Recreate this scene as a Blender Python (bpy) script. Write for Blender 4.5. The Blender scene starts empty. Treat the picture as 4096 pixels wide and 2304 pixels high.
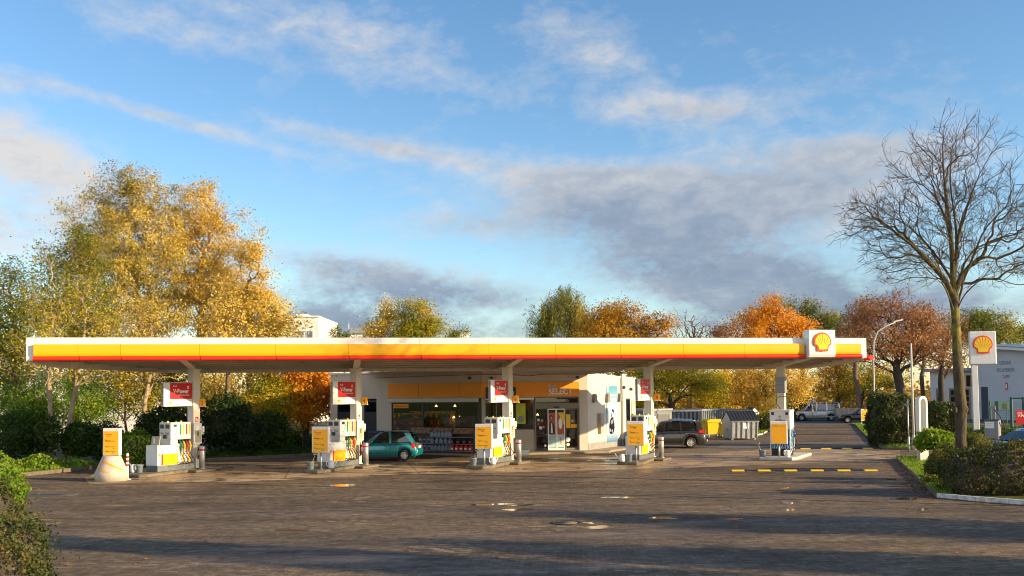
import bpy, bmesh, math, random
import numpy as np
from mathutils import Vector, Matrix
rad = math.radians
random.seed(11)
RNG = np.random.default_rng(11)
sc = bpy.context.scene
COL = sc.collection
# ------------------------------------------------------------------ camera measured from the photograph (4096 x 2304 px)
F = 3800.0; HZ = 1571.0; EYE = 3.3; PITCH = rad(2.5); ROLL = rad(-0.6)
SH = HZ - 1152.0 - F * math.tan(PITCH)
CAMM = Matrix.Rotation(math.pi / 2 + PITCH, 4, 'X') @ Matrix.Rotation(ROLL, 4, 'Z')
CAMP = Vector((0, 0, EYE))
cd = bpy.data.cameras.new("camera"); cam = bpy.data.objects.new("camera", cd); COL.objects.link(cam)
cam.matrix_world = Matrix.Translation(CAMP) @ CAMM
cd.sensor_fit = 'HORIZONTAL'; cd.sensor_width = 36.0; cd.lens = F / 4096 * 36.0
cd.shift_y = SH / 4096.0; cd.clip_start = 0.1; cd.clip_end = 5000
sc.camera = cam
def ray(px, py):
    return CAMM.to_3x3() @ Vector(((px - 2048) / F, -(py - (1152 + SH)) / F, -1))
def at(px, py, D):                 # point seen at pixel px,py at depth y = D
    r = ray(px, py); return CAMP + r * (D / r.y)
def gnd(px, py, z=0.0):            # point of the level z seen at pixel px,py
    r = ray(px, py); return CAMP + r * ((z - EYE) / r.z)
def zat(py, D, px=2048): return at(px, py, D).z
def online(px, P, d):              # where the vertical plane through P along d is seen at column px
    t = ray(px, HZ); k = t.x / t.y
    s = (k * P[1] - P[0]) / (d[0] - k * d[1])
    return s
# ------------------------------------------------------------------ materials
def nodes(name):
    m = bpy.data.materials.new(name); m.use_nodes = True
    nt = m.node_tree; return m, nt, nt.nodes["Principled BSDF"]
def lk(nt, a, b): nt.links.new(a, b)
def mth(nt, op, a, b=None, c=None, clamp=False):
    n = nt.nodes.new("ShaderNodeMath"); n.operation = op; n.use_clamp = clamp
    for i, v in enumerate((a, b, c)):
        if v is None: continue
        if isinstance(v, (int, float)): n.inputs[i].default_value = v
        else: lk(nt, v, n.inputs[i])
    return n.outputs[0]
def mixc(nt, fac, a, b, mode='MIX'):
    n = nt.nodes.new("ShaderNodeMix"); n.data_type = 'RGBA'; n.blend_type = mode; n.clamp_factor = True
    for s, v in ((n.inputs[0], fac), (n.inputs[6], a), (n.inputs[7], b)):
        if isinstance(v, (int, float)): s.default_value = v
        elif isinstance(v, (tuple, list)): s.default_value = (v[0], v[1], v[2], 1)
        else: lk(nt, v, s)
    return n.outputs[2]
def noise(nt, vec, scale, detail=4, rough=.55, dist=0.0, dims='3D'):
    n = nt.nodes.new("ShaderNodeTexNoise"); n.inputs['Scale'].default_value = scale
    n.inputs['Detail'].default_value = detail; n.inputs['Roughness'].default_value = rough
    n.inputs['Distortion'].default_value = dist
    if vec is not None: lk(nt, vec, n.inputs['Vector'])
    return n.outputs['Fac']
def ramp(nt, fac, stops, interp='LINEAR'):
    n = nt.nodes.new("ShaderNodeValToRGB"); n.color_ramp.interpolation = interp
    e = n.color_ramp.elements
    while len(e) < len(stops): e.new(0.5)
    for i, (p, c) in enumerate(stops):
        e[i].position = p; e[i].color = (c, c, c, 1) if isinstance(c, (int, float)) else (c[0], c[1], c[2], 1)
    lk(nt, fac, n.inputs[0]); return n.outputs[0]
def coord(nt, kind='Object', scale=None):
    if kind == 'World':
        g = nt.nodes.new("ShaderNodeNewGeometry"); o = g.outputs['Position']
    else:
        o = nt.nodes.new("ShaderNodeTexCoord").outputs[kind]
    if scale:
        m = nt.nodes.new("ShaderNodeMapping"); m.inputs['Scale'].default_value = scale; lk(nt, o, m.inputs[0]); o = m.outputs[0]
    return o
def mat(name, col, rough=.5, metal=0.0, var=.08, ns=3.0, bump=0.0, bs=40, coat=0.0, spec=.5, dirt=0.0):
    m, nt, p = nodes(name)
    v = coord(nt, 'World')
    n = noise(nt, v, ns, 5)
    lo = tuple(c * (1 - var) for c in col); hi = tuple(min(1, c * (1 + var)) for c in col)
    c = ramp(nt, n, [(.3, lo), (.7, hi)])
    if dirt > 0:
        d = noise(nt, coord(nt, 'World', (6, 6, .8)), 1.0, 6, .65)
        f = ramp(nt, d, [(.5, 0.0), (.72, dirt)])
        c = mixc(nt, f, c, tuple(x * .35 + .02 for x in col))
    lk(nt, c, p.inputs['Base Color'])
    lk(nt, ramp(nt, n, [(.2, max(.03, rough - .08)), (.8, min(1, rough + .08))]), p.inputs['Roughness'])
    p.inputs['Metallic'].default_value = metal; p.inputs['Coat Weight'].default_value = coat
    p.inputs['Coat Roughness'].default_value = .06
    p.inputs['Specular IOR Level'].default_value = spec
    if bump > 0:
        b = nt.nodes.new("ShaderNodeBump"); b.inputs['Strength'].default_value = bump; b.inputs['Distance'].default_value = .02
        lk(nt, noise(nt, v, bs, 6), b.inputs['Height']); lk(nt, b.outputs[0], p.inputs['Normal'])
    return m
def glassmat(name, tint=(.02, .025, .03), see=.5, rough=.02):
    m, nt, p = nodes(name)
    p.inputs['Base Color'].default_value = (*tint, 1); p.inputs['Roughness'].default_value = rough
    gl = nt.nodes.new('ShaderNodeBsdfGlossy'); gl.inputs['Roughness'].default_value = rough; gl.inputs[0].default_value = (.9, .92, .95, 1)
    mg = nt.nodes.new('ShaderNodeMixShader'); mg.inputs[0].default_value = .10; lk(nt, p.outputs[0], mg.inputs[1]); lk(nt, gl.outputs[0], mg.inputs[2])
    t = nt.nodes.new("ShaderNodeBsdfTransparent"); t.inputs[0].default_value = (.85, .9, .9, 1)
    mx = nt.nodes.new("ShaderNodeMixShader")
    fr = nt.nodes.new("ShaderNodeLayerWeight"); fr.inputs[0].default_value = .35
    f = mth(nt, 'SUBTRACT', 1.0, fr.outputs['Fresnel'])
    lk(nt, mth(nt, 'MULTIPLY', f, see), mx.inputs[0]); lk(nt, mg.outputs[0], mx.inputs[1]); lk(nt, t.outputs[0], mx.inputs[2])
    lk(nt, mx.outputs[0], nt.nodes['Material Output'].inputs[0]); return m
def leafmat(name, cols, trans=.35, ns=.5, spread=.45, rough=.6):
    m, nt, p = nodes(name)
    g = nt.nodes.new("ShaderNodeNewGeometry")
    n = noise(nt, coord(nt, 'World'), ns, 3)
    n = ramp(nt, n, [(.32, 0.0), (.68, 1.0)])
    f = mth(nt, 'ADD', mth(nt, 'MULTIPLY', g.outputs['Random Per Island'], spread), mth(nt, 'MULTIPLY', n, 1 - spread))
    k = len(cols)
    c = ramp(nt, f, [(i / max(1, k - 1), cc) for i, cc in enumerate(cols)])
    lk(nt, c, p.inputs['Base Color']); p.inputs['Roughness'].default_value = rough
    p.inputs['Specular IOR Level'].default_value = .3
    tr = nt.nodes.new("ShaderNodeBsdfTranslucent"); lk(nt, c, tr.inputs[0])
    mx = nt.nodes.new("ShaderNodeMixShader"); mx.inputs[0].default_value = trans
    lk(nt, p.outputs[0], mx.inputs[1]); lk(nt, tr.outputs[0], mx.inputs[2])
    lk(nt, mx.outputs[0], nt.nodes['Material Output'].inputs[0]); return m
M = {}
M['white'] = mat('white_enamel', (.80, .79, .76), .35, var=.04, dirt=.0)
M['cabinet'] = mat('pump_white', (.72, .71, .69), .4, var=.04, dirt=.25)
M['grey_cab'] = mat('pump_grey', (.55, .54, .52), .45, var=.05)
M['canopy_white'] = mat('canopy_white', (.74, .73, .70), .4, var=.03)
M['yellow'] = mat('yellow_panel', (.90, .43, .001), .4, var=.03, ns=.7)
M['red'] = mat('red_panel', (.75, .03, .012), .35, var=.04, ns=.7)
M['orange'] = mat('orange_board', (.95, .43, .004), .45, var=.03)
M['amber'] = mat('amber_band', (.86, .30, .004), .5, var=.05, ns=.8)
M['signred'] = mat('sign_red', (.55, .01, .015), .4, var=.04)
M['logoyellow'] = mat('emblem_yellow', (.95, .62, .01), .35, var=.02)
M['logored'] = mat('emblem_red', (.80, .06, .015), .35, var=.02)
M['soffit'] = mat('soffit_paint', (.58, .50, .40), .6, var=.10, ns=1.2, dirt=.3)
M['steel'] = mat('cream_steel', (.66, .61, .52), .5, var=.06, ns=2, dirt=.2)
M['galv'] = mat('galvanised_steel', (.42, .43, .43), .45, .7, var=.15, ns=6)
M['inox'] = mat('brushed_steel', (.55, .55, .55), .35, .8, var=.06)
M['plaster'] = mat('white_plaster', (.58, .52, .45), .8, var=.05, ns=1.5, bump=.25, bs=60)
M['plinth'] = mat('grey_plinth', (.26, .25, .24), .85, var=.12, bump=.2)
M['plinthmetal'] = mat('plinth_metal', (.16, .175, .185), .5, .3, var=.2, ns=5, dirt=.3)
M['frame'] = mat('taupe_frame', (.20, .175, .145), .45, var=.06)
M['darkframe'] = mat('dark_frame', (.035, .032, .03), .45, var=.1)
M['beige'] = mat('beige_panel', (.40, .34, .26), .55, var=.06)
M['glass'] = glassmat('shop_glass', (.008, .009, .01), .55)
M['carglass'] = glassmat('car_glass', (.008, .010, .012), .17)
M['navy'] = mat('navy_door', (.018, .022, .035), .5, var=.1)
M['black'] = mat('black_rubber', (.015, .015, .016), .7, var=.2)
M['darkplastic'] = mat('dark_plastic', (.03, .03, .033), .45, var=.15)
M['letter_metal'] = mat('grey_letters', (.78, .77, .75), .5, var=.04)
M['textgrey'] = mat('print_grey', (.25, .24, .22), .6)
M['textblack'] = mat('print_black', (.03, .025, .02), .6)
M['textnavy'] = mat('print_navy', (.02, .05, .18), .6)
M['textred'] = mat('print_red', (.6, .05, .01), .6)
M['textgreen'] = mat('print_green', (.05, .16, .04), .6)
M['textwhite'] = mat('print_white', (.80, .79, .76), .5)
M['green'] = mat('green_plastic', (.01, .22, .05), .4)
M['rubred'] = mat('red_plastic', (.55, .02, .02), .4)
M['rubyel'] = mat('yellow_plastic', (.80, .50, .02), .4)
M['extred'] = mat('extinguisher_red', (.60, .015, .012), .25, coat=.6)
M['bucket'] = mat('grey_blue_plastic', (.26, .34, .38), .5, var=.12, dirt=.3)
M['wood'] = mat('pale_wood', (.45, .30, .15), .7, var=.2)
M['concrete'] = mat('cast_concrete', (.46, .41, .34), .85, var=.14, ns=3, bump=.4, bs=50, dirt=.3)
M['kerb'] = mat('kerb_concrete', (.15, .12, .085), .9, var=.3, ns=5, bump=.5, bs=40, dirt=.5)
M['whitekerb'] = mat('white_painted_kerb', (.55, .54, .50), .85, var=.35, ns=8, bump=.5, bs=40, dirt=.7)
M['islandstone'] = mat('island_kerb', (.15, .125, .09), .8, var=.3, ns=6, bump=.3, dirt=.4)
M['paleblock'] = mat('pale_kerbstone', (.5, .48, .43), .85, var=.1)
M['teal'] = mat('teal_car_paint', (.005, .24, .27), .22, .25, var=.03, coat=1.0)
M['greycar'] = mat('grey_car_paint', (.04, .037, .034), .22, .3, var=.04, coat=1.0)
M['silvercar'] = mat('silver_car_paint', (.52, .53, .54), .3, .3, var=.04, coat=1.0)
M['blackcar'] = mat('black_car_paint', (.012, .013, .015), .2, .3, var=.05, coat=1.0)
M['bluecar'] = mat('blue_car_paint', (.03, .08, .20), .2, .5, var=.05, coat=1.0)
M['rim'] = mat('alloy_rim', (.62, .60, .56), .3, .15, var=.06)
M['tyre'] = mat('tyre_rubber', (.018, .017, .016), .85, var=.2)
M['taillight'] = mat('tail_light', (.55, .01, .01), .15, coat=1.0)
M['lamp_clear'] = mat('clear_lamp', (.55, .55, .55), .1, coat=1.0)
M['chrome'] = mat('chrome', (.75, .75, .75), .12, 1.0, var=.02)
M['interior'] = mat('dark_upholstery', (.02, .02, .022), .9, var=.2)
M['binyellow'] = mat('bin_yellow', (.80, .52, .01), .45, var=.06, dirt=.15)
M['bluegrey'] = mat('blue_grey_container', (.028, .045, .07), .55, var=.1, ns=2, dirt=.3)
M['lightgrey'] = mat('light_grey_steel', (.26, .275, .29), .5, .2, var=.1, ns=2, dirt=.3)
M['contgrey'] = mat('grey_container', (.13, .145, .16), .55, .1, var=.12, ns=2, dirt=.4)
M['blacklid'] = mat('black_lid', (.025, .026, .03), .45, var=.2)
M['fencegreen'] = mat('fence_green', (.03, .11, .08), .5, var=.1)
M['firewall'] = mat('fire_station_render', (.50, .52, .56), .85, var=.05, ns=.8, bump=.15, bs=20)
M['farwhite'] = mat('far_white_wall', (.74, .71, .64), .8, var=.05, ns=.3)
M['roofblue'] = mat('metal_roof', (.14, .19, .27), .4, .3, var=.1)
M['letterblue'] = mat('letter_blue_grey', (.14, .19, .25), .6)
M['bark'] = mat('bark_brown', (.13, .095, .06), .9, var=.4, ns=4, bump=.8, bs=14)
M['barkpale'] = mat('bark_pale', (.34, .25, .16), .9, var=.3, ns=3, bump=.6, bs=14)
M['barkdark'] = mat('bark_dark', (.05, .04, .03), .9, var=.4, ns=4, bump=.8, bs=14)
M['twig'] = mat('twig_brown', (.16, .10, .07), .9, var=.3)
def bark_moss():
    m, nt, p = nodes('bark_lichen')
    v = coord(nt, 'World')
    c = ramp(nt, noise(nt, coord(nt, 'World', (7, 7, 2)), 1.0, 6, .7), [(.3, (.025, .018, .013)), (.55, (.075, .052, .034)), (.8, (.13, .098, .062))])
    g = nt.nodes.new("ShaderNodeNewGeometry"); s = nt.nodes.new("ShaderNodeSeparateXYZ"); lk(nt, g.outputs['Position'], s.inputs[0])
    hz = ramp(nt, mth(nt, 'DIVIDE', s.outputs[2], 16.0), [(.0, .0), (.25, .15), (.34, .9), (.45, .3), (.65, .06), (.85, .0)])
    f = ramp(nt, noise(nt, v, 2.2, 6, .65), [(.42, 0.0), (.58, 1.0)])
    c = mixc(nt, mth(nt, 'MULTIPLY', hz, f), c, (.25, .21, .02))
    lk(nt, c, p.inputs['Base Color']); p.inputs['Roughness'].default_value = .9
    b = nt.nodes.new("ShaderNodeBump"); b.inputs['Strength'].default_value = .9; b.inputs['Distance'].default_value = .05
    lk(nt, noise(nt, coord(nt, 'World', (1, 1, .35)), 16, 6), b.inputs['Height']); lk(nt, b.outputs[0], p.inputs['Normal'])
    return m
M['barkmoss'] = bark_moss()
# ------------------------------------------------------------------ mesh builder
_txt = {}
def text_geo(s, bold=0.0):
    k = (s, bold)
    if k in _txt: return _txt[k]
    cu = bpy.data.curves.new('lettering', 'FONT'); cu.body = s; cu.size = 1.0; cu.offset = bold; cu.resolution_u = 3
    cu.align_x = 'LEFT'; cu.fill_mode = 'FRONT'; cu.dimensions = '2D'
    o = bpy.data.objects.new('lettering', cu); COL.objects.link(o)
    dg = bpy.context.evaluated_depsgraph_get(); dg.update()
    e = o.evaluated_get(dg); me = e.to_mesh()
    V = [tuple(v.co) for v in me.vertices]; Fc = [tuple(p.vertices) for p in me.polygons]
    e.to_mesh_clear(); bpy.data.objects.remove(o); bpy.data.curves.remove(cu)
    xs = [v[0] for v in V]; w = (min(xs), max(xs)) if xs else (0, 1)
    _txt[k] = (V, Fc, w); return _txt[k]
class MB:
    def __init__(s): s.v = []; s.f = []; s.mi = []; s.sm = []; s.T = Matrix.Identity(4)
    def add(s, vs, fs, m=0, sm=False):
        b = len(s.v)
        s.v += [tuple(s.T @ Vector(v)) for v in vs]
        for f in fs: s.f.append(tuple(b + i for i in f)); s.mi.append(m); s.sm.append(sm)
        return s
    def box(s, x0, x1, y0, y1, z0, z1, m=0):
        x0, x1 = sorted((x0, x1)); y0, y1 = sorted((y0, y1)); z0, z1 = sorted((z0, z1))
        return s.add([(x0,y0,z0),(x1,y0,z0),(x1,y1,z0),(x0,y1,z0),(x0,y0,z1),(x1,y0,z1),(x1,y1,z1),(x0,y1,z1)],
            [(0,3,2,1),(4,5,6,7),(0,1,5,4),(1,2,6,5),(2,3,7,6),(3,0,4,7)], m)
    def extr(s, pts, vec, m=0, sm=False):
        n = len(pts); vec = Vector(vec); a = [Vector(p) for p in pts]; b = [p + vec for p in a]
        nn = Vector((0, 0, 0))
        for i in range(n): nn += a[i].cross(a[(i + 1) % n])
        if nn.dot(vec) > 0: a = a[::-1]; b = b[::-1]
        s.add(a + b, [tuple(range(n)), tuple(range(2 * n - 1, n - 1, -1))], m)
        s.add(a + b, [(i, n + i, n + (i + 1) % n, (i + 1) % n) for i in range(n)], m, sm); return s
    def prism(s, poly, z0, z1, m=0): return s.extr([(x, y, z0) for x, y in poly], (0, 0, z1 - z0), m)
    def quad(s, a, b, c, d, m=0): return s.add([a, b, c, d], [(0, 1, 2, 3)], m)
    def tube(s, path, r, n=8, m=0, cap=True):
        P = [Vector(p) for p in path]; k = len(P); r = [r] * k if isinstance(r, (int, float)) else list(r)
        up = Vector((0, 0, 1)); vs = []; prev = None
        for i in range(k):
            d = (P[min(i + 1, k - 1)] - P[max(i - 1, 0)]).normalized()
            if prev is None:
                a = d.cross(up if abs(d.z) < .95 else Vector((1, 0, 0))).normalized()
            else:
                a = (prev - d * prev.dot(d)).normalized()
            prev = a; b = d.cross(a)
            for j in range(n):
                t = 2 * math.pi * j / n; vs.append(P[i] + (a * math.cos(t) + b * math.sin(t)) * r[i])
        fs = [(i*n+j, i*n+(j+1)%n, (i+1)*n+(j+1)%n, (i+1)*n+j) for i in range(k-1) for j in range(n)]
        s.add(vs, fs, m, True)
        if cap: s.add(vs[:n], [tuple(range(n-1, -1, -1))], m); s.add(vs[-n:], [tuple(range(n))], m)
        return s
    def lathe(s, prof, c=(0, 0, 0), n=20, m=0, sm=True, cap=True):
        vs = [(c[0] + r*math.cos(2*math.pi*j/n), c[1] + r*math.sin(2*math.pi*j/n), c[2] + z) for r, z in prof for j in range(n)]
        k = len(prof)
        fs = [(i*n+j, i*n+(j+1)%n, (i+1)*n+(j+1)%n, (i+1)*n+j) for i in range(k-1) for j in range(n)]
        s.add(vs, fs, m, sm)
        if cap: s.add(vs[:n], [tuple(range(n-1, -1, -1))], m); s.add(vs[-n:], [tuple(range(n))], m)
        return s
    def disc(s, c, axis, r, th, n=20, m=0):
        a = Vector(axis).normalized(); u = a.orthogonal().normalized(); w = a.cross(u); c = Vector(c)
        return s.extr([c + u*r*math.cos(2*math.pi*j/n) + w*r*math.sin(2*math.pi*j/n) for j in range(n)], a * th, m, False)
    def ell(s, c, rx, ry, rz, n=14, m=0):
        k = n // 2; vs = []
        for i in range(k + 1):
            t = math.pi * i / k
            for j in range(n):
                p = 2 * math.pi * j / n; vs.append((c[0]+rx*math.sin(t)*math.cos(p), c[1]+ry*math.sin(t)*math.sin(p), c[2]+rz*math.cos(t)))
        s.add(vs, [(i*n+j, (i+1)*n+j, (i+1)*n+(j+1)%n, i*n+(j+1)%n) for i in range(k) for j in range(n)], m, True); return s
    def text(s, st, o, right, up, size, m=0, bold=0.0, width=None, depth=0.0):
        V, Fc, w = text_geo(st, bold); right = Vector(right).normalized(); up = Vector(up).normalized(); nrm = right.cross(up); o = Vector(o)
        kx = size if width is None else width / max(1e-6, (w[1] - w[0]))
        pts = [o + right * ((v[0] - w[0]) * kx) + up * (v[1] * size) for v in V]
        if depth <= 0: s.add(pts, Fc, m)
        else:
            for f in Fc: s.extr([pts[i] for i in f], nrm * depth, m)
        return s
    def rect(s, o, right, up, w, h, off=0.0, m=0):
        right = Vector(right).normalized(); up = Vector(up).normalized(); nrm = right.cross(up); o = Vector(o) + nrm * off
        return s.add([o, o + right*w, o + right*w + up*h, o + up*h], [(0, 1, 2, 3)], m)
    def build(s, name, mats, parent=None, bevel=0.0, recalc=True, seg=1):
        me = bpy.data.meshes.new(name); me.from_pydata(s.v, [], s.f)
        mats = mats if isinstance(mats, (list, tuple)) else [mats]
        for m in mats: me.materials.append(M[m] if isinstance(m, str) else m)
        me.polygons.foreach_set('material_index', s.mi); me.polygons.foreach_set('use_smooth', s.sm)
        if recalc:
            bm = bmesh.new(); bm.from_mesh(me); bmesh.ops.remove_doubles(bm, verts=bm.verts, dist=1e-5)
            bmesh.ops.recalc_face_normals(bm, faces=bm.faces); bm.to_mesh(me); bm.free()
        me.update()
        o = bpy.data.objects.new(name, me); COL.objects.link(o)
        if parent: o.parent = parent
        if bevel > 0:
            b = o.modifiers.new('bevel', 'BEVEL'); b.width = bevel; b.segments = seg; b.limit_method = 'ANGLE'; b.angle_limit = rad(40)
        return o
def split(mb, name, mats, parent):       # one object per separate piece
    key = {}; up = list(range(len(mb.v)))
    def find(i):
        while up[i] != i: up[i] = up[up[i]]; i = up[i]
        return i
    for i, v in enumerate(mb.v):
        k = tuple(round(c, 4) for c in v)
        if k in key: up[find(i)] = find(key[k])
        else: key[k] = i
    for f in mb.f:
        for i in f[1:]: up[find(i)] = find(f[0])
    groups = {}
    for f, m, s in zip(mb.f, mb.mi, mb.sm): groups.setdefault(find(f[0]), []).append((f, m, s))
    for g in groups.values():
        q = MB(); ids = {}
        for f, m, s in g:
            for i in f:
                if i not in ids: ids[i] = len(q.v); q.v.append(mb.v[i])
            q.f.append(tuple(ids[i] for i in f)); q.mi.append(0); q.sm.append(s)
        mm = mats if isinstance(mats, str) else mats[g[0][1]]
        q.build(name, mm, parent)
def tag(o, label, cat, group=None, kind=None):
    o['label'] = label; o['category'] = cat
    if group: o['group'] = group
    if kind: o['kind'] = kind
    return o
def empty(name, loc=(0, 0, 0), rz=0.0):
    o = bpy.data.objects.new(name, None); o.empty_display_size = .2; COL.objects.link(o)
    o.location = loc; o.rotation_euler = (0, 0, rz); return o
def thing(name, label, cat, loc=(0, 0, 0), rz=0.0, group=None): return tag(empty(name, loc, rz), label, cat, group)
def structure(o, name=None): o['kind'] = 'structure'; return o
def dup(src, loc, rz=None, label=None, group=None, scale=None):
    r = src.copy(); COL.objects.link(r); r.location = loc
    if rz is not None: r.rotation_euler = (0, 0, rz)
    if scale is not None: r.scale = (scale, scale, scale) if isinstance(scale, (int, float)) else scale
    if label: r['label'] = label
    if group: r['group'] = group
    for ch in list(src.children):
        c = ch.copy(); COL.objects.link(c); c.parent = r
        for g in list(ch.children):
            d = g.copy(); COL.objects.link(d); d.parent = c
    return r
def np_mesh(name, V, Q, mats, parent=None, smooth=False):
    me = bpy.data.meshes.new(name); n = len(Q); k = Q.shape[1]
    me.vertices.add(len(V)); me.vertices.foreach_set('co', np.ascontiguousarray(V, dtype=np.float32).ravel())
    me.loops.add(n * k); me.loops.foreach_set('vertex_index', np.ascontiguousarray(Q, dtype=np.int32).ravel())
    me.polygons.add(n); me.polygons.foreach_set('loop_start', np.arange(0, n * k, k, dtype=np.int32))
    me.polygons.foreach_set('loop_total', np.full(n, k, dtype=np.int32))
    if smooth: me.polygons.foreach_set('use_smooth', np.ones(n, dtype=bool))
    for m in (mats if isinstance(mats, (list, tuple)) else [mats]): me.materials.append(M[m] if isinstance(m, str) else m)
    me.update(calc_edges=True); me.validate()
    o = bpy.data.objects.new(name, me); COL.objects.link(o)
    if parent: o.parent = parent
    return o
# ================================================================== CANOPY
SL = .19                                            # slope of the column line in plan
UC = Vector((1, SL, 0)).normalized(); NC = Vector((-UC.y, UC.x, 0))
def colpos(px):
    k = ray(px, 1700); k = k.x / k.y
    D = (42.0 + SL * 14.1) / (1 - SL * k); return Vector((k * D, D, 0))
CP = [colpos(p) for p in (775, 1424, 2031, 2597, 3128)]
ISL = rad(62.0)                                     # bearing of pump islands, columns and signs
SA = Vector((math.cos(ISL), math.sin(ISL), 0)); SB = Vector((math.sin(ISL), -math.cos(ISL), 0))
FL, FR = Vector((-19.19, 37.5, 0)), Vector((16.51, 44.28, 0))
RL, RR = Vector((-16.45, 46.1, 0)), Vector((15.7, 50.6, 0))
ZB, ZR, ZY, ZT = 4.75, 4.93, 5.405, 5.68
CB = Vector((-.2, 44.6, 0))
canopy = thing('forecourt_canopy', 'long flat canopy with white, yellow and red fascia over the fuel pumps', 'canopy', CB)
def CM():
    m = MB(); m.T = Matrix.Translation(-CB); return m
UF = (FR - FL).normalized(); NF = Vector((UF.y, -UF.x, 0)); LF = (FR - FL).length
def fp(s, off, z): return FL + UF * s + NF * off + Vector((0, 0, z))
def fsec(mb, s0, s1, prof, m=0):
    mb.extr([fp(s0, o, z) for o, z in prof], UF * (s1 - s0), m)
sfp = lambda px: online(px, FL, UF)
seams = [sfp(p) for p in (315, 484, 799, 1102, 1393, 1680, 1955, 2221, 2480, 2732, 2976)]
sLB0, sLB1 = sfp(3223), sfp(3328)
sRec = sfp(3191)
w = CM()
cuts = [0, sfp(140)] + seams + [sRec]
for a, b in zip(cuts, cuts[1:]): fsec(w, a + .005, b - .005, [(0, ZY - .06), (.04, ZY - .06), (.04, ZT), (0, ZT)])
fsec(w, 0, sfp(138), [(0, ZB + .02), (.04, ZB + .02), (.04, ZY - .07), (0, ZY - .07)])
fsec(w, sLB1 + .01, sfp(3443), [(0, ZY - .06), (.04, ZY - .06), (.04, ZT), (0, ZT)])
fsec(w, sfp(3444), LF, [(0, ZB + .02), (.04, ZB + .02), (.04, ZT), (0, ZT)])
w.extr([fp(0, -.002, ZB), fp(LF, -.002, ZB), fp(LF, -.002, ZT - .02), fp(0, -.002, ZT - .02)], -NF * .12)
w.build('white_fascia', 'canopy_white', canopy)
yb = CM(); cuts = [sfp(137)] + seams + [sfp(3214)]
yprof = [(.045, ZR), (.15, ZR), (.182, ZR + .10), (.19, ZR + .22), (.19, ZY), (.045, ZY)]
for a, b in zip(cuts, cuts[1:]): fsec(yb, a + .006, b - .006, yprof)
fsec(yb, sLB1 + .02, sfp(3440), yprof)
yb.build('yellow_band', 'yellow', canopy)
rb = CM(); cuts = [sfp(133)] + [s + .05 for s in seams] + [sfp(3221)]
rprof = [(.02 + .10 * math.sin(t) + .06, (ZB + ZR) / 2 - .094 * math.cos(t)) for t in [i * math.pi / 8 for i in range(9)]] + [(.0, ZR + .004), (.0, ZB - .004)]
for a, b in zip(cuts, cuts[1:]): fsec(rb, a + .012, b - .012, rprof)
fsec(rb, sLB1 + .04, sfp(3446), rprof)
rb.build('red_bar', 'red', canopy)
# side and rear fascias
sd = CM()
for A, B, zs in ((FL + UF*.05, RL, 1), (FR - UF*.05, RR, 1), (RL, RR, 0)):
    d = (B - A).normalized(); n = Vector((-d.y, d.x, 0)); ln = (B - A).length; V3 = lambda t, z: A + d * t + Vector((0, 0, z))
    low = [(.13, 4.70), (1.7, 4.52), (ln - .002, 4.42)] if zs else [(.0, 4.42), (ln, 4.42)]
    hi = [(ln - .002, 5.30), (.13, 5.6)] if zs else [(ln, 5.12), (0, 5.12)]
    sd.extr([V3(t, z) for t, z in low + hi], n * .1)
sd.build('edge_beam', 'soffit', canopy)
sy = CM(); d = (RR - FR).normalized(); n = Vector((d.y, -d.x, 0))
sy.extr([FR + d*.9 + Vector((0,0,ZR)), FR + d*6 + Vector((0,0,ZR)), FR + d*6 + Vector((0,0,ZY)), FR + d*.9 + Vector((0,0,ZY))], n * .16)
sy.build('side_yellow_band', 'yellow', canopy)
sr = CM(); sr.tube([FR + d*.25 + n*.40 + Vector((0,0,ZB+.02)), FR + d*4 + n*.36 + Vector((0,0,ZB+.08))], .12, 12)
sr.build('side_red_bar', 'red', canopy)
# roof deck and purlins
dk = CM(); q = [FL + Vector((.1,.15,0)), FR + Vector((-.1,.12,0)), RR + Vector((-.12,-.12,0)), RL + Vector((.12,-.12,0))]
dk.extr([p + Vector((0, 0, z)) for p, z in zip(q, (5.02, 5.02, 4.70, 4.70))], (0, 0, .18)); dk.build('roof_deck', 'soffit', canopy)
pl = CM()
for k in range(1, 6):
    t = k / 6.0; a = FL.lerp(RL, t); b = FR.lerp(RR, t); dd = (b - a).normalized(); a += dd * .15; b -= dd * .15
    nn = Vector((-dd.y, dd.x, 0)); zc = 5.02 - .32 * t
    pl.extr([a + Vector((0,0,zc-.19)), b + Vector((0,0,zc-.19)), b + Vector((0,0,zc)), a + Vector((0,0,zc))], nn * .07)
    pl.extr([a - nn*.05 + Vector((0,0,zc-.21)), b - nn*.05 + Vector((0,0,zc-.21)), b + nn*.12 + Vector((0,0,zc-.21)), a + nn*.12 + Vector((0,0,zc-.21))], (0, 0, .02))
pl.build('purlin', 'soffit', canopy)
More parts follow.
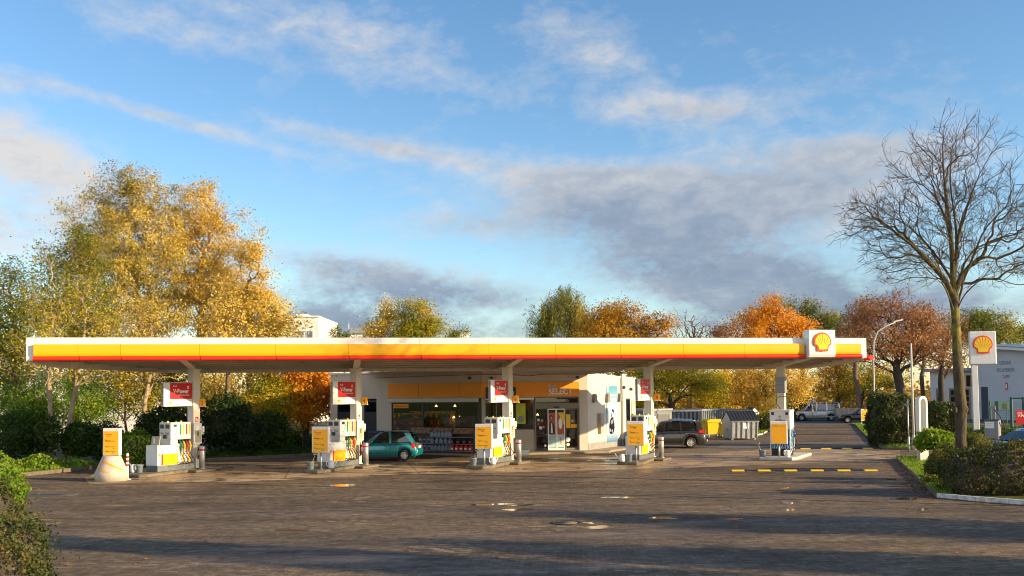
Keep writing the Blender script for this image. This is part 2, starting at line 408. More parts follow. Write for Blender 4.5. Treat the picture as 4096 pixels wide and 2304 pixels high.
for i, c in enumerate(CP):
    col = MB(); col.T = Matrix.Translation(c - CB) @ Matrix.Rotation(ISL, 4, 'Z')
    col.box(-.19, .19, -.19, .19, .02, 4.5); col.box(-.23, .23, -.23, .23, 4.44, 4.5); col.box(-.24, .24, -.24, .24, .02, .17)
    col.build('column', 'steel', canopy, .012)
    bm_ = CM()
    fr = 3.35; rr = 4.25
    pts = [(-fr, 4.80), (-.2, 4.5), (.3, 4.5), (rr, 4.52), (rr, 4.69), (-fr, 5.0)]
    base = Vector((c.x, c.y, 0))
    bm_.extr([base + NC*o + Vector((0, 0, z)) - UC*.03 for o, z in pts], UC * .06)
    for z0 in (0,):
        low = [(-fr, 4.80), (-.2, 4.5), (.3, 4.5), (rr, 4.52)]
        for (o1, z1), (o2, z2) in zip(low, low[1:]):
            bm_.extr([base + NC*o1 + Vector((0,0,z1)) - UC*.14, base + NC*o2 + Vector((0,0,z2)) - UC*.14, base + NC*o2 + Vector((0,0,z2-.035)) - UC*.14, base + NC*o1 + Vector((0,0,z1-.035)) - UC*.14], UC * .28)
    bm_.build('roof_beam', 'steel', canopy)
cr = CM(); b8 = CP[3] + NC * 4.3
lnR = (RR - RL).normalized(); pA = RL + lnR * 8.2 + Vector((.05, .12, 0)); pB = Vector((b8.x, b8.y, 0)); kk = Vector((-1.66, 51.0, 0)); cc = kk + Vector((1, .19, 0)).normalized() * 5.85
poly = [pA, pB + Vector((0, .02, 0)), cc, kk, kk + Vector((-.891, .454, 0)) * 7.5]
cr.prism([(p.x, p.y) for p in poly], 4.60, 4.66); cr.build('connecting_roof', 'barkdark', canopy)
gt = CM(); dd = (cc - pB).normalized(); nn = Vector((dd.y, -dd.x, 0))
gt.extr([pB + nn*.06 + Vector((0,0,4.38)), cc + nn*.06 + Vector((0,0,4.26)), cc + nn*.06 + Vector((0,0,4.66)), pB + nn*.06 + Vector((0,0,4.78))], nn * .06); gt.build('gutter_fascia', 'steel', canopy)
# emblem
def emblem(mb, c, right, up, h, depth, mr=0, my=1):
    right = Vector(right).normalized(); up = Vector(up).normalized(); n = right.cross(up); c = Vector(c); k = h / 620.0
    def P(x, y): return c + right * ((x - 790) * k) - up * ((y - 595) * k)
    out = [P(787 + 305*math.cos(t), 590 - 305*math.sin(t)) for t in [rad(-17 + i*214/26.0) for i in range(27)]]
    out += [P(592, 745), P(612, 890), P(735, 888), P(790, 906), P(845, 888), P(985, 886), P(1000, 742)]
    mb.extr(out, n * depth, mr)
    inn = [P(795 + 262*math.cos(t), 598 - 265*math.sin(t)) for t in [rad(-9 + i*198/26.0) for i in range(27)]]
    inn += [P(640, 715), P(657, 836), P(775, 836), P(800, 850), P(825, 836), P(948, 832), P(965, 715)]
    inn = [p + n * (depth - .001) for p in inn]; mb.extr(inn, n * (.012 + depth * .1), my)
    top = depth - .001 + .012 + depth * .1
    for (x1, y1, x2, y2) in ((545,562,705,700),(598,440,745,695),(685,368,772,690),(785,330,802,685),(890,372,835,690),(985,448,868,695),(1035,556,905,700)):
        a = Vector((x2 - x1, y2 - y1)).normalized(); b = Vector((-a.y, a.x))
        q = [P(x1 + b.x*9, y1 + b.y*9), P(x1 - b.x*9, y1 - b.y*9), P(x2 - b.x*2, y2 - b.y*2), P(x2 + b.x*2, y2 + b.y*2)]
        mb.extr([p + n * (top - .002) for p in q], n * .006, mr)
lb = CM(); fsec(lb, sLB0, sLB1, [(-.1, ZB + .1), (.22, ZB + .01), (.36, ZB + .03), (.42, ZB + .16), (.42, 6.03), (-.1, 6.03)])
lbo = lb.build('emblem_box', 'canopy_white', canopy, .015)
em = CM(); emblem(em, fp((sLB0 + sLB1) / 2 - .02, .421, 5.47), UF, (0, 0, 1), .88, .05)
em.build('emblem', ['logored', 'logoyellow'], lbo)

# ================================================================== ISLANDS  (local x along the island, local -y towards the sunny side)
def island_at(c): return Matrix.Translation(c) @ Matrix.Rotation(ISL, 4, 'Z')
def L(c, a, b, z=0.0): return island_at(c) @ Vector((a, -b, z))
isl_poly = [(-3.35, .35), (-3.55, -.1), (-3.5, -.65), (-3.2, -.88), (-2.5, -.78), (-1.2, -.52), (-.3, -.45), (.35, -.42), (.35, .42), (-2.9, .45)]
for i, c in enumerate(CP[:4]):
    m = MB(); m.T = island_at(c); m.prism(isl_poly, 0.0, .15); m.box(-.75, .45, -.95, -.46, 0, .12)
    structure(m.build('pump_island', 'islandstone', None, .03))
m = MB(); m.T = island_at(CP[4]); m.prism([(-2.75, .5), (-2.75, -.95), (-2.3, -1.15), (1.3, -1.15), (1.3, .5)], 0, .15)
structure(m.build('pump_island', 'paleblock', None, .03))

# ---- the dispenser
def make_pump(label):
    t = thing('fuel_pump', label, 'fuel pump', (0, 0, 0), ISL, 'white four-nozzle fuel pumps under the canopy')
    b = MB(); b.box(-2.28, -.25, -.33, .33, .15, .39); b.build('plinth', 'plinthmetal', t, .008)
    b = MB(); b.box(-2.3, -.5, -.35, .35, .392, .9); b.box(-2.3, -1.2, -.35, .35, .9, 1.24)
    b.box(-1.19, -.5, -.20, .30, .9, 1.45); b.build('base_cabinet', 'cabinet', t, .02, seg=2)
    b = MB(); b.box(-1.6, -.5, -.36, .34, 1.45, 2.18); b.box(-1.58, -1.2, -.33, .31, 1.242, 1.45); up = b.build('upper_cabinet', 'cabinet', t, .012)
    b = MB(); b.box(-1.607, -1.6, -.34, .32, 1.47, 2.16); b.box(-1.583, -1.579, -.31, .29, 1.26, 1.44); b.build('end_panel', 'grey_cab', up)
    for y0 in (-.27, .05):
        d = MB(); d.box(-1.615, -1.606, y0, y0 + .23, 1.93, 2.10); d.text('STOP', (-1.616, y0 + .19, 2.10), (0, -1, 0), (0, 0, 1), .04, 1, .01)
        d.build('price_display', ['darkplastic', 'textred'], up)
    d = MB(); d.extr([(-1.612, .06, 1.79), (-1.612, -.06, 1.79), (-1.612, 0, 1.9)], (-.006, 0, 0)); d.build('warning_triangle', 'rubyel', up)
    d = MB(); d.box(-1.612, -1.606, .07, .25, 1.68, 1.76)
    for k in range(4): d.disc((-1.606, -.05 - .06*(k % 4), 1.70), (-1, 0, 0), .022, .01, 10, 1)
    for k in range(3): d.disc((-1.606, -.06 - .07*k, 1.76), (-1, 0, 0), .018, .01, 10, 2)
    split(d, 'hazard_sticker', ['textgrey', 'textblack', 'textred'], up)
    d = MB(); d.box(-1.614, -1.606, -.10, .12, 1.50, 1.66); d.box(-1.614, -1.606, -.16, -.12, 1.5, 1.66, 1); d.build('keypad', ['darkplastic', 'beige'], up)
    d = MB(); d.box(-1.52, -1.25, -.366, -.36, 1.78, 2.12); d.box(-1.47, -1.3, -.372, -.366, 2.0, 2.1, 1); d.box(-1.5, -1.27, -.370, -.366, 1.8, 1.97, 2)
    d.disc((-1.25, -.36, 1.93), (0, -1, 0), .018, .01, 10, 1); d.disc((-1.36, -.36, 1.66), (0, -1, 0), .02, .01, 10, 1); d.build('card_terminal', ['grey_cab', 'darkplastic', 'textwhite'], up)
    cols = ['green', 'rubyel', 'rubred', 'rubyel']
    for k in range(4):
        d = MB(); x = -1.12 + .165 * k; d.box(x, x + .085, -.367, -.36, 1.70, 2.10); d.disc((x + .042, -.36, 1.69), (0, -1, 0), .04, .006, 12); d.build('product_label', cols[k], up)
    d = MB(); d.box(-2.02, -1.21, -.357, -.351, .41, .87); d.build('yellow_panel', 'yellow', t)
    d = MB(); d.box(-2.10, -2.022, -.357, -.351, .41, .87); d.build('red_stripe', 'red', t)
    d = MB(); emblem(d, (-2.2, -.351, .85), (1, 0, 0), (0, 0, 1), .13, .006); d.build('emblem', ['logored', 'logoyellow'], t)
    d = MB()
    for x in (-2.24, -1.25): d.disc((x, -.35, 1.15), (0, -1, 0), .02, .006, 10)
    for x in (-1.95, -1.7, -1.45, -.9): d.disc((x, -.33, .33), (0, -1, 0), .02, .006, 10)
    split(d, 'lock', 'darkplastic', t)
    for k in range(4):
        x = -1.10 + .165 * k
        d = MB(); d.box(x - .04, x + .065, -.352, -.346, .42, .88); d.build('hose_guard_strip', 'yellow' if k % 2 else 'cabinet', t)
        bt = MB(); bt.box(x - .05, x + .07, -.36, -.16, 1.28, 1.449); bt.build('nozzle_boot', 'black', t, .01)
        hc = ['green', 'rubyel', 'rubred', 'rubyel'][k]
        nz = MB(); nz.tube([(x + .01, -.28, 1.40), (x + .01, -.40, 1.31), (x + .015, -.44, 1.22)], [.03, .04, .03], 8)
        nz.ell((x + .015, -.43, 1.17), .05, .07, .075, 10); nz.tube([(x + .01, -.44, 1.14), (x + .01, -.42, .98), (x + .01, -.39, .88)], [.034, .028, .022], 8, 0)
        nzo = nz.build('nozzle', hc, t)
        g = MB(); g.tube([(x + .01, -.34, 1.14), (x + .01, -.36, 1.02), (x, -.42, .94)], .02, 6); g.build('grip', 'inox' if k else 'darkplastic', nzo)
        h = MB(); s = .05 + .03 * k
        h.tube([(x + .01, -.39, .9), (x + .05 + s*.3, -.45, .72), (x + .09 + s, -.47, .55), (x + .02 + s, -.48, .44), (x - .08, -.46, .42), (x - .13, -.40, .5)], .019, 8); h.build('hose', 'black', t)
    d = MB(); d.box(-2.2, -1.98, -.2, .2, 1.242, 1.262); d.extr([(-2.12, -.24, 1.26), (-2.12, .24, 1.26), (-2.08, .24, 1.62), (-2.08, -.24, 1.62)], (.03, 0, 0))
    d.box(-2.118, -2.108, .02, .1, 1.32, 1.55, 1); d.build('info_card', ['beige', 'textwhite'], t)
    for k, (x, y, mm) in enumerate(((-1.5, .28, 'green'), (-1.5, -.05, 'rubyel'), (-1.28, -.3, 'green'), (-1.0, -.3, 'rubyel'))):
        d = MB(); d.ell((x, y, 2.2), .05, .05, .06, 10); d.build('status_cap', mm, t)
    return t
pump0 = make_pump('white fuel pump with an empty lower end, under the numbered 2 column')
pump0.location = CP[0]
nums = ['2', '4', '6', '8']
plab = ['white fuel pump beside the red and white bollards and concrete cone', 'white fuel pump partly hiding the turquoise car', 'white fuel pump in front of the shop windows and display racks', 'white fuel pump beside the grey estate car']
pump0['label'] = plab[0]
for i in (1, 2, 3): dup(pump0, CP[i], ISL, plab[i])

# ---- hanging fuel sign
def make_sign():
    t = thing('fuel_sign', '', 'sign', (0, 0, 0), ISL, 'red and white fuel signs fixed to canopy columns')
    b = MB(); b.box(-1.78, -.20, -.13, .03, 2.86, 3.90); bx = b.build('sign_box', 'cabinet', t, .03, seg=2)
    e = MB(); e.box(-1.79, -1.775, -.1, 0, 2.9, 3.86); e.build('side_seam', 'textgrey', t)
    r = MB(); r.box(-1.46, -.235, -.137, -.131, 3.18, 3.87); r.build('red_face', 'signred', t)
    tx = MB(); y = -.1385
    tx.text('Shell', (-1.30, y, 3.70), (1,0,0), (0,0,1), .11, 0, .015); tx.text('V-Power', (-1.30, y, 3.435), (1,0,0), (0,0,1), .25, 0, .03, width=.88)
    tx.text('Performance Fuels', (-1.0, y, 3.32), (1,0,0), (0,0,1), .10, 0, .015, width=.6)
    n = 14
    for j in range(n):
        a1 = 2*math.pi*j/n; a2 = 2*math.pi*(j+1)/n; c = Vector((-.46, y, 3.68))
        f = lambda a, r_: c + Vector((math.cos(a)*r_*.8, 0, math.sin(a)*r_))
        tx.quad(f(a1, .03), f(a1, .065), f(a2, .065), f(a2, .03), 0)
    tx.build('lettering', 'textwhite', t)
    e = MB(); emblem(e, (-1.42, -.131, 3.02), (1,0,0), (0,0,1), .14, .008); e.build('emblem', ['rubyel', 'logoyellow'], t)
    return t
sign0 = make_sign()
slab = ['red and white fuel sign on the column numbered 2', 'red and white fuel sign on the column numbered 4', 'red and white fuel sign on the column numbered 6', 'narrow-looking red and white fuel sign on the column numbered 8']
sign0.location = CP[0]; sign0['label'] = slab[0]
for i in (1, 2, 3): dup(sign0, CP[i], ISL, slab[i])
for i in range(4):
    t = thing('number_sign', 'small orange plate bearing a red number %s on a canopy column' % nums[i], 'number sign', CP[i], ISL, 'orange pump number plates')
    b = MB(); b.box(.15, .19, -.52, -.20, 2.86, 3.17); b.build('plate', 'orange', t, .01)
    b = MB(); b.box(.14, .20, -.54, -.2, 2.83, 2.86); b.build('lower_rim', 'cabinet', t)
    x = MB(); x.text(nums[i], (.148, -.29, 2.92), (0, -1, 0), (0, 0, 1), .25, 0, .03); x.build('lettering', 'textred', t)
# ---- column fittings: info boards, fire notices, towel boxes, extinguishers, steel bollards
def make_board():
    t = thing('info_board', '', 'notice board', (0, 0, 0), ISL, 'white notice boards on the canopy columns')
    b = MB(); b.box(-.25, .22, -.27, -.192, 1.2, 2.1); b.build('panel', 'cabinet', t, .015)
    b = MB(); b.box(-.18, .17, -.275, -.271, 1.26, 1.80); b.box(-.06, .04, -.278, -.275, 1.55, 1.75, 1); b.build('notice', ['beige', 'textgreen'], t)
    b = MB(); b.text('Neues von', (-.19, -.272, 1.99), (1,0,0), (0,0,1), .07); b.text('Shell', (-.19, -.272, 1.91), (1,0,0), (0,0,1), .07)
    b.text('Bitte beachten', (-.15, -.2765, 1.47), (1,0,0), (0,0,1), .05); b.text('Danke', (-.15, -.2765, 1.36), (1,0,0), (0,0,1), .05); b.build('lettering', 'textgrey', t)
    return t
def make_towel():
    t = thing('towel_dispenser', '', 'towel dispenser', (0, 0, 0), ISL, 'white paper towel boxes on the columns')
    b = MB(); b.box(.24, .36, -.30, -.02, 1.6, 1.97); b.build('casing', 'cabinet', t, .04, seg=2)
    b = MB(); b.box(.26, .34, -.305, -.299, 1.64, 1.70); b.build('slot', 'darkplastic', t); return t
def make_notice():
    t = thing('fire_notice', '', 'safety sign', (0, 0, 0), ISL, 'small red fire notices on the columns')
    b = MB(); b.box(-.10, .07, -.198, -.191, 2.18, 2.38); b.build('plate', 'extred', t)
    b = MB(); b.box(-.08, -.03, -.202, -.198, 2.21, 2.34); b.box(0, .05, -.202, -.198, 2.2, 2.28); b.build('pictogram', 'textwhite', t); return t
def make_bollard():
    t = thing('steel_bollard', '', 'bollard', (0, 0, 0), 0, 'grey steel bollards with a red band')
    b = MB(); b.lathe([(.125, 0), (.125, .98), (.12, .985), (.118, 1.0)], n=20); b.build('post', 'galv', t)
    b = MB(); b.lathe([(.128, .80), (.128, .875)], n=20); b.build('red_band', 'rubred', t)
    b = MB(); b.lathe([(.16, 0), (.16, .02), (.126, .03)], n=20); b.build('foot_ring', 'galv', t); return t
def make_ext():
    t = thing('fire_extinguisher', '', 'fire extinguisher', (0, 0, 0), ISL, 'red fire extinguishers on the columns')
    b = MB(); b.lathe([(.07, .55), (.082, .58), (.082, .98), (.05, 1.04), (.03, 1.06)], (.1, -.3, 0), 14); b.build('cylinder', 'extred', t)
    b = MB(); b.box(.07, .13, -.33, -.27, 1.05, 1.13); b.box(.02, .14, -.31, -.29, 1.12, 1.15); b.tube([(.06, -.3, 1.1), (-.02, -.33, 1.0), (-.0, -.37, .8), (.03, -.38, .66)], .014, 6); b.build('valve_and_hose', 'black', t)
    b = MB(); b.lathe([(.084, .72), (.084, .9)], (.1, -.3, 0), 14); b.build('paper_label', 'textwhite', t)
    b = MB(); b.box(.06, .14, -.22, -.192, .55, 1.0); b.build('wall_bracket', 'black', t); return t
protos = [make_board(), make_towel(), make_notice()]
labs = ['tall white notice board on the column numbered %s', 'white paper towel box behind the notice board of column %s', 'small red fire notice high on the column numbered %s']
for pr, lb_ in zip(protos, labs):
    pr.location = CP[0]; pr['label'] = lb_ % '2'
    for i in (1, 2, 3): dup(pr, CP[i], ISL, lb_ % nums[i])
ex = make_ext(); ex.location = CP[0]; ex['label'] = 'red fire extinguisher on the column numbered 2'
dup(ex, CP[1], ISL, 'red fire extinguisher on column 4, by the turquoise car bonnet')
bo = make_bollard(); bo.location = L(CP[0], -.1, .62, .12); bo['label'] = 'grey steel bollard with red band at the column numbered 2'
for i, l in ((1, 'grey steel bollard with red band in front of the turquoise car'), (2, 'grey steel bollard with red band before the beige shop panel'), (3, 'grey steel bollard with red band in front of the estate car')):
    dup(bo, L(CP[i], -.1, .62, .12), 0, l)
# ---- price boards on posts
def make_price(kind):
    t = thing('price_board', '', 'price board', (0, 0, 0), rad(76), 'white framed orange price boards on posts')
    b = MB(); b.box(-.06, .06, -.39, .39, .70, 1.80); b.build('frame', 'cabinet', t, .02)
    b = MB(); b.box(.062, .12, -.39, .39, .70, 1.80); b.build('rear_frame', 'cabinet', t, .02)
    b = MB(); b.box(-.066, -.061, -.34, .34, .74, 1.68); b.build('orange_face', 'orange', t)
    b = MB(); R_ = (0, -1, 0); U_ = (0, 0, 1); x = -.0675
    def tx(s, y, z, sz, m, wd=None, bd=.02): b.text(s, (x, y, z), R_, U_, sz, m, bd, wd)
    if kind == 'fuelsave':
        tx('FuelSave', .28, 1.55, .075, 2, .3); tx('Truck Diesel', -.04, 1.55, .05, 2, .26)
    else:
        c0 = 0 if kind == 'racing' else 2
        tx('Shell', .26, 1.60, .03, c0); tx('V-Power', .26, 1.52, .085, c0, .32, .03); tx('Racing 100' if kind == 'racing' else 'Diesel', .2 if kind == 'racing' else .1, 1.46, .045, c0)
        tx('Shell', .26, 1.35, .03, 2); tx('Diesel', .26, 1.27, .085, 2, .22, .03); tx('FuelSave', .03, 1.27, .05, 2, .2)
        tx('Shell', .26, 1.12, .03, 1); tx('Super', .26, 1.04, .08, 1, .2); tx('FuelSave', .04, 1.04, .05, 1, .22); tx('95', -.10, .97, .07, 1)
        tx('Shell', .26, .92, .03, 1); tx('Super', .26, .85, .08, 1, .2); tx('FuelSave', .04, .85, .05, 1, .22); tx('E10', -.06, .78, .07, 1)
    b.build('lettering', ['textred', 'textgreen', 'textblack'], t)
    b = MB(); b.tube([(.03, 0, 0), (.03, 0, .72)], .045, 10); b.lathe([(.09, 0), (.09, .015)], (.03, 0, 0), 12); b.build('post', 'galv', t)
    return t
p4 = make_price('racing'); p4.location = L(CP[1], -3.05, .47, .15); p4['label'] = 'orange price board with red top line, in front of pump 4 and the orange maple'
p6 = make_price('diesel'); p6.location = L(CP[2], -3.05, .45, .15); p6['label'] = 'orange price board in front of the shop windows, broom leaning on it'
dup(p6, L(CP[3], -3.05, .45, .15), rad(76), 'orange price board covering the front of the grey estate car')
pa = make_price('fuelsave'); pa.location = L(CP[4], -2.2, .32, .06); pa['label'] = 'large nearly blank orange board in front of the blue-based dispenser'
pa.scale = (1, 1.0, .98)
# ---- fluid dispenser with blue base
t = thing('fluid_dispenser', 'tall white dispenser with blue streaked lower panels, behind a blank orange board', 'dispenser', CP[4], ISL)
X0 = -1.75; X1 = -.85; Y0 = -.76; Y1 = .20
b = MB(); b.box(X0, X1, Y0, Y1, 1.42, 2.28); b.box(X0 - .015, X1 + .015, Y0 - .015, Y1 + .015, 2.28, 2.35); hd = b.build('head_cabinet', 'cabinet', t, .015)
bluem, nt, p = nodes('blue_streaks')
v = coord(nt, 'World', (3, 3, 3)); wv = nt.nodes.new('ShaderNodeTexWave'); wv.inputs['Scale'].default_value = 1.3; wv.inputs['Distortion'].default_value = 9; wv.inputs['Detail'].default_value = 3
lk(nt, v, wv.inputs[0]); lk(nt, ramp(nt, wv.outputs['Fac'], [(.2, (.01, .04, .14)), (.55, (.01, .12, .36)), (.85, (.12, .42, .70)), (.97, (.55, .75, .85))]), p.inputs['Base Color']); p.inputs['Roughness'].default_value = .3
M['bluestreak'] = bluem
b = MB(); b.box(X0 + .02, X1 - .02, Y0 + .03, Y1 - .03, .5, 1.419); b.build('lower_panel', 'bluestreak', t)
b = MB(); b.box(X0 + .05, X1 - .05, Y0 + .05, Y1 - .05, .15, .499); b.build('base', 'black', t)
b = MB()
for y in (Y0, Y1 - .04): b.box(X0, X0 + .05, y, y + .04, .4, 1.419)
for y in (Y0, Y1 - .04): b.box(X1 - .05, X1, y, y + .04, .4, 1.419)
b.build('corner_frame', 'cabinet', t)
b = MB(); b.box(X0 - .008, X0 - .001, -.68, -.55, 2.1, 2.24); b.box(X0 - .008, X0 - .001, -.02, .12, 2.1, 2.24); b.build('price_display', 'darkplastic', hd)
b = MB(); emblem(b, (X0 - .001, -.28, 2.02), (0, -1, 0), (0, 0, 1), .13, .006); b.build('emblem', ['logored', 'rubyel'], hd)
b = MB(); b.text('AdBlue', (X0 - .004, -.05, 1.80), (0, -1, 0), (0, 0, 1), .15, 0, .02, width=.48); b.build('lettering', 'textnavy', hd)
b = MB(); b.extr([(X0 - .001, -.56, 1.98), (X0 - .001, -.65, 1.98), (X0 - .001, -.605, 2.06)], (-.006, 0, 0)); b.build('warning_triangle', 'rubyel', hd)
b = MB()
b.tube([(X1 - .15, -.2, 2.34), (X1 - .2, .02, 2.62), (X1 - .1, .02, 2.9), (X1, -.15, 3.0), (X1 + .1, -.42, 2.97), (X1 + .12, -.62, 2.7), (X1 + .05, -.66, 2.36)], .018, 8)
b.build('hose', 'black', t); b = MB(); b.tube([(X1 - .3, Y0 - .03, 1.5), (X1 - .22, Y0 - .1, 1.2), (X1 - .2, Y0 - .16, .7), (X1 - .3, Y0 - .12, .4), (X1 - .45, Y0 - .05, .6), (X1 - .5, Y0 - .04, 1.1)], .018, 8)
b.build('hose', 'black', t)
b = MB(); b.tube([(X1 - .5, Y0 - .04, 1.35), (X1 - .5, Y0 - .12, 1.2), (X1 - .5, Y0 - .10, 1.02)], [.03, .045, .025], 8); b.build('nozzle', 'bluecar', t)
t = thing('column_banner', 'pale blue and white banner board wrapped round the column above the dispenser', 'banner', CP[4], ISL)
b = MB(); b.box(-.23, .23, -.23, .23, 3.15, 3.95); b.build('panel', 'lightgrey', t, .01)
b = MB(); b.box(-.236, -.231, -.2, .2, 3.6, 3.93); b.build('blue_field', 'bucket', t)
# ---- buckets and watering cans
def make_bucket(brush):
    t = thing('bucket', '', 'bucket', (0, 0, 0), 0, 'grey plastic window-wash buckets')
    b = MB(); b.lathe([(.13, 0), (.165, .30), (.175, .30), (.175, .32), (.155, .32), (.12, .03)], n=18); b.build('pail', 'bucket', t)
    b = MB(); b.tube([(-.17, 0, .3), (-.1, .0, .37), (0, 0, .40), (.1, 0, .37), (.17, 0, .3)], .008, 6); b.build('handle', 'darkplastic', t)
    if brush:
        b = MB(); b.tube([(.02, 0, .1), (.2, .02, .62)], .014, 6); b.box(.12, .32, 0, .05, .6, .66); b.build('brush', 'wood', t)
    return t
bk = make_bucket(True); bk.location = L(CP[1], -3.22, .05, .15); bk['label'] = 'grey wash bucket with brush under the price board at pump 4'
dup(bk, L(CP[2], -3.22, .0, .15), .6, 'grey wash bucket with brush under the price board by the display racks')
dup(bk, L(CP[4], -2.5, -.4, .15), 2.5, 'grey wash bucket with brush beside the blank orange board')
bk2 = make_bucket(False); bk2.location = L(CP[0], -2.75, -.22, .15); bk2['label'] = 'grey wash bucket at the bare end of the island near the bollards'
dup(bk2, L(CP[3], -3.2, .15, .15), 1, 'grey wash bucket beneath the price board at pump 8')
def make_can():
    t = thing('watering_can', '', 'watering can', (0, 0, 0), 0, 'pale plastic watering cans on pump islands')
    b = MB(); b.lathe([(.11, 0), (.13, .03), (.13, .28), (.09, .33), (.06, .34)], n=16); b.build('body', 'cabinet', t)
    b = MB(); b.tube([(.12, 0, .08), (.22, 0, .2), (.33, 0, .38)], [.03, .022, .016], 8); b.build('spout', 'cabinet', t)
    b = MB(); b.tube([(-.12, 0, .08), (-.22, 0, .16), (-.21, 0, .3), (-.06, 0, .34)], .018, 7); b.build('handle', 'cabinet', t); return t
wc = make_can(); wc.location = L(CP[1], -2.55, .62, .15); wc.rotation_euler[2] = .6; wc['label'] = 'pale watering can in front of the pump numbered 4'
dup(wc, L(CP[2], -2.55, .62, .15), .7, 'pale watering can in front of the pump numbered 6')
dup(wc, L(CP[3], -3.35, -.1, .15), 3.0, 'watering can beside the bucket under the price board at pump 8')
dup(wc, L(CP[4], -2.45, .75, .15), .5, 'pale watering can on the light kerb by the blank orange board')
dup(wc, L(CP[0], -2.85, -.45, .15), 2.4, 'watering can behind the bucket near the red and white bollards')
# ---- concrete cone with board, striped posts
cp = gnd(421, 1928, 0) + Vector((0, .58, 0))
t = thing('concrete_base', 'round tapered concrete block with two ochre stripes', 'concrete block', cp)
b = MB(); b.lathe([(.62, 0), (.62, .12), (.64, .14), (.63, .30), (.60, .36), (.44, .74), (.345, .96), (.33, .98)], n=40); b.build('block', 'concrete', t)
b = MB()
def cone_r(z): return np.interp(z, [.36, .74, .96], [.60, .44, .345]) + .006
for z0, a0, a1 in ((.80, -150, -25), (.58, -160, -60)):
    k = 24; pts = []
    for i in range(k + 1):
        f = i / k; a = rad(a0 + (a1 - a0) * f); z = z0 - abs(f - .28) * .55 * (1.0 if f > .28 else .7)
        pts.append((a, z))
    for (a_, z_), (c_, d_) in zip(pts, pts[1:]):
        q = lambda a, z: (cone_r(z)*math.cos(a), cone_r(z)*math.sin(a), z)
        b.quad(q(a_, z_), q(c_, d_), q(c_, d_ + .075), q(a_, z_ + .075))
b.build('ochre_stripe', 'amber', t)
t = thing('price_board', 'orange price board standing on the striped concrete block', 'price board', cp + Vector((0, 0, .98)), rad(86), 'white framed orange price boards on posts')
for ch in list(p4.children):
    if ch.name.startswith('post'): continue
    c = ch.copy(); COL.objects.link(c); c.parent = t; c.location = (0, 0, -.68); c.scale = (1.2, .88, .98)
def make_post():
    t = thing('flexible_post', '', 'post', (0, 0, 0), 0, 'red and white flexible posts by the concrete block')
    b = MB(); b.lathe([(.15, 0), (.14, .02), (.06, .035), (.055, 1.0), (.045, 1.03), (.02, 1.04)], n=16); b.build('tube', 'white', t)
    for z in (.54, .70, .86):
        b = MB(); b.lathe([(.058, z), (.058, z + .075)], n=16); b.build('red_ring', 'rubred', t)
    return t
po = make_post(); po.location = gnd(509, 1918, 0); po['label'] = 'red and white flexible post standing free of the concrete block'
dup(po, gnd(466, 1885, 0), 0, 'red and white flexible post half hidden behind the concrete block')
# ================================================================== SHOP
K = Vector((-1.66, 51.0, 0)); d1 = Vector((1, .19, 0)).normalized()
sC = online(2350, K, d1); C_ = K + d1 * sC
d0 = Vector((math.cos(rad(27)), -math.sin(rad(27)), 0))          # along the side wing, towards K
LW = -online(1322, K, d0); P0 = K - d0 * LW
d2 = Vector((math.cos(rad(60)), math.sin(rad(60)), 0))
sE = online(2541, C_, d2); E_ = C_ + d2 * sE
shop = thing('station_shop', 'white single-storey shop with orange band and sliding glass doors under the canopy', 'shop', K)
def SF(P, d):
    d = Vector(d); n = Vector((-d.y, d.x, 0))
    return Matrix.Translation(Vector(P) - K) @ Matrix(((d.x, n.x, 0, 0), (d.y, n.y, 0, 0), (0, 0, 1, 0), (0, 0, 0, 1)))
F1 = SF(K, d1); F0 = SF(P0, d0); F2 = SF(C_, d2)
s1 = lambda px: online(px, K, d1)
s0 = lambda px: LW + online(px, K, d0)
s2 = lambda px: online(px, C_, d2)
def SM(Fm):
    m = MB(); m.T = Fm; return m
ZRF = 4.46
# -- front wall of the doors
a, b_, c_, d_ = s1(1939), s1(2137), s1(2142), s1(2312)
w = SM(F1)
w.box(.02, sC, .0, .25, 3.06, ZRF); w.box(d_ + .06, sC, 0, .25, .0, 3.06); w.build('front_wall', 'plaster', shop)
w = SM(F1); w.box(.0, a, .01, .22, .0, 3.06); w.box(a, b_, .02, .2, .12, 1.28); w.build('window_panel', 'beige', shop)
w = SM(F1); w.box(-.04, d_ + .05, -.10, -.002, 3.08, 3.87); bd = w.build('orange_band', 'amber', shop)
w = SM(F1); w.text('Shell', (s1(2192), -.101, 3.58), (1,0,0), (0,0,1), .24, 0, .015, depth=.03); w.text('SELECT', (s1(2192), -.101, 3.20), (1,0,0), (0,0,1), .44, 0, .03, width=s1(2288) - s1(2192), depth=.05)
w.build('lettering', 'letter_metal', bd)
w = SM(F1); x0, x1 = s1(1942), s1(2062); w.box(x0, x1, -.20, -.105, 2.98, 3.60); w.build('dark_sign', 'darkframe', shop, .02)
w = SM(F1); w.text('O', (x0 + .12, -.202, 3.17), (1,0,0), (0,0,1), .34); w.text("'", (x0 + .3, -.202, 3.24), (1,0,0), (0,0,1), .3); w.text('O', (x1 - .36, -.202, 3.17), (1,0,0), (0,0,1), .34); w.build('dark_sign_lettering', 'textwhite', shop)
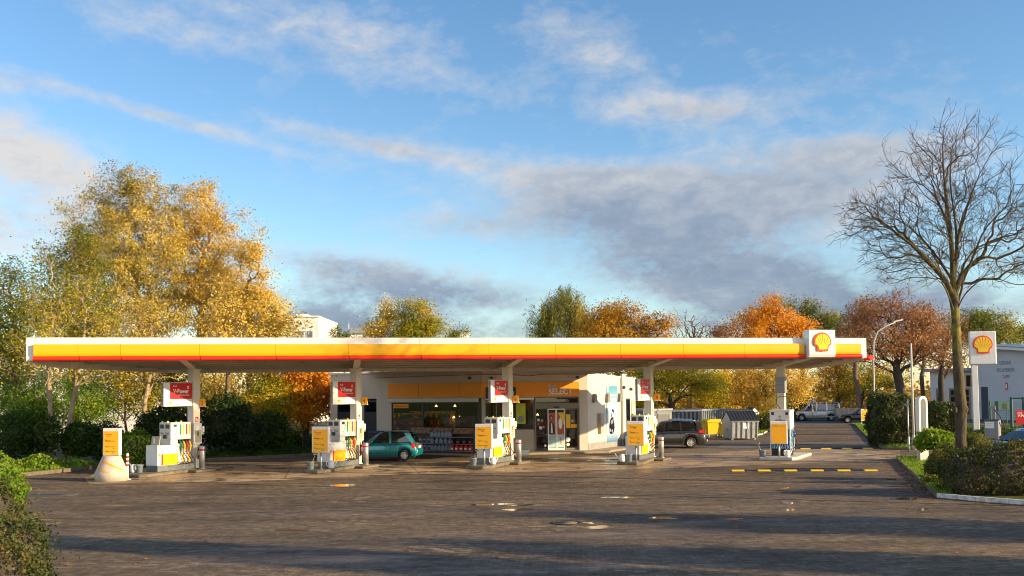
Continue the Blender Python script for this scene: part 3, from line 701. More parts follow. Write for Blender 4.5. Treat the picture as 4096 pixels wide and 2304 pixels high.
def window(Fm, x0, x1, z0, z1, mull=(), fr=.05, name='window', fm='frame', gm='glass', y=.06):
    f = SM(Fm)
    f.box(x0, x0 + fr, y - .04, y + .06, z0, z1); f.box(x1 - fr, x1, y - .04, y + .06, z0, z1)
    f.box(x0 + fr, x1 - fr, y - .04, y + .06, z0, z0 + fr); f.box(x0 + fr, x1 - fr, y - .04, y + .06, z1 - fr, z1)
    for q in mull: f.box(q - fr / 2, q + fr / 2, y - .038, y + .058, z0 + fr, z1 - fr)
    fo = f.build(name, fm, shop)
    g = SM(Fm); g.box(x0 + fr, x1 - fr, y + .005, y + .012, z0 + fr, z1 - fr); g.build('pane', gm, fo); return fo
window(F1, a, b_, 1.28, 3.05, [s1(1985)])
w = SM(F1); w.box(a + .04, b_ - .02, -.03, .02, 2.92, 3.03); w.build('shutter', 'white', shop)
# yellow green poster in the window
w = SM(F1); w.box(s1(2064), s1(2102), .045, .055, 1.62, 2.72); po_ = w.build('window_poster', mat('lime_poster', (.42, .48, .02), .6), shop)
w = SM(F1); w.disc(((s1(2064)+s1(2102))/2, .044, 1.88), (0, -1, 0), .17, .004, 20, 0); w.disc(((s1(2064)+s1(2102))/2, .040, 1.88), (0, -1, 0), .15, .003, 20, 1)
w.text('U', ((s1(2064)+s1(2102))/2 - .08, .036, 1.80), (1,0,0), (0,0,1), .2, 0, .02)
for k, ln in enumerate(('Reifendruck', 'pruefen', 'Luft und', 'Wasser')): w.text(ln, (s1(2064) + .06, .044, 2.58 - k * .12), (1,0,0), (0,0,1), .07, 2)
w.build('poster_print', ['textnavy', 'lightgrey', 'textgreen'], po_)
# door assembly
f = SM(F1); xm0, xm1 = s1(2190), s1(2258)
for x in (c_ - .06, d_): f.box(x, x + .06, -.04, .2, .0, 3.06)
f.box(c_, d_, -.035, .19, 2.42, 2.72); f.box(c_, d_, -.03, .19, 3.0, 3.06)
f.box(c_, d_, -.03, .19, .0, .16); dfo = f.build('door_frame', 'frame', shop)
g = SM(F1); g.box(c_, d_, .03, .04, 2.72, 3.0); g.build('transom_pane', 'glass', dfo)
g = SM(F1); g.box((xm0+xm1)/2 - .16, (xm0+xm1)/2 + .16, -.09, -.036, 2.46, 2.53); g.build('motion_sensor', 'black', dfo)
for k, (x0, x1, y, fm_) in enumerate(((c_ + .005, xm0 - .01, .08, 'darkframe'), (xm0, (xm0+xm1)/2 - .005, .02, 'white'), ((xm0+xm1)/2 + .005, xm1, .02, 'white'), (xm1 + .05, d_ - .005, .08, 'frame'))):
    f = SM(F1); q = .045
    f.box(x0, x0 + q, y, y + .04, .17, 2.41); f.box(x1 - q, x1, y, y + .04, .17, 2.41); f.box(x0 + q, x1 - q, y, y + .04, .17, .27); f.box(x0 + q, x1 - q, y, y + .04, 2.35, 2.41)
    leaf = f.build('sliding_door', fm_, shop)
    g = SM(F1); g.box(x0 + q, x1 - q, y + .015, y + .022, .27, 2.35); g.build('pane', 'glass', leaf)
    r = SM(F1); yy = y + .012
    if k in (1, 2):
        r.box(x0 + q, x1 - q, yy - .004, yy, .3, 1.0, 0); r.box(x0 + q, x1 - q, yy - .004, yy, 1.0, 2.2, 1)
        if k == 1:
            r.ell((x0 + .19, yy - .008, 1.93), .1, .004, .13, 12, 3); r.ell((x0 + .2, yy - .012, 1.9), .065, .004, .09, 12, 2)
            r.extr([(x0 + .07, yy - .006, 1.05), (x0 + .42, yy - .006, 1.05), (x0 + .36, yy - .006, 1.55), (x0 + .2, yy - .006, 1.72), (x0 + .1, yy - .006, 1.6)], (0, -.004, 0), 3)
            r.extr([(x0 + .17, yy - .011, 1.1), (x0 + .27, yy - .011, 1.1), (x0 + .24, yy - .011, 1.62), (x0 + .18, yy - .011, 1.62)], (0, -.003, 0), 4)
            for z in (.9, .82, .74): r.text('Jetzt neu im Shop', (x0 + .08, yy - .006, z), (1,0,0), (0,0,1), .05, 3)
        else:
            r.extr([(x0 + .1, yy - .006, 2.2), (x1 - .05, yy - .006, 2.2), (x1 - .05, yy - .006, 1.5)], (0, -.004, 0), 5)
            r.ell((x0 + .22, yy - .008, 1.6), .11, .004, .3, 12, 4); r.box(x0 + .2, x0 + .28, yy - .008, yy - .004, .5, .85, 2)
        r.build('door_poster', [mat('poster_pale_blue', (.42, .58, .60), .6), mat('poster_red', (.42, .09, .04), .6), mat('poster_skin', (.50, .30, .20), .6), 'textblack', 'textwhite', 'rubyel'], leaf)
    elif k == 0:
        for (u, z, s_, m_) in ((.1, 1.75, .12, 4), (.3, 1.72, .12, 6), (.1, 1.52, .1, 5), (.2, 1.3, .15, 4), (.38, 1.36, .11, 6)): r.box(x0 + u, x0 + u + s_, yy - .004, yy, z, z + s_, m_)
        r.disc((x1 - .12, yy, .42), (0, -1, 0), .07, .004, 14, 4)
        split(r, 'door_sticker', ['blackcar', 'black', 'wood', 'black', 'textwhite', 'rubred', 'bucket'], leaf)
    else:
        r.box(x0 + .05, x0 + .28, yy - .004, yy, 1.35, 1.95, 0); r.box(x0 + .05, x0 + .28, yy - .004, yy, 1.95, 2.1, 1); r.box(x0 + .32, x1 - .06, yy - .004, yy, 1.35, 1.55, 2)
        r.disc((x0 + .4, yy, 1.72), (0, -1, 0), .09, .004, 5, 3); r.disc((x0 + .14, yy, .72), (0, -1, 0), .13, .004, 18, 4); r.disc((x0 + .14, yy, .45), (0, -1, 0), .09, .004, 14, 4)
        r.text('L', (x0 + .1, yy - .005, .66), (1,0,0), (0,0,1), .14, 5)
        split(r, 'door_sticker', ['rubyel', 'textnavy', 'orange', mat('pink_sticker', (.6, .3, .32), .6), 'textwhite', 'textblack'], leaf)
# -- window wing
e0, e1, e2 = s0(1565), s0(1689), s0(1912)
dA0, dA1, dB0, dB1 = s0(1347), s0(1402), s0(1454), s0(1506)
w = SM(F0)
w.box(0, LW - .02, 0, .25, 3.04, ZRF); w.box(0, dA0, 0, .25, 0, 3.04); w.box(dA1, dB0, 0, .25, 0, 3.04); w.box(dB1, e0, 0, .25, 0, 3.04)
w.build('window_wing_wall', 'plaster', shop)
w = SM(F0); w.box(e0, LW, .01, .2, 0, 1.24); w.box(e2, LW, .012, .2, 1.24, 3.04); w.build('dark_panel', 'darkframe', shop)
w = SM(F0); w.box(s0(1556), LW + .03, -.10, -.002, 3.08, 3.87); bd0 = w.build('orange_band', 'amber', shop)
w = SM(F0)
for px in (1678, 1843): w.box(s0(px), s0(px) + .015, -.103, -.1, 3.08, 3.87)
w.build('band_joint', 'darkframe', bd0)
w = SM(F0); w.box(s0(1556), s0(1915), -.16, -.001, 2.82, 3.05); w.build('shutter_box', 'grey_cab', shop, .02)
window(F0, e0, e1, 1.24, 2.82, [], fm='darkframe'); window(F0, e1, e2, 1.24, 2.82, [], fm='darkframe')
w = SM(F0); w.box(s0(1572), s0(1632), .04, .055, 2.5, 2.74); np_ = w.build('window_sign', 'amber', shop)
w = SM(F0); w.text('Nachtschalter', (s0(1578), .038, 2.57), (1,0,0), (0,0,1), .13, 0, .01, width=s0(1626) - s0(1578)); w.build('window_sign_lettering', 'textblack', np_)
for x0, x1 in ((dA0, dA1), (dB0, dB1)):
    w = SM(F0); w.box(x0, x1, .08, .16, 0, 2.98); q = .09
    dr = w.build('side_door', 'navy', shop)
    g = SM(F0); g.box(x0 + q, x1 - q, .055, .079, 2.3, 2.84); g.build('door_pane', 'glass', dr)
    g = SM(F0); g.box(x0 + q, x1 - q, .066, .079, .2, 1.0); g.box(x0 + q, x1 - q, .066, .079, 1.15, 2.15); g.build('door_field', 'navy', dr)
    g = SM(F0); g.box(x1 - .12, x1 - .02, .0, .07, 1.05, 1.12); g.build('handle', 'inox', dr)
w = SM(F0); w.box(-.1, LW + .02, -.08, .3, ZRF + .001, ZRF + .1)
w.T = F1; w.box(-.02, sC + .05, -.08, .3, ZRF + .002, ZRF + .1); w.build('parapet_cap', 'canopy_white', shop)
# -- sunny side wall and annex
ZS0, ZS1 = 4.28, 4.05
w = SM(F2)
w.extr([(0.26, 0, .5), (sE, 0, .5), (sE, 0, ZS1), (.26, 0, ZS0)], (0, .25, 0)); w.box(.0, .26, .0, .25, .5, ZRF)
sP = s2(2482)
w.box(sP, sP + .45, -.14, -.001, .5, ZS1 + .30); w.build('side_wall', 'plaster', shop)
w = SM(F2); w.box(.0, sE, -.012, .24, 0, .499); w.box(sP - .01, sP + .46, -.15, -.013, 0, .499); w.build('wall_base', 'plinth', shop)
w = SM(F2); w.extr([(.27, -.04, ZS0), (sE + .04, -.04, ZS1), (sE + .04, -.04, ZS1 + .07), (.27, -.04, ZS0 + .07)], (0, .4, 0)); w.build('roof_edge', 'canopy_white', shop)
w = SM(F2); w.box(sP - .02, sP + .47, -.16, -.0, ZS1 + .30, ZS1 + .42); w.build('pillar_cap', 'bluegrey', shop)
for px in (2373, 2425, 2474):
    w = SM(F2); x = s2(px); w.extr([(x - .17, -.002, 2.72), (x + .17, -.002, 2.72), (x + .10, -.002, 3.2), (x - .10, -.002, 3.2)], (0, -.18, 0)); w.build('wall_lamp', mat('lamp_taupe', (.24, .20, .18), .5), shop, .01)
w = SM(F2); x = s2(2501); w.box(x, s2(2519), -.02, .02, 1.0, 2.9); f_ = w.build('slit_window', 'frame', shop)
w = SM(F2); w.box(x + .06, s2(2519) - .06, -.026, -.021, 1.06, 2.84); w.build('pane', 'glass', f_)
w = SM(F2); x0, x1 = s2(2389), s2(2402); w.box(x0, x1, -.2, -.001, .98, 2.1); w.build('meter_box', 'beige', shop, .01)
w = SM(F2); w.box(x1 + .02, s2(2410), -.08, -.001, 1.1, 2.0); w.box(x1 + .1, s2(2410) - .1, -.085, -.081, 1.5, 1.9, 1); w.build('notice_panel', ['cabinet', 'beige'], shop)
for px, z in ((2484, 3.55), (2520, 3.45)):
    w = SM(F2); w.ell((s2(px), -.2 if px < 2500 else -.07, z), .1, .1, .1, 10); w.build('dome_camera', 'darkplastic', shop)
w = SM(F1)
for px in (1965, 2309): w.tube([(s1(px), 0, 4.12), (s1(px), -.16, 4.10)], .07, 10)
w.T = F0; w.tube([(s0(1882), 0, 4.12), (s0(1882), -.16, 4.10)], .07, 10); w.build('bullet_camera', 'darkplastic', shop)
w = SM(F1); w.tube([(0, -.03, 4.30), (1.5, -.03, 4.29), (2.6, -.03, 4.20), (3.4, -.03, 4.29), (sC, -.03, 4.28)], .018, 6)
w.T = F0; w.tube([(3.2, -.03, 4.22), (6, -.03, 4.26), (LW, -.03, 4.30)], .018, 6); w.build('red_cable', 'rubred', shop)
# -- roof, rear walls, interior (all behind the glass)
rear = [P0 + Vector((4.2, 8.5, 0)), E_ + Vector((-3.6, 2.2, 0))]
outline = [P0, K, C_, E_, rear[1], rear[0]]
w = MB(); w.T = Matrix.Translation(-K)
ins = [P0 + Vector((.22, .3, 0)), K + Vector((0, .3, 0)), C_ + Vector((-.2, .28, 0)), E_ + Vector((-.25, 0, 0)), rear[1], rear[0]]
w.prism([(p.x, p.y) for p in ins], 3.95, 4.02); w.build('roof', 'lightgrey', shop)
w = MB(); w.T = Matrix.Translation(-K)
for A, B in ((E_, rear[1]), (rear[1], rear[0]), (rear[0], P0)):
    dd = (B - A).normalized(); nn = Vector((-dd.y, dd.x, 0)); w.extr([A + dd*.02, B - dd*.02, B - dd*.02 + Vector((0,0,3.94)), A + dd*.02 + Vector((0,0,3.94))], nn * .2)
w.build('rear_wall', 'plaster', shop)
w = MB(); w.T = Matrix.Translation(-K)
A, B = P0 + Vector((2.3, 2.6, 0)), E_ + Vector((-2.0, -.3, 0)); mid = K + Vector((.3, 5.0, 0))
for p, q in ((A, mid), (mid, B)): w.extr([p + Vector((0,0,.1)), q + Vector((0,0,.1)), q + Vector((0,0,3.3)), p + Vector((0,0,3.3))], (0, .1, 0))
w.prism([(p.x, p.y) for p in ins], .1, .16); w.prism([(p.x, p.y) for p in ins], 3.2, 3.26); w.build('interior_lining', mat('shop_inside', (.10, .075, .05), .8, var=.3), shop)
def inner(px, D, z0, z1, wd, dp, col, nm, lab, cat):
    p = at(px, 1700, D); t = tag(MB().box(-wd/2, wd/2, -dp/2 + .12, dp/2, 0, z1 - z0).build(nm, col), lab, cat); t.location = (p.x, p.y, z0)
    b = MB(); k = 0; z = .25
    while z < z1 - z0 - .2:
        x = -wd/2 + .05
        while x < wd/2 - .15:
            w_ = random.uniform(.07, .16); b.box(x, x + w_, -dp/2, -dp/2 + .118, z, z + random.uniform(.14, .26), random.randrange(6)); x += w_ + .012
        z += .38
    q = b.build('stock', ['rubyel', 'rubred', 'textwhite', 'bagblue', 'green', 'orange'], t); q['kind'] = 'stuff'
M['bagblue'] = mat('bag_blue', (.12, .17, .28), .3, var=.3)
inner(1800, 53.6, .16, 1.15, 2.2, .5, 'beige', 'sales_counter', 'brown sales counter seen through the large shop window', 'counter')
inner(1730, 54.2, .16, 2.3, 2.6, .4, 'wood', 'goods_shelf', 'long stocked shelf at the back of the big window', 'shelf')
inner(1860, 53.4, .16, 2.0, 1.0, .4, 'beige', 'goods_shelf', 'short stocked shelf near the shop corner pillar', 'shelf')
inner(1620, 55.0, .16, 2.2, 1.4, .4, 'wood', 'goods_shelf', 'tall wooden goods shelf behind the night counter window', 'shelf')
inner(2170, 54.6, .16, 1.7, .5, .5, 'rubred', 'goods_shelf', 'red goods display behind the narrow glass beside the doors', 'shelf')
inner(2285, 54.8, .16, 1.6, .7, .5, 'beige', 'goods_shelf', 'low goods display behind the glass with the pink sticker', 'shelf')
bulb = nodes('warm_lamp')[0]; bulb.node_tree.nodes['Principled BSDF'].inputs['Emission Color'].default_value = (1, .62, .25, 1); bulb.node_tree.nodes['Principled BSDF'].inputs['Emission Strength'].default_value = 5.0
M['lampglow'] = bulb
for k, (px, z) in enumerate(((1745, 2.55), (1820, 2.55), (1838, 1.9), (1815, 1.9), (1585, 2.6), (2150, 2.0))):
    p = at(px, 1650, 54.0); t = thing('pendant_lamp', 'small warm pendant lamp glowing inside the shop', 'lamp', (p.x, p.y, z), 0, 'pendant lamps inside the shop')
    b = MB(); b.tube([(0, 0, .12), (0, 0, 3.19 - z)], .01, 5); b.build('cord', 'black', t); b = MB(); b.lathe([(.02, .12), (.09, 0)], n=10); b.build('shade', 'lampglow', t)
for px, D in ((1620, 54.0), (1780, 53.2), (2000, 53.6), (2170, 54.2), (2270, 54.6)):
    p = at(px, 1650, D); b = MB(); b.T = Matrix.Translation(Vector((p.x, p.y, 3.16)) - K); b.box(-.6, .6, -.15, .15, 0, .035); b.build('ceiling_light', 'lampglow', shop)
# -- blue poster banner and tall advert on the side wall
t = thing('wall_banner', 'tall blue car-wash banner with a black car on the sunlit shop wall', 'banner', C_)
def BN(): m = MB(); m.T = Matrix.Translation(K - C_) @ F2; return m
x0, x1 = s2(2424), s2(2467); z0, z1 = .42, 3.62
skyb, nt, p = nodes('banner_blue'); gz = nt.nodes.new('ShaderNodeSeparateXYZ'); lk(nt, coord(nt, 'World'), gz.inputs[0])
lk(nt, ramp(nt, mth(nt, 'DIVIDE', gz.outputs[2], 4.0), [(.1, (.04, .16, .34)), (.28, (.45, .53, .60)), (.5, (.42, .56, .66)), (.9, (.06, .27, .38))]), p.inputs['Base Color']); p.inputs['Roughness'].default_value = .5
w = BN(); w.box(x0, x1, -.03, -.002, z0, z1); w.build('banner_sheet', skyb, t)
w = BN(); cx = (x0 + x1) / 2; y = -.034
car = [(-.42, .95), (-.45, 1.35), (-.38, 1.62), (-.18, 1.8), (.12, 1.85), (.2, 1.5), (.28, 1.1), (.1, .92), (-.2, .86)]
w.extr([(cx + q, y, z) for q, z in car], (0, -.004, 0), 0); w.extr([(cx + q, y - .005, z) for q, z in ((-.25, 1.62), (.02, 1.72), (.05, 1.5), (-.2, 1.42))], (0, -.003, 0), 1)
w.extr([(cx + q, y, z) for q, z in ((-.2, 1.85), (.0, 2.3), (.22, 2.25), (.3, 1.2), (.26, 1.2), (.18, 2.1), (.02, 2.18), (-.12, 1.82))], (0, -.004, 0), 0)
for (q, z) in ((-.33, 1.1), (-.05, 1.05)): w.disc((cx + q, y - .006, z), (0, -1, 0), .1, .003, 12, 1)
w.text('FRISCHE AUTOS', (x0 + .12, y, 3.05), (1,0,0), (0,0,1), .16, 2, .01, width=(x1 - x0) * .8); w.text('FUER ALLE', (x0 + .12, y, 2.83), (1,0,0), (0,0,1), .16, 2, .01, width=(x1 - x0) * .75)
w.box(x0 + .03, x0 + .3, y - .003, y, 3.3, 3.6, 2); w.build('print', ['blackcar', 'lightgrey', 'textwhite'], t)
t = thing('wall_advert', 'narrow pale advert with a coffee cup beside the slit window', 'advert', C_)
x0, x1 = s2(2523), s2(2537); w = BN(); w.box(x0, x1, -.03, -.002, 1.35, 3.45); w.build('sheet', 'beige', t)
w = BN(); w.ell(((x0+x1)/2 + .05, -.034, 2.2), .24, .006, .2, 14, 0); w.ell(((x0+x1)/2 + .05, -.038, 2.2), .13, .006, .11, 14, 1); w.box(x0 + .05, x1 - .05, -.034, -.031, 2.75, 3.3, 0); w.box(x0 + .05, x1 - .05, -.034, -.031, 1.4, 1.9, 2); w.build('print', ['textwhite', 'wood', 'teal'], t)
# -- pavement slab and things in front of the shop
def off(P, d, n): return Vector(P) + Vector((d.y, -d.x, 0)) * n
pv = [off(P0, d0, .4), off(K, d0, 1.25) - d0*.1, off(K, d1, 1.25), off(C_, d1, 1.1) + d1 * .9, off(C_, d2, 1.15) + d2*.6, off(E_, d2, 1.3), E_ + d2 * 2, P0 + Vector((4, 8, 0))]
w = MB(); w.prism([(p.x, p.y) for p in pv], 0, .12); structure(w.build('shop_pavement', mat('pavement_slabs', (.30, .24, .18), .85, var=.2, ns=4, bump=.2), None, .03))
bo2 = dup(bo, gnd(2341, 1798, .12), 0, 'grey steel bollard with red band at the shop wall corner beside the doors')
t = thing('litter_bin', 'grey steel litter bin against the sunlit shop wall', 'bin', gnd(2490, 1776, .12), rad(60))
b = MB(); b.box(-.22, .22, -.2, .2, .04, .92); b.build('body', 'galv', t, .02); b = MB(); b.box(-.24, .24, -.22, .22, .92, .97); b.build('lid', 'darkplastic', t)
t = thing('teal_stand', 'tall teal advertising stand behind the pump numbered 6', 'advertising stand', gnd(2062, 1800, .12), rad(11))
b = MB(); b.box(-.45, .45, -.15, .15, 0, 2.15); b.build('frame', 'darkframe', t, .02); b = MB(); b.box(-.40, .40, -.156, -.151, .1, 2.1); b.build('teal_face', mat('teal_face', (.0, .17, .24), .4), t)
t = tag(MB().box(-.3, .3, -.2, .2, 0, .3).build('gas_box', 'cabinet', None, .02), 'low white box standing behind the steel bollard of pump 6', 'box'); t.location = gnd(2092, 1822, .12)
b = MB(); b.box(-.28, .28, -.18, .18, .3, .31); b.build('box_lid', 'lightgrey', t)
t = thing('mail_box', 'dark blue box standing by the side door behind the turquoise car', 'box', online(1525, K, d0) * d0 + K + Vector((d0.y, -d0.x, 0)) * .35, math.atan2(d0.y, d0.x))
b = MB(); b.box(-.45, .45, -.28, .28, .12, 1.12); b.build('body', 'navy', t, .02); b = MB(); b.box(-.48, .48, -.3, .3, 1.12, 1.24); b.build('lid', mat('blue_lid', (.02, .04, .16), .4), t)
# display racks with goods
yaw0 = math.atan2(d0.y, d0.x)
def rack_at(px, out=.75): return K + d0 * online(px, K, d0) + Vector((d0.y, -d0.x, 0)) * out
def make_rack():
    t = thing('display_rack', '', 'display rack', (0, 0, 0), yaw0, 'dark display racks below the shop window')
    b = MB()
    for x in (-.72, .69): b.box(x, x + .03, -.05, .30, .12, 1.36)
    b.box(-.69, .69, .27, .30, .12, 1.36); b.box(-.72, .72, -.3, .3, .12, .22); b.build('frame', 'darkframe', t)
    for z in (.22, .58, .94): MB().box(-.69, .69, -.28 + (z - .22) * .2, .27, z, z + .025).build('shelf', 'lightgrey', t)
    b = MB(); b.extr([(-.7, -.06, 1.14), (.7, -.06, 1.14), (.7, .05, 1.46), (-.7, .05, 1.46)], (0, .02, 0)); b.build('header_panel', mat('header_print', (.22, .12, .07), .5, var=.7, ns=7), t)
    return t
rk = make_rack(); rp = [rack_at(1716), rack_at(1796), rack_at(1875)]
rl = ['dark rack of white canisters nearest the turquoise car', 'middle dark rack filled with blue bags', 'dark rack of red bags closest to the shop corner']
rk.location = rp[0]; rk['label'] = rl[0]
for i in (1, 2): dup(rk, rp[i], yaw0, rl[i])
RM = lambda p: Matrix.Translation(p) @ Matrix.Rotation(yaw0, 4, 'Z')
def can_():
    o = MB(); o.extr([(-.12, -.08, 0), (.12, -.08, 0), (.12, -.08, .22), (.06, -.08, .28), (-.10, -.08, .28), (-.12, -.08, .24)], (0, .16, 0)); o = o.build('fluid_canister', 'lightgrey', None, .015)
    l_ = MB(); l_.box(-.09, .09, -.085, -.081, .04, .18); l_.build('label', 'textnavy', o); c = MB(); c.lathe([(.03, .28), (.03, .32)], (.0, 0, 0), 8); c.build('cap', 'darkplastic', o); return o
def bag_(m_, lm):
    o = MB(); o.extr([(-.11, -.05, 0), (.11, -.05, 0), (.12, -.05, .2), (.06, -.02, .30), (-.06, -.02, .30), (-.12, -.05, .2)], (0, .1, 0)); o = o.build('fluid_bag', m_, None, .02)
    l_ = MB(); l_.box(-.07, .07, -.056, -.051, .06, .16); l_.build('label', lm, o); return o
M['bagblue'] = mat('bag_blue', (.12, .17, .28), .3, var=.3)
def fill(proto, rp_, rows, lab, cat, grp):
    first = True
    for z, n in rows:
        for k in range(n):
            q = RM(rp_) @ Vector((-.56 + 1.12 * k / max(1, n - 1) if n > 1 else 0, -.1, z)); o = proto if first else dup(proto, q, yaw0)
            o.location = q; o.rotation_euler = (0, 0, yaw0); tag(o, lab, cat, grp); first = False
fill(can_(), rp[0], ((.245, 5), (.605, 5)), 'pale fluid canister with a blue label on the canister rack', 'canister', 'fluid canisters on the rack')
fill(bag_('bagblue', 'lightgrey'), rp[1], ((.245, 6), (.605, 5), (.965, 6)), 'blue screenwash bag on the middle display rack', 'bag', 'blue bags on the middle rack')
fill(bag_('rubred', 'textwhite'), rp[2], ((.245, 5),), 'red bag on the lowest shelf of the rack at the corner', 'bag', 'red bags on the corner rack')
fill(bag_('interior', 'textred'), rp[2], ((.605, 4),), 'dark packet with red label on the rack at the corner', 'packet', 'dark packets on the corner rack')
# ================================================================== VEHICLES (local +x is the front)
def ip(xs, tab): return float(np.interp(xs, [t[0] for t in tab], [t[1] for t in tab]))
def make_car(name, label, cat, loc, head, S, paint, group=None, detail=True):
    t = thing(name, label, cat, loc, head, group)
    x0, x1, W = S['x0'], S['x1'], S['W'] / 2; r = S['r']; ax = S['axles']; top = S['top']; roof = S['roof']; sill = S['sill']; tum = S.get('tumble', .26)
    R_ = r * 1.16
    xs = set(np.linspace(x0, x1, 44).tolist())
    for a in ax:
        for k in range(13): xs.add(a + R_ * math.cos(math.pi * k / 12))
    xs = sorted(x for x in xs if x0 <= x <= x1); xs = [x for i, x in enumerate(xs) if i == 0 or x - xs[i-1] > .004]
    def hw(x):
        L_ = x1 - x0; u = (x - x0) / L_
        e = S.get('taper', .10); return W * (1 - e * (max(0, (u - .72) / .28) ** 2.2) * 1.6 - e * (max(0, (.14 - u) / .14) ** 2))
    def zb(x):
        z = sill + (.05 if x > x1 - .25 or x < x0 + .25 else 0)
        for a in ax:
            d = R_ * R_ - (x - a) ** 2
            if d > 0: z = max(z, r + math.sqrt(d))
        return z
    def sec(x):
        zt = ip(x, top); b = min(zb(x), zt - .06); w = hw(x); h = zt - b
        return [(w - .07, b), (w - .012, b + .04 * min(1, h * 3)), (w, b + .42 * h), (w - .012, b + .74 * h), (w - .05, zt - .03), (w - .12, zt), (0, zt + .02)]
    mb = MB(); k = 7; vs = []
    for x in xs:
        for y, z in sec(x): vs.append((x, y, z))
    for x in xs:
        for y, z in sec(x): vs.append((x, -y, z))
    n = len(xs); fs = []; o = n * k
    for i in range(n - 1):
        for j in range(k - 1):
            fs.append((i*k+j, i*k+j+1, (i+1)*k+j+1, (i+1)*k+j)); fs.append((o+i*k+j, o+(i+1)*k+j, o+(i+1)*k+j+1, o+i*k+j+1))
    mb.add(vs, fs, 0, True)
    for i in (0, n - 1): mb.add([vs[i*k+j] for j in range(k)] + [vs[o+i*k+j] for j in range(k-1, -1, -1)], [tuple(range(2*k))], 0)
    mb.box(x0 + .1, x1 - .1, -W + .14, W - .14, sill + .02, sill + .08, 1)
    for a in ax: mb.box(a - R_ + .02, a + R_ - .02, -W + .28, W - .28, sill + .08, r + R_ * .9, 1)
    # greenhouse: roof skin, pillars
    g0, g1 = roof[0][0], roof[-1][0]
    def gy(x, z):
        zt = ip(x, top); return max(.1, hw(x) - .06 - tum * max(0, z - zt))
    rx = [x for x in np.linspace(g0, g1, 30)]
    def gsec(x):
        zt = ip(x, top); zr = max(zt + .002, ip(x, roof)); return zt, zr
    vs = []
    for x in rx:
        zt, zr = gsec(x); ye = gy(x, zr)
        vs += [(x, ye, zr - .012), (x, ye - .07, zr + .022), (x, ye * .5, zr + .04), (x, 0, zr + .045), (x, -ye * .5, zr + .04), (x, -ye + .07, zr + .022), (x, -ye, zr - .012)]
    fs = [(i*7+j, i*7+j+1, (i+1)*7+j+1, (i+1)*7+j) for i in range(len(rx)-1) for j in range(6)]
    sl = [abs(ip(rx[i+1], roof) - ip(rx[i], roof)) / (rx[i+1] - rx[i]) for i in range(len(rx)-1)]
    keep = []; wsf = []
    for i in range(len(rx)-1):
        for j in range(6):
            f = (i*7+j, i*7+j+1, (i+1)*7+j+1, (i+1)*7+j)
            (wsf if (sl[i] > .36 and 0 < j < 5) else keep).append(f)
    mb.add(vs, keep, 0, True)
    pil = S['pillars']
    for sgn in (1, -1):
        for (xa, xb, xc, xd) in pil:               # pillar: bottom xa..xb, top xc..xd
            za, zc = ip((xa+xb)/2, top) - .02, ip((xc+xd)/2, roof) - .005
            q = [(xa, sgn*gy(xa, za), za), (xb, sgn*gy(xb, za), za), (xd, sgn*gy(xd, zc), zc), (xc, sgn*gy(xc, zc), zc)]
            mb.extr(q, (0, -sgn * .05, 0), 0)
    body = mb.build('body', [paint, 'black'], t)
    gl = MB(); gl.add([tuple(Vector(v) * 1.0) for v in vs], wsf, 0, True); split(gl, 'window_glass', 'carglass', t)
    for sgn in (1, -1):
        for poly in S['windows']:
            pts = [(x, sgn * (gy(x, z) - .012), z) for x, z in poly]
            w = MB(); w.add(pts, [tuple(range(len(pts)))]); w.build('side_window', 'carglass', t)
    itr = MB(); itr.box(g0 + .25, g1 - .35, -W + .2, W - .2, ip((g0+g1)/2, top) - .12, ip((g0+g1)/2, top) + .022)
    for sx in S.get('seats', []):
        for y in (-.36, .36):
            itr.box(sx - .06, sx + .06, y - .22, y + .22, ip(sx, top), ip(sx, top) + .28); itr.box(sx - .04, sx + .04, y - .12, y + .12, ip(sx, top) + .28, ip(sx, top) + .44)
    itr.build('seats', 'interior', t)
    for a in ax:
        for sgn in (1, -1):
            w = MB(); yo = sgn * (W - .015); w.T = Matrix.Translation((a, yo, r)) @ Matrix.Rotation(math.pi/2 * (1 if sgn > 0 else -1), 4, 'X')
            w.lathe([(r * .62, -.0), (r * .93, .0), (r, .03), (r, .17), (r * .93, .2), (r * .6, .2)], n=28, cap=False)
            ty = w.build('wheel', 'tyre', t)
            w2 = MB(); w2.T = w.T; w2.lathe([(r * .63, .005), (r * .60, .005), (r * .57, .03)], n=28, cap=False); ns = S.get('spokes', 5)
            for q in range(ns):
                an = 2 * math.pi * q / ns; c, s_ = math.cos(an), math.sin(an); wd = r * (.5 / ns + .03)
                w2.extr([(c*r*.12 - s_*wd*.6, s_*r*.12 + c*wd*.6, .012), (c*r*.12 + s_*wd*.6, s_*r*.12 - c*wd*.6, .012), (c*r*.61 + s_*wd, s_*r*.61 - c*wd, .008), (c*r*.61 - s_*wd, s_*r*.61 + c*wd, .008)], (0, 0, .025))
            w2.disc((0, 0, .004), (0, 0, 1), r * .17, .03, 14); w2.build('rim', 'rim', ty)
            w3 = MB(); w3.T = w.T; w3.disc((0, 0, .05), (0, 0, 1), r * .6, .01, 20); w3.build('hub_shadow_disc', 'black', ty)
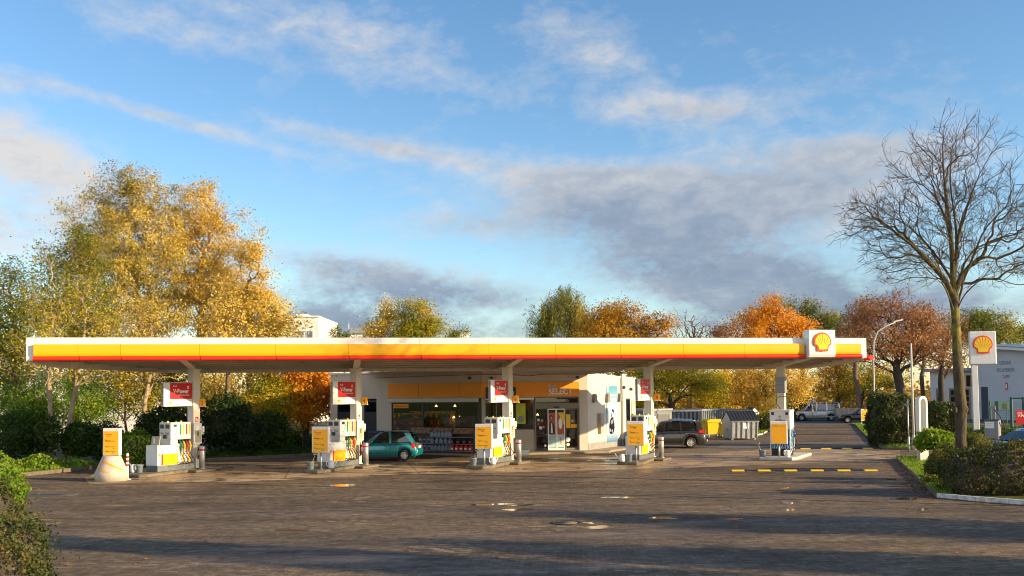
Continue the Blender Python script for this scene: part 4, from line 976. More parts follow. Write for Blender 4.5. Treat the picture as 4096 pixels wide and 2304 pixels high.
    for sgn in (1, -1):
        nm_ = 'tail_light'
        pts = [(x, sgn * (hw(x) + .004), z) for x, z in S['tail']]
        w = MB(); w.extr(pts, (-.0, -sgn * .06, 0))
        xa = x0 - .006; zt0, zt1 = min(p[1] for p in S['tail']), max(p[1] for p in S['tail']); yb = hw(x0 + .02)
        w.extr([(xa, sgn*(yb - .01), zt0), (xa, sgn*(yb - .17), zt0), (xa, sgn*(yb - .15), zt1), (xa, sgn*(yb - .02), zt1)], (.05, 0, 0)); w.build(nm_, 'taillight', t)
        w = MB(); xa = x1 - .13; zz = ip(xa, top); w.ell((xa, sgn * (hw(xa) - .16), zz - .13), .13, .16, .075, 12); w.build('headlight', 'lamp_clear', t)
        xm = S['mirror']; zm = ip(xm, top) + .10; w = MB(); w.ell((xm, sgn * (hw(xm) + .10), zm), .08, .10, .075, 10); w.build('mirror', paint, t)
        for hx in S['handles']:
            w = MB(); z = ip(hx, top) - .16; w.box(hx - .09, hx + .09, sgn * (hw(hx) - .004), sgn * (hw(hx) + .022), z - .018, z + .018); w.build('door_handle', S.get('handle_mat', paint), t, .006)
        for lx in S.get('seams', []):
            w = MB(); zt = ip(lx, top); zs = sill + .07; w.box(lx - .005, lx + .005, sgn * (hw(lx) - .02), sgn * (hw(lx) + .002), zs, zt - .05); w.build('door_seam', 'black', t)
        w = MB(); zs = sill; w.box(ax[0] + R_ + .03, ax[1] - R_ - .03, sgn * (W - .05), sgn * (W + .012), zs - .01, zs + .07); w.build('sill', 'darkplastic', t)
    w = MB(); zp = S.get('plate', .55); w.box(x0 - .015, x0 - .004, -.26, .26, zp, zp + .11); w.build('number_plate', 'textwhite', t)
    w = MB(); w.box(x0 - .045, x0 + .12, -W + .14, W - .14, sill + .1, sill + .34); w.build('rear_bumper', S.get('bumper', paint), t, .05, seg=3)
    w = MB(); w.box(x1 - .14, x1 + .03, -W * .72, W * .72, sill + .06, sill + .32); w.build('front_bumper', S.get('bumper', paint), t, .05, seg=3)
    return t
# -- small turquoise hatchback (3.7 m)
micra = dict(x0=-.60, x1=3.10, W=1.59, r=.285, axles=(0.0, 2.36), sill=.22, spokes=12,
    top=[(-.62, .62), (-.58, .78), (-.50, .87), (-.2, .90), (.5, .90), (1.6, .89), (2.0, .87), (2.6, .82), (2.95, .74), (3.1, .60)],
    roof=[(-.52, .90), (-.30, 1.22), (-.12, 1.38), (.1, 1.42), (.7, 1.43), (1.1, 1.41), (1.35, 1.33), (1.98, .88)],
    pillars=[(-.50, -.36, -.22, .06), (.66, .76, .70, .80), (1.75, 1.86, 1.22, 1.30)],
    windows=[[(-.32, .93), (.66, .92), (.70, 1.36), (.05, 1.36), (-.14, 1.28)], [(.76, .92), (1.76, .90), (1.24, 1.33), (1.1, 1.37), (.80, 1.37)]],
    seats=[.2, 1.0], tail=[(-.54, .62), (-.40, .62), (-.34, .90), (-.47, .90)], mirror=1.62, handles=[.92], seams=[.70, 1.80], plate=.62)
mloc = gnd(1625, 1845, 0) + Vector((0, .75, 0)); MH = rad(173)
mc = make_car('parked_car', 'turquoise three-door hatchback standing in front of the shop windows', 'car', mloc, MH, micra, 'teal')
# -- grey compact estate
bcl = dict(x0=-.86, x1=3.50, W=1.80, r=.325, axles=(0.0, 2.70), sill=.22, spokes=10,
    top=[(-.88, .62), (-.84, .82), (-.70, .96), (-.3, 1.03), (.6, 1.02), (1.9, .98), (2.4, .96), (3.0, .90), (3.35, .78), (3.5, .62)],
    roof=[(-.78, 1.02), (-.62, 1.27), (-.52, 1.46), (-.2, 1.54), (.6, 1.585), (1.2, 1.57), (1.6, 1.48), (2.46, .98)],
    pillars=[(-.76, -.40, -.55, -.30), (.50, .60, .52, .62), (1.50, 1.56, 1.36, 1.42), (2.2, 2.34, 1.45, 1.55)],
    windows=[[(-.38, 1.10), (.50, 1.05), (.52, 1.50), (-.05, 1.46), (-.26, 1.34)], [(.60, 1.05), (1.50, 1.02), (1.36, 1.51), (.62, 1.52)], [(1.56, 1.02), (2.2, 1.0), (1.52, 1.45), (1.44, 1.49)]],
    seats=[.3, 1.3], tail=[(-.80, .84), (-.44, .90), (-.50, 1.04), (-.72, 1.06)], mirror=2.0, handles=[.42, 1.42], handle_mat='greycar', seams=[.56, 1.53], plate=.78)
bloc = gnd(2769.6, 1793.5, 0) + Vector((0, .85, 0)); BH = rad(174)
bc = make_car('parked_car', 'dark grey estate car with roof rails standing beyond the pump numbered 8', 'car', bloc, BH, bcl, 'greycar')
for y in (-.66, .66):
    b = MB(); b.tube([(-.3, y, 1.56), (-.15, y, 1.62), (.6, y, 1.66), (1.15, y, 1.645), (1.3, y, 1.58)], .02, 7); b.build('roof_rail', 'chrome', bc)
b = MB(); b.extr([(-.86, -.6, 1.50), (-.86, .6, 1.50), (-.5, .6, 1.56), (-.5, -.6, 1.56)], (0, 0, .03)); b.build('roof_spoiler', 'greycar', bc)
b = MB(); b.tube([(-.86, 0, .36), (-1.02, 0, .36), (-1.02, 0, .44)], .025, 8); b.ell((-1.02, 0, .46), .035, .035, .035, 8); b.build('tow_hook', 'galv', bc)
# -- silver van, box trailer, dark car by the far road
van = dict(x0=-1.0, x1=3.90, W=1.90, r=.34, axles=(0.0, 3.0), sill=.26, spokes=7, tumble=.14, taper=.06,
    top=[(-1.02, .6), (-.99, 1.0), (-.96, 1.08), (.5, 1.09), (2.4, 1.08), (2.95, 1.06), (3.5, .96), (3.8, .82), (3.9, .62)],
    roof=[(-.97, 1.09), (-.92, 1.5), (-.82, 1.85), (-.5, 1.95), (1.4, 1.96), (1.9, 1.92), (2.15, 1.83), (3.05, 1.06)],
    pillars=[(-.96, -.86, -.84, -.70), (.36, .50, .38, .52), (1.42, 1.54, 1.38, 1.50), (2.75, 2.9, 2.02, 2.12)],
    windows=[[(-.84, 1.14), (.36, 1.14), (.38, 1.78), (-.72, 1.78)], [(.50, 1.14), (1.42, 1.14), (1.38, 1.78), (.52, 1.78)], [(1.54, 1.14), (2.76, 1.10), (2.1, 1.74), (1.50, 1.76)]],
    seats=[1.6], tail=[(-.98, .86), (-.88, .86), (-.88, 1.16), (-.96, 1.16)], mirror=2.7, handles=[1.66], seams=[.42, 1.48], bumper='silvercar', plate=.9)
vloc = at(3322, 1687, 101); vloc.z = 0
vn = make_car('parked_van', 'silver passenger van parked along the far road', 'van', vloc, rad(168), van, 'silvercar')
tl = at(3384, 1688, 98.5); tl.z = 0
t = thing('box_trailer', 'grey board-sided box trailer standing between the silver van and the black car', 'trailer', tl, rad(168))
b = MB(); b.box(-1.3, 1.0, -.8, .8, .55, .62); b.box(-1.3, 1.0, -.8, -.76, .62, 1.35); b.box(-1.3, 1.0, .76, .8, .62, 1.35); b.box(-1.3, -1.26, -.76, .76, .62, 1.35); b.box(.96, 1.0, -.76, .76, .62, 1.35)
b.build('box', mat('weathered_board', (.33, .28, .23), .8, var=.3), t)
b = MB()
for x in (-1.3, -.2, .94):
    for y in (-.82, .80): b.box(x, x + .06, y, y + .02, .56, 1.38)
b.box(1.0, 2.1, -.04, .04, .45, .53); b.build('steel_frame', 'galv', t)
for y in (-.92, .92):
    b = MB(); b.T = Matrix.Translation((-.15, y, .3)) @ Matrix.Rotation(math.pi/2, 4, 'X'); b.lathe([(.17, -.09), (.28, -.09), (.3, -.06), (.3, .06), (.28, .09), (.17, .09)], n=20, cap=False); wh = b.build('wheel', 'tyre', t)
    b = MB(); b.T = Matrix.Translation((-.15, y, .3)) @ Matrix.Rotation(math.pi/2, 4, 'X'); b.lathe([(.02, -.095), (.17, -.085), (.17, .085), (.02, .095)], n=16); b.build('rim', 'rim', wh)
b = MB(); b.tube([(-.55, -.92, .45), (-.4, -.92, .64), (-.15, -.92, .68), (.1, -.92, .64), (.25, -.92, .45)], .07, 6); b.build('mudguard', 'darkplastic', t)
hatch = dict(micra); hatch.update(x0=-.7, x1=3.3, W=1.72, r=.31, axles=(0.0, 2.55), windows=[[(-.32, .93), (.66, .92), (.70, 1.36), (.05, 1.36), (-.14, 1.28)], [(.76, .92), (1.76, .90), (1.24, 1.33), (1.1, 1.37), (.80, 1.37)]],
    top=[(-.72, .62), (-.68, .80), (-.52, .88), (-.2, .91), (.5, .91), (1.6, .90), (2.0, .88), (2.7, .83), (3.1, .75), (3.3, .6)])
kl = at(3490, 1694, 93); kl.z = 0
make_car('parked_car', 'black hatchback parked behind the box trailer by the far road', 'car', kl + Vector((.2, 0, 0)), rad(166), hatch, 'blackcar')
sal = dict(x0=-.85, x1=3.65, W=1.80, r=.32, axles=(0.0, 2.75), sill=.22, spokes=7, taper=.12,
    top=[(-.87, .62), (-.83, .86), (-.6, .93), (.6, .93), (1.9, .92), (2.3, .90), (3.0, .84), (3.45, .74), (3.65, .58)],
    roof=[(-.62, .93), (-.1, 1.28), (.3, 1.42), (.9, 1.45), (1.25, 1.40), (1.55, 1.30), (2.4, .90)],
    pillars=[(-.55, -.35, -.02, .18), (.60, .70, .62, .72), (2.1, 2.25, 1.38, 1.48)],
    windows=[[(-.28, .97), (.60, .95), (.62, 1.38), (.22, 1.37)], [(.70, .95), (2.1, .93), (1.42, 1.33), (1.2, 1.38), (.72, 1.39)]],
    seats=[.3, 1.2], tail=[(-.80, .7), (-.6, .7), (-.62, .9), (-.78, .9)], mirror=1.95, handles=[.5, 1.5], seams=[.65, 1.9], plate=.6)
ql = at(4165, 1806, 43.5); ql.z = 0.0
make_car('parked_car', 'dark blue saloon car behind the big hedge, only its front half showing', 'car', ql + Vector((.55, 0, 0)), rad(196), sal, 'bluecar')
make_car('parked_car', 'pale blue car just beyond the dark blue saloon', 'car', ql + Vector((4.3, 2.4, .0)), rad(196), dict(sal), 'silvercar')
# -- driver in the turquoise car
pm = Matrix.Translation(mloc) @ Matrix.Rotation(MH, 4, 'Z')
def skin(name, verts, edges, radii, m_, parent=None, root=0):
    me = bpy.data.meshes.new(name); me.from_pydata(verts, edges, []); me.materials.append(m_ if not isinstance(m_, str) else M[m_])
    o = bpy.data.objects.new(name, me); COL.objects.link(o)
    if parent: o.parent = parent
    md = o.modifiers.new('skin', 'SKIN'); md.use_smooth_shade = True
    sl_ = me.skin_vertices[0].data
    for i, r_ in enumerate(radii): sl_[i].radius = (r_, r_)
    sl_[root].use_root = True
    sb = o.modifiers.new('subd', 'SUBSURF'); sb.levels = 1; sb.render_levels = 2; return o
sv = [(0,0,.55),(-.03,0,.75),(-.05,0,.95),(-.04,0,1.05),(-.02,0,1.12),(.0,0,1.20),(.0,0,1.27),
      (-.03,.19,1.0),(.12,.24,.82),(.36,.16,.88),(.46,.13,.92), (-.03,-.19,1.0),(.12,-.24,.82),(.36,-.16,.88),(.46,-.13,.92), (.4,.12,.52),(.4,-.12,.52)]
se = [(0,1),(1,2),(2,3),(3,4),(4,5),(5,6),(2,7),(7,8),(8,9),(9,10),(2,11),(11,12),(12,13),(13,14),(0,15),(0,16)]
srad = [.15,.14,.15,.06,.075,.095,.07,.06,.045,.038,.03,.06,.045,.038,.03,.08,.08]
person = skin('person', sv, se, srad, mat('skin_tone', (.45, .27, .19), .6))
person.matrix_world = pm @ Matrix.Translation((1.02, -.36 + .72, -.02))
tag(person, 'driver in a hi-vis yellow jacket sitting in the turquoise car', 'person')
jv = [(0,0,.56),(-.03,0,.75),(-.05,0,.95),(-.045,0,1.03),(-.03,.19,1.0),(.12,.24,.82),(.33,.17,.87),(-.03,-.19,1.0),(.12,-.24,.82),(.33,-.17,.87)]
skin('jacket', jv, [(0,1),(1,2),(2,3),(2,4),(4,5),(5,6),(2,7),(7,8),(8,9)], [.165,.158,.168,.075,.075,.06,.05,.075,.06,.05], mat('hi_vis', (.55, .62, .01), .6), person)
hr = MB(); hr.ell((-.02, 0, 1.25), .095, .09, .09, 12); hr.build('hair', mat('dark_hair', (.03, .02, .015), .8), person)
fc = MB()
for y in (-.035, .035): fc.ell((.085, y, 1.215), .012, .015, .01, 8)
fc.ell((.1, 0, 1.19), .018, .014, .022, 8); fc.box(.085, .092, -.03, .03, 1.145, 1.153); fc.build('face_features', 'barkdark', person)
# ================================================================== BINS, CONTAINERS
def make_wheelie(loc, rz):
    t = thing('waste_container', 'yellow wheeled waste container beside the grey skip with black lid', 'waste container', loc, rz)
    b = MB(); b.extr([(-.56, -.40, .28), (.56, -.40, .28), (.66, -.50, 1.18), (-.66, -.50, 1.18)], (0, .001, 0))
    b = MB(); lo = [(-.56, -.40), (.56, -.40), (.56, .40), (-.56, .40)]; hi = [(-.66, -.52), (.66, -.52), (.66, .5), (-.66, .5)]
    b.add([(x, y, .26) for x, y in lo] + [(x, y, 1.16) for x, y in hi], [(3,2,1,0), (0,1,5,4), (1,2,6,5), (2,3,7,6), (3,0,4,7), (4,5,6,7)]); b.box(-.70, .70, -.56, .54, 1.1, 1.18); b.build('bin_body', 'binyellow', t, .02)
    b = MB(); b.extr([(-.68, -.56, 1.18), (-.68, .54, 1.18), (-.68, .45, 1.3), (-.68, -.40, 1.3)], (1.36, 0, 0)); b.build('lid', 'binyellow', t, .03)
    for x in (-.5, .5):
        for y in (-.36, .36):
            b = MB(); b.disc((x - .03, y, .11), (1, 0, 0), .11, .06, 14); b.build('wheel', 'galv', t)
            b = MB(); b.box(x - .05, x + .05, y - .04, y + .04, .1, .27); b.build('castor_fork', 'galv', t)
    b = MB(); b.text('Nur', (-.25, -.46, .95), (1,0,0), (0,0,1), .09); b.text('Wertstoffe', (-.4, -.45, .68), (1,0,0), (0,0,1), .11); b.build('lettering', 'textblack', t)
    b = MB(); b.ell((.42, -.56, 1.02), .13, .06, .09, 10); b.build('plastic_bag', 'textwhite', t)
    return t
make_wheelie(gnd(2858, 1752, 0) + Vector((0, .5, 0)), rad(14))
def make_skip(loc, rz, lab):
    t = thing('grey_skip', lab, 'skip', loc, rz, 'galvanised skips with ridged black roof lids')
    b = MB(); W2, D2 = .98, .80
    b.add([(-W2+.05, -D2+.12, .1), (W2-.05, -D2+.12, .1), (W2-.05, D2-.12, .1), (-W2+.05, D2-.12, .1), (-W2, -D2, 1.22), (W2, -D2, 1.22), (W2, D2, 1.22), (-W2, D2, 1.22)], [(3,2,1,0), (0,1,5,4), (1,2,6,5), (2,3,7,6), (3,0,4,7), (4,5,6,7)])
    for x in (-W2, W2 - .03): b.extr([(x, -D2, 1.221), (x, D2, 1.221), (x, 0, 1.84)], (.03, 0, 0))
    for k in range(6):
        x = -W2 + .08 + k * (2*W2 - .2) / 5; b.extr([(x, -D2 + .10, .12), (x + .05, -D2 + .10, .12), (x + .05, -D2 - .02, 1.2), (x, -D2 - .02, 1.2)], (0, -.05, 0))
    b.box(-W2 - .03, W2 + .03, -D2 - .06, D2 + .04, 1.2, 1.26); b.build('skip_body', 'galv', t)
    b = MB(); n = 9
    for s_ in (-1, 1):
        b.extr([(-W2 - .02, s_ * (D2 + .10), 1.24), (W2 + .02, s_ * (D2 + .10), 1.24), (W2 + .02, s_*.02, 1.87), (-W2 - .02, s_*.02, 1.87)], (0, 0, .03))
        for k in range(n): x = -W2 + .06 + k * (2*W2 - .16) / (n - 1); b.extr([(x, s_ * (D2 + .08), 1.28), (x + .06, s_ * (D2 + .08), 1.28), (x + .06, s_*.05, 1.88), (x, s_*.05, 1.88)], (0, 0, .035))
    b.build('lid', 'blacklid', t)
    for x in (-.8, .8):
        for y in (-.5, .5): MB().box(x - .08, x + .08, y - .06, y + .06, 0, .1).build('foot', 'galv', t)
    b = MB(); b.box(-.12, .25, -D2 - .005, -D2 + .0, .75, 1.1); b.build('sticker', 'textwhite', t)
    b = MB(); b.box(-W2 - .1, -W2 - .001, -.1, .1, .6, .75); b.build('lifting_lug', 'galv', t)
    return t
sk = make_skip(gnd(2922, 1760, 0) + Vector((.86, .85, 0)), rad(10), 'galvanised skip with raised black lid beside the yellow waste container')
b = MB(); b.extr([(-1.0, .0, 1.9), (1.0, .0, 1.9), (1.0, 1.2, 2.0), (-1.0, 1.2, 2.0)], (0, 0, .05)); b.build('open_lid', 'blacklid', sk)
s2_ = dup(make_skip(Vector((0, 0, -50)), 0, 'x'), gnd(2998, 1724, 0) + Vector((0, .9, 0)), rad(-62), 'galvanised skip with closed black lid behind the car wash board')
for o in [o for o in bpy.data.objects if o.name.startswith('grey_skip') and o.location.z < -40]:
    for ch in list(o.children): bpy.data.objects.remove(ch)
    bpy.data.objects.remove(o)
# sheds behind the estate car
def shed(px0, px1, ytop, D0, D1, matn, lab, nm, ribs=True, z=None):
    A = at(px0, 1700, D0); B = at(px1, 1700, D1); A.z = B.z = 0; d = (B - A).normalized(); ln = (B - A).length
    t = thing(nm, lab, 'container', A, math.atan2(d.y, d.x)); h = z or zat(ytop, D0, px0)
    b = MB(); b.box(0, ln, .03, 2.3, 0, h - .02)
    if ribs:
        n = int(ln / .28)
        for k in range(n): x = k * ln / n; b.box(x + .04, x + ln / n * .55, -.02, .03, .1, h - .14)
    b.build('shell', matn, t)
    b = MB(); b.box(-.03, ln + .03, -.04, 2.34, h - .12, h); b.build('top_rail', 'lightgrey', t)
    return t, ln, h
t, ln, h = shed(2575, 2690, 1637, 66, 68, 'contgrey', 'pale framed shed with a ribbed grey gate behind the pump numbered 8', 'storage_shed', False)
b = MB(); b.box(.15, ln - .2, -.03, .028, .05, h - .35)
n = 34
for k in range(n): x = .18 + k * (ln - .42) / n; b.box(x, x + .035, -.05, -.031, .08, h - .38)
b.build('ribbed_gate', 'plinth', t)
t, ln, h = shed(2692, 2806, 1640, 70, 70, 'bluegrey', 'blue-grey corrugated container behind the dark grey estate car', 'steel_container')
t, ln, h = shed(2808, 2902, 1637, 70, 73, 'contgrey', 'grey corrugated container behind the yellow waste container', 'steel_container')
# car wash boards
def wash(px, y0, y1, D, wpx, lab, txt, rz):
    w_ = wpx * D / F; p = at(px, y1, D); h = (y1 - y0) * D / F
    t = thing('wash_board', lab, 'sign board', (p.x, p.y, 0), rz)
    b = MB(); b.box(-w_/2, w_/2, -.05, .05, p.z, p.z + h); b.build('frame', 'cabinet', t, .015)
    b = MB(); b.box(-w_/2 + .06, w_/2 - .06, -.056, -.051, p.z + .06, p.z + h * .92); b.build('orange_face', 'orange', t)
    b = MB()
    for s_, u, v, sz in txt: b.text(s_, (-w_/2 + .06 + u * w_, -.058, p.z + v * h), (1,0,0), (0,0,1), sz, 0, .02)
    b.build('lettering', 'textred', t)
    b = MB()
    for x in (-w_/2 + .05, w_/2 - .05): b.tube([(x, 0, 0), (x, 0, p.z + .02)], .03, 8)
    b.build('legs_frame', 'galv', t); return t
wash(2998, 1659, 1712, 66, 30, 'orange car wash board standing between the two skips', (('Car', .08, .72, .22), ('Wash', .2, .5, .2)), rad(10))
wash(3459, 1636, 1684, 82, 31, 'orange board with a red arrow in front of the black car', (('<', .1, .12, .3), ('-', .3, .12, .34), ('Car Wash', .02, .55, .13)), rad(5))
# ================================================================== GROUND
def paving_mat():
    m, nt, p = nodes('block_paving')
    pos = coord(nt, 'World'); mp = nt.nodes.new('ShaderNodeMapping'); mp.inputs['Rotation'].default_value = (0, 0, rad(4)); lk(nt, pos, mp.inputs[0]); v = mp.outputs[0]
    br = nt.nodes.new('ShaderNodeTexBrick'); br.inputs['Scale'].default_value = 1.0; br.inputs['Brick Width'].default_value = .24; br.inputs['Row Height'].default_value = .12
    br.inputs['Mortar Size'].default_value = .008; br.inputs['Color1'].default_value = (0, 0, 0, 1); br.inputs['Color2'].default_value = (1, 1, 1, 1); br.inputs['Mortar'].default_value = (.2, .2, .2, 1)
    lk(nt, v, br.inputs[0])
    rnd = br.outputs['Color']; mort = br.outputs['Fac']
    big = noise(nt, pos, .16, 5, .6); mid = noise(nt, coord(nt, 'World', (.16, 1.5, 1)), .8, 6, .62); fine = noise(nt, pos, 26, 4, .7); grain = noise(nt, coord(nt, 'World', (6, 2.6, 1)), 1.0, 5, .75)
    c = ramp(nt, rnd, [(0, (.104, .076, .051)), (.5, (.145, .107, .072)), (1, (.192, .144, .098))])
    tint = ramp(nt, big, [(.34, (.58, .58, .60)), (.46, (.92, .92, .92)), (.58, (1.08, 1.03, .96)), (.70, (1.32, 1.20, 1.0))])
    c = mixc(nt, 1.0, c, tint, 'MULTIPLY'); c = mixc(nt, 1.0, c, ramp(nt, mid, [(.28, .60), (.5, 1.0), (.72, 1.42)]), 'MULTIPLY'); c = mixc(nt, 1.0, c, ramp(nt, fine, [(.25, .6), (.75, 1.4)]), 'MULTIPLY'); c = mixc(nt, 1.0, c, ramp(nt, grain, [(.28, .55), (.5, 1.0), (.72, 1.5)]), 'MULTIPLY')
    pm_ = ramp(nt, noise(nt, pos, .33, 3), [(.56, 0.0), (.68, 1.0)])
    lightb = mth(nt, 'MULTIPLY', ramp(nt, rnd, [(.80, 0.0), (.86, 1.0)]), pm_)
    c = mixc(nt, mth(nt, 'MULTIPLY', lightb, .6), c, (.42, .30, .17))
    c = mixc(nt, mth(nt, 'MULTIPLY', mort, .42), c, (.03, .027, .02))
    lk(nt, c, p.inputs['Base Color'])
    wet = ramp(nt, noise(nt, coord(nt, 'World', (.35, 1, 1)), .35, 5, .62), [(.50, .85), (.66, .30)])
    lk(nt, wet, p.inputs['Roughness']); p.inputs['Specular IOR Level'].default_value = .22
    b = nt.nodes.new('ShaderNodeBump'); b.inputs['Strength'].default_value = .6; b.inputs['Distance'].default_value = .012
    h = mth(nt, 'ADD', mth(nt, 'MULTIPLY', mort, -.6), mth(nt, 'ADD', mth(nt, 'MULTIPLY', fine, .8), mth(nt, 'MULTIPLY', rnd, .5)))
    lk(nt, h, b.inputs['Height']); lk(nt, b.outputs[0], p.inputs['Normal']); return m
def apron_mat():
    m, nt, p = nodes('apron_concrete')
    pos = coord(nt, 'World'); mp = nt.nodes.new('ShaderNodeMapping'); mp.inputs['Rotation'].default_value = (0, 0, -rad(10.7)); lk(nt, pos, mp.inputs[0])
    br = nt.nodes.new('ShaderNodeTexBrick'); br.inputs['Scale'].default_value = 1.0; br.inputs['Brick Width'].default_value = 5.4; br.inputs['Row Height'].default_value = 6.5; br.offset = .35
    br.inputs['Mortar Size'].default_value = .022; br.inputs['Color1'].default_value = (.85, .85, .85, 1); br.inputs['Color2'].default_value = (1.1, 1.1, 1.1, 1); br.inputs['Mortar'].default_value = (.18, .18, .18, 1); lk(nt, mp.outputs[0], br.inputs[0])
    big = noise(nt, coord(nt, 'World', (.6, 1, 1)), .45, 6, .62, .6); st = noise(nt, coord(nt, 'World', (1, 1.6, 1)), .8, 5, .6); fine = noise(nt, pos, 18, 4, .7)
    c = ramp(nt, big, [(.30, (.20, .135, .075)), (.48, (.36, .25, .145)), (.62, (.47, .34, .21)), (.8, (.52, .41, .29))])
    c = mixc(nt, ramp(nt, st, [(.50, 0.0), (.60, .8)]), c, (.11, .08, .05))
    c = mixc(nt, 1.0, c, ramp(nt, fine, [(.3, .85), (.7, 1.12)]), 'MULTIPLY'); c = mixc(nt, 1.0, c, br.outputs['Color'], 'MULTIPLY')
    lk(nt, c, p.inputs['Base Color'])
    lk(nt, ramp(nt, st, [(.44, .75), (.60, .2)]), p.inputs['Roughness']); p.inputs['Specular IOR Level'].default_value = .4
    b = nt.nodes.new('ShaderNodeBump'); b.inputs['Strength'].default_value = .2; b.inputs['Distance'].default_value = .01; lk(nt, fine, b.inputs['Height']); lk(nt, b.outputs[0], p.inputs['Normal']); return m
def grass_soil():
    m, nt, p = nodes('grass_and_leaves')
    pos = coord(nt, 'World'); n = noise(nt, pos, 1.4, 6, .7); f = noise(nt, pos, 22, 3, .7)
    c = ramp(nt, n, [(.3, (.035, .05, .012)), (.5, (.07, .10, .02)), (.62, (.12, .13, .03)), (.75, (.16, .10, .03))]); c = mixc(nt, 1.0, c, ramp(nt, f, [(.3, .5), (.7, 1.5)]), 'MULTIPLY')
    lk(nt, c, p.inputs['Base Color']); p.inputs['Roughness'].default_value = .95; p.inputs['Specular IOR Level'].default_value = .1
    b = nt.nodes.new('ShaderNodeBump'); b.inputs['Distance'].default_value = .08; lk(nt, f, b.inputs['Height']); lk(nt, b.outputs[0], p.inputs['Normal']); return m
M['paving'] = paving_mat(); M['apron'] = apron_mat(); M['grasssoil'] = grass_soil()
M['asphalt'] = mat('road_asphalt', (.055, .056, .06), .8, var=.2, ns=2, bump=.3)
M['water'] = mat('puddle_water', (.02, .016, .012), .03, var=.05, spec=1.0)
M['soil'] = mat('dark_soil', (.05, .038, .025), .95, var=.4, ns=2, bump=.5, bs=8)
def sheet(name, pts, z, m_, kind='structure', th=None):
    b = MB(); pp = [(Vector(p).x, Vector(p).y) for p in pts]
    if th: b.prism(pp, z - th, z)
    else: b.add([(x, y, z) for x, y in pp], [tuple(range(len(pp)))])
    o = b.build(name, m_); o['kind'] = kind; return o
sheet('ground', [(-1500, -200), (1500, -200), (1500, 2500), (-1500, 2500)], -.012, 'grasssoil')
sheet('forecourt', [(-70, -15), (70, -15), (70, 91), (-70, 91)], 0.0, 'paving')
sheet('far_road', [(-120, 91), (140, 91), (140, 104), (-120, 104)], .002, 'asphalt')
ap = [(356,1939),(480,1932),(1000,1926),(1500,1903),(2000,1891),(2600,1876),(3000,1863),(3500,1842),(3600,1830),(3600,1800),(3200,1797),(2600,1815),(2100,1838),(1500,1853),(820,1862),(600,1872),(470,1876),(395,1890),(340,1912)]
sheet('concrete_apron', [gnd(x, y) for x, y in ap], .005, 'apron')
gl_ = [gnd(x, y, .004) for x, y in ((1260, 2042), (2000, 2021), (2700, 1985), (3300, 1957))]
for a, b_ in zip(gl_, gl_[1:]):
    n = (b_ - a).cross(Vector((0,0,1))).normalized() * .10
    b = MB(); b.add([(a - n).to_tuple(), (b_ - n).to_tuple(), (b_ + n).to_tuple(), (a + n).to_tuple()], [(0, 1, 2, 3)]); o = b.build('paving_channel', mat('channel_stone', (.12, .095, .07), .45, var=.6, ns=9)); o.location.z = .002; o['kind'] = 'structure'
# verges, raised behind kerbs
def kerb_line(pts, w, h, m_='kerb', name='kerb'):
    b = MB()
    for a, c in zip(pts, pts[1:]):
        a = Vector(a); c = Vector(c); a.z = c.z = 0; d = (c - a); ln = d.length; d.normalize(); n = Vector((-d.y, d.x, 0)) * w
        k = max(1, int(ln / 1.0))
        for i in range(k):
            s0_, s1_ = ln * i / k + .006, ln * (i + 1) / k - .006; hh = h + random.uniform(-.008, .008)
            q = [a + d*s0_, a + d*s1_, a + d*s1_ + n, a + d*s0_ + n]; b.extr(q, (0, 0, hh))
    o = b.build(name, m_, None, .015); o['kind'] = 'structure'; return o
LK = [gnd(x, y) for x, y in ((-260, 1960), (55, 1911), (200, 1896), (320, 1884), (440, 1868), (640, 1858), (823, 1846), (980, 1840), (1130, 1832), (1250, 1826), (1330, 1818))]
sheet('left_verge', LK + [Vector((-12.5, 62, 0)), Vector((-12, 120, 0)), Vector((-120, 120, 0)), Vector((-120, 25, 0))], .10, 'soil')
kerb_line(LK, .14, .17)
RK = [gnd(x, y) for x, y in ((3585, 1838), (3640, 1892), (3690, 1940), (3745, 1991))]
RK2 = [RK[-1]] + [gnd(x, y) for x, y in ((3900, 2006), (4096, 2021), (4500, 2045))]
sheet('right_verge', RK + RK2[1:] + [gnd(4700, 1900), gnd(4400, 1830), gnd(3900, 1822)], .09, 'grasssoil')
kerb_line(RK, .14, .13); kerb_line(RK2, .16, .14, 'whitekerb')
BK = [gnd(x, y) for x, y in ((3405, 1697), (3423, 1704), (3455, 1740), (3490, 1772), (3530, 1797), (3660, 1799))]
sheet('hedge_verge', BK + [gnd(3900, 1760), gnd(3900, 1700), gnd(3500, 1690)], .09, 'grasssoil'); kerb_line(BK[1:], .14, .12)
GK = [gnd(x, y) for x, y in ((2880, 1752), (3010, 1747), (3055, 1738), (3078, 1722), (3078, 1708))]
sheet('skip_verge', GK + [gnd(2880, 1700)], .08, 'grasssoil'); kerb_line(GK[1:], .14, .11, 'paleblock')
sheet('exit_verge', [gnd(3860, 1722), gnd(4400, 1735), gnd(4400, 1700), gnd(3860, 1702)], .03, 'grasssoil')
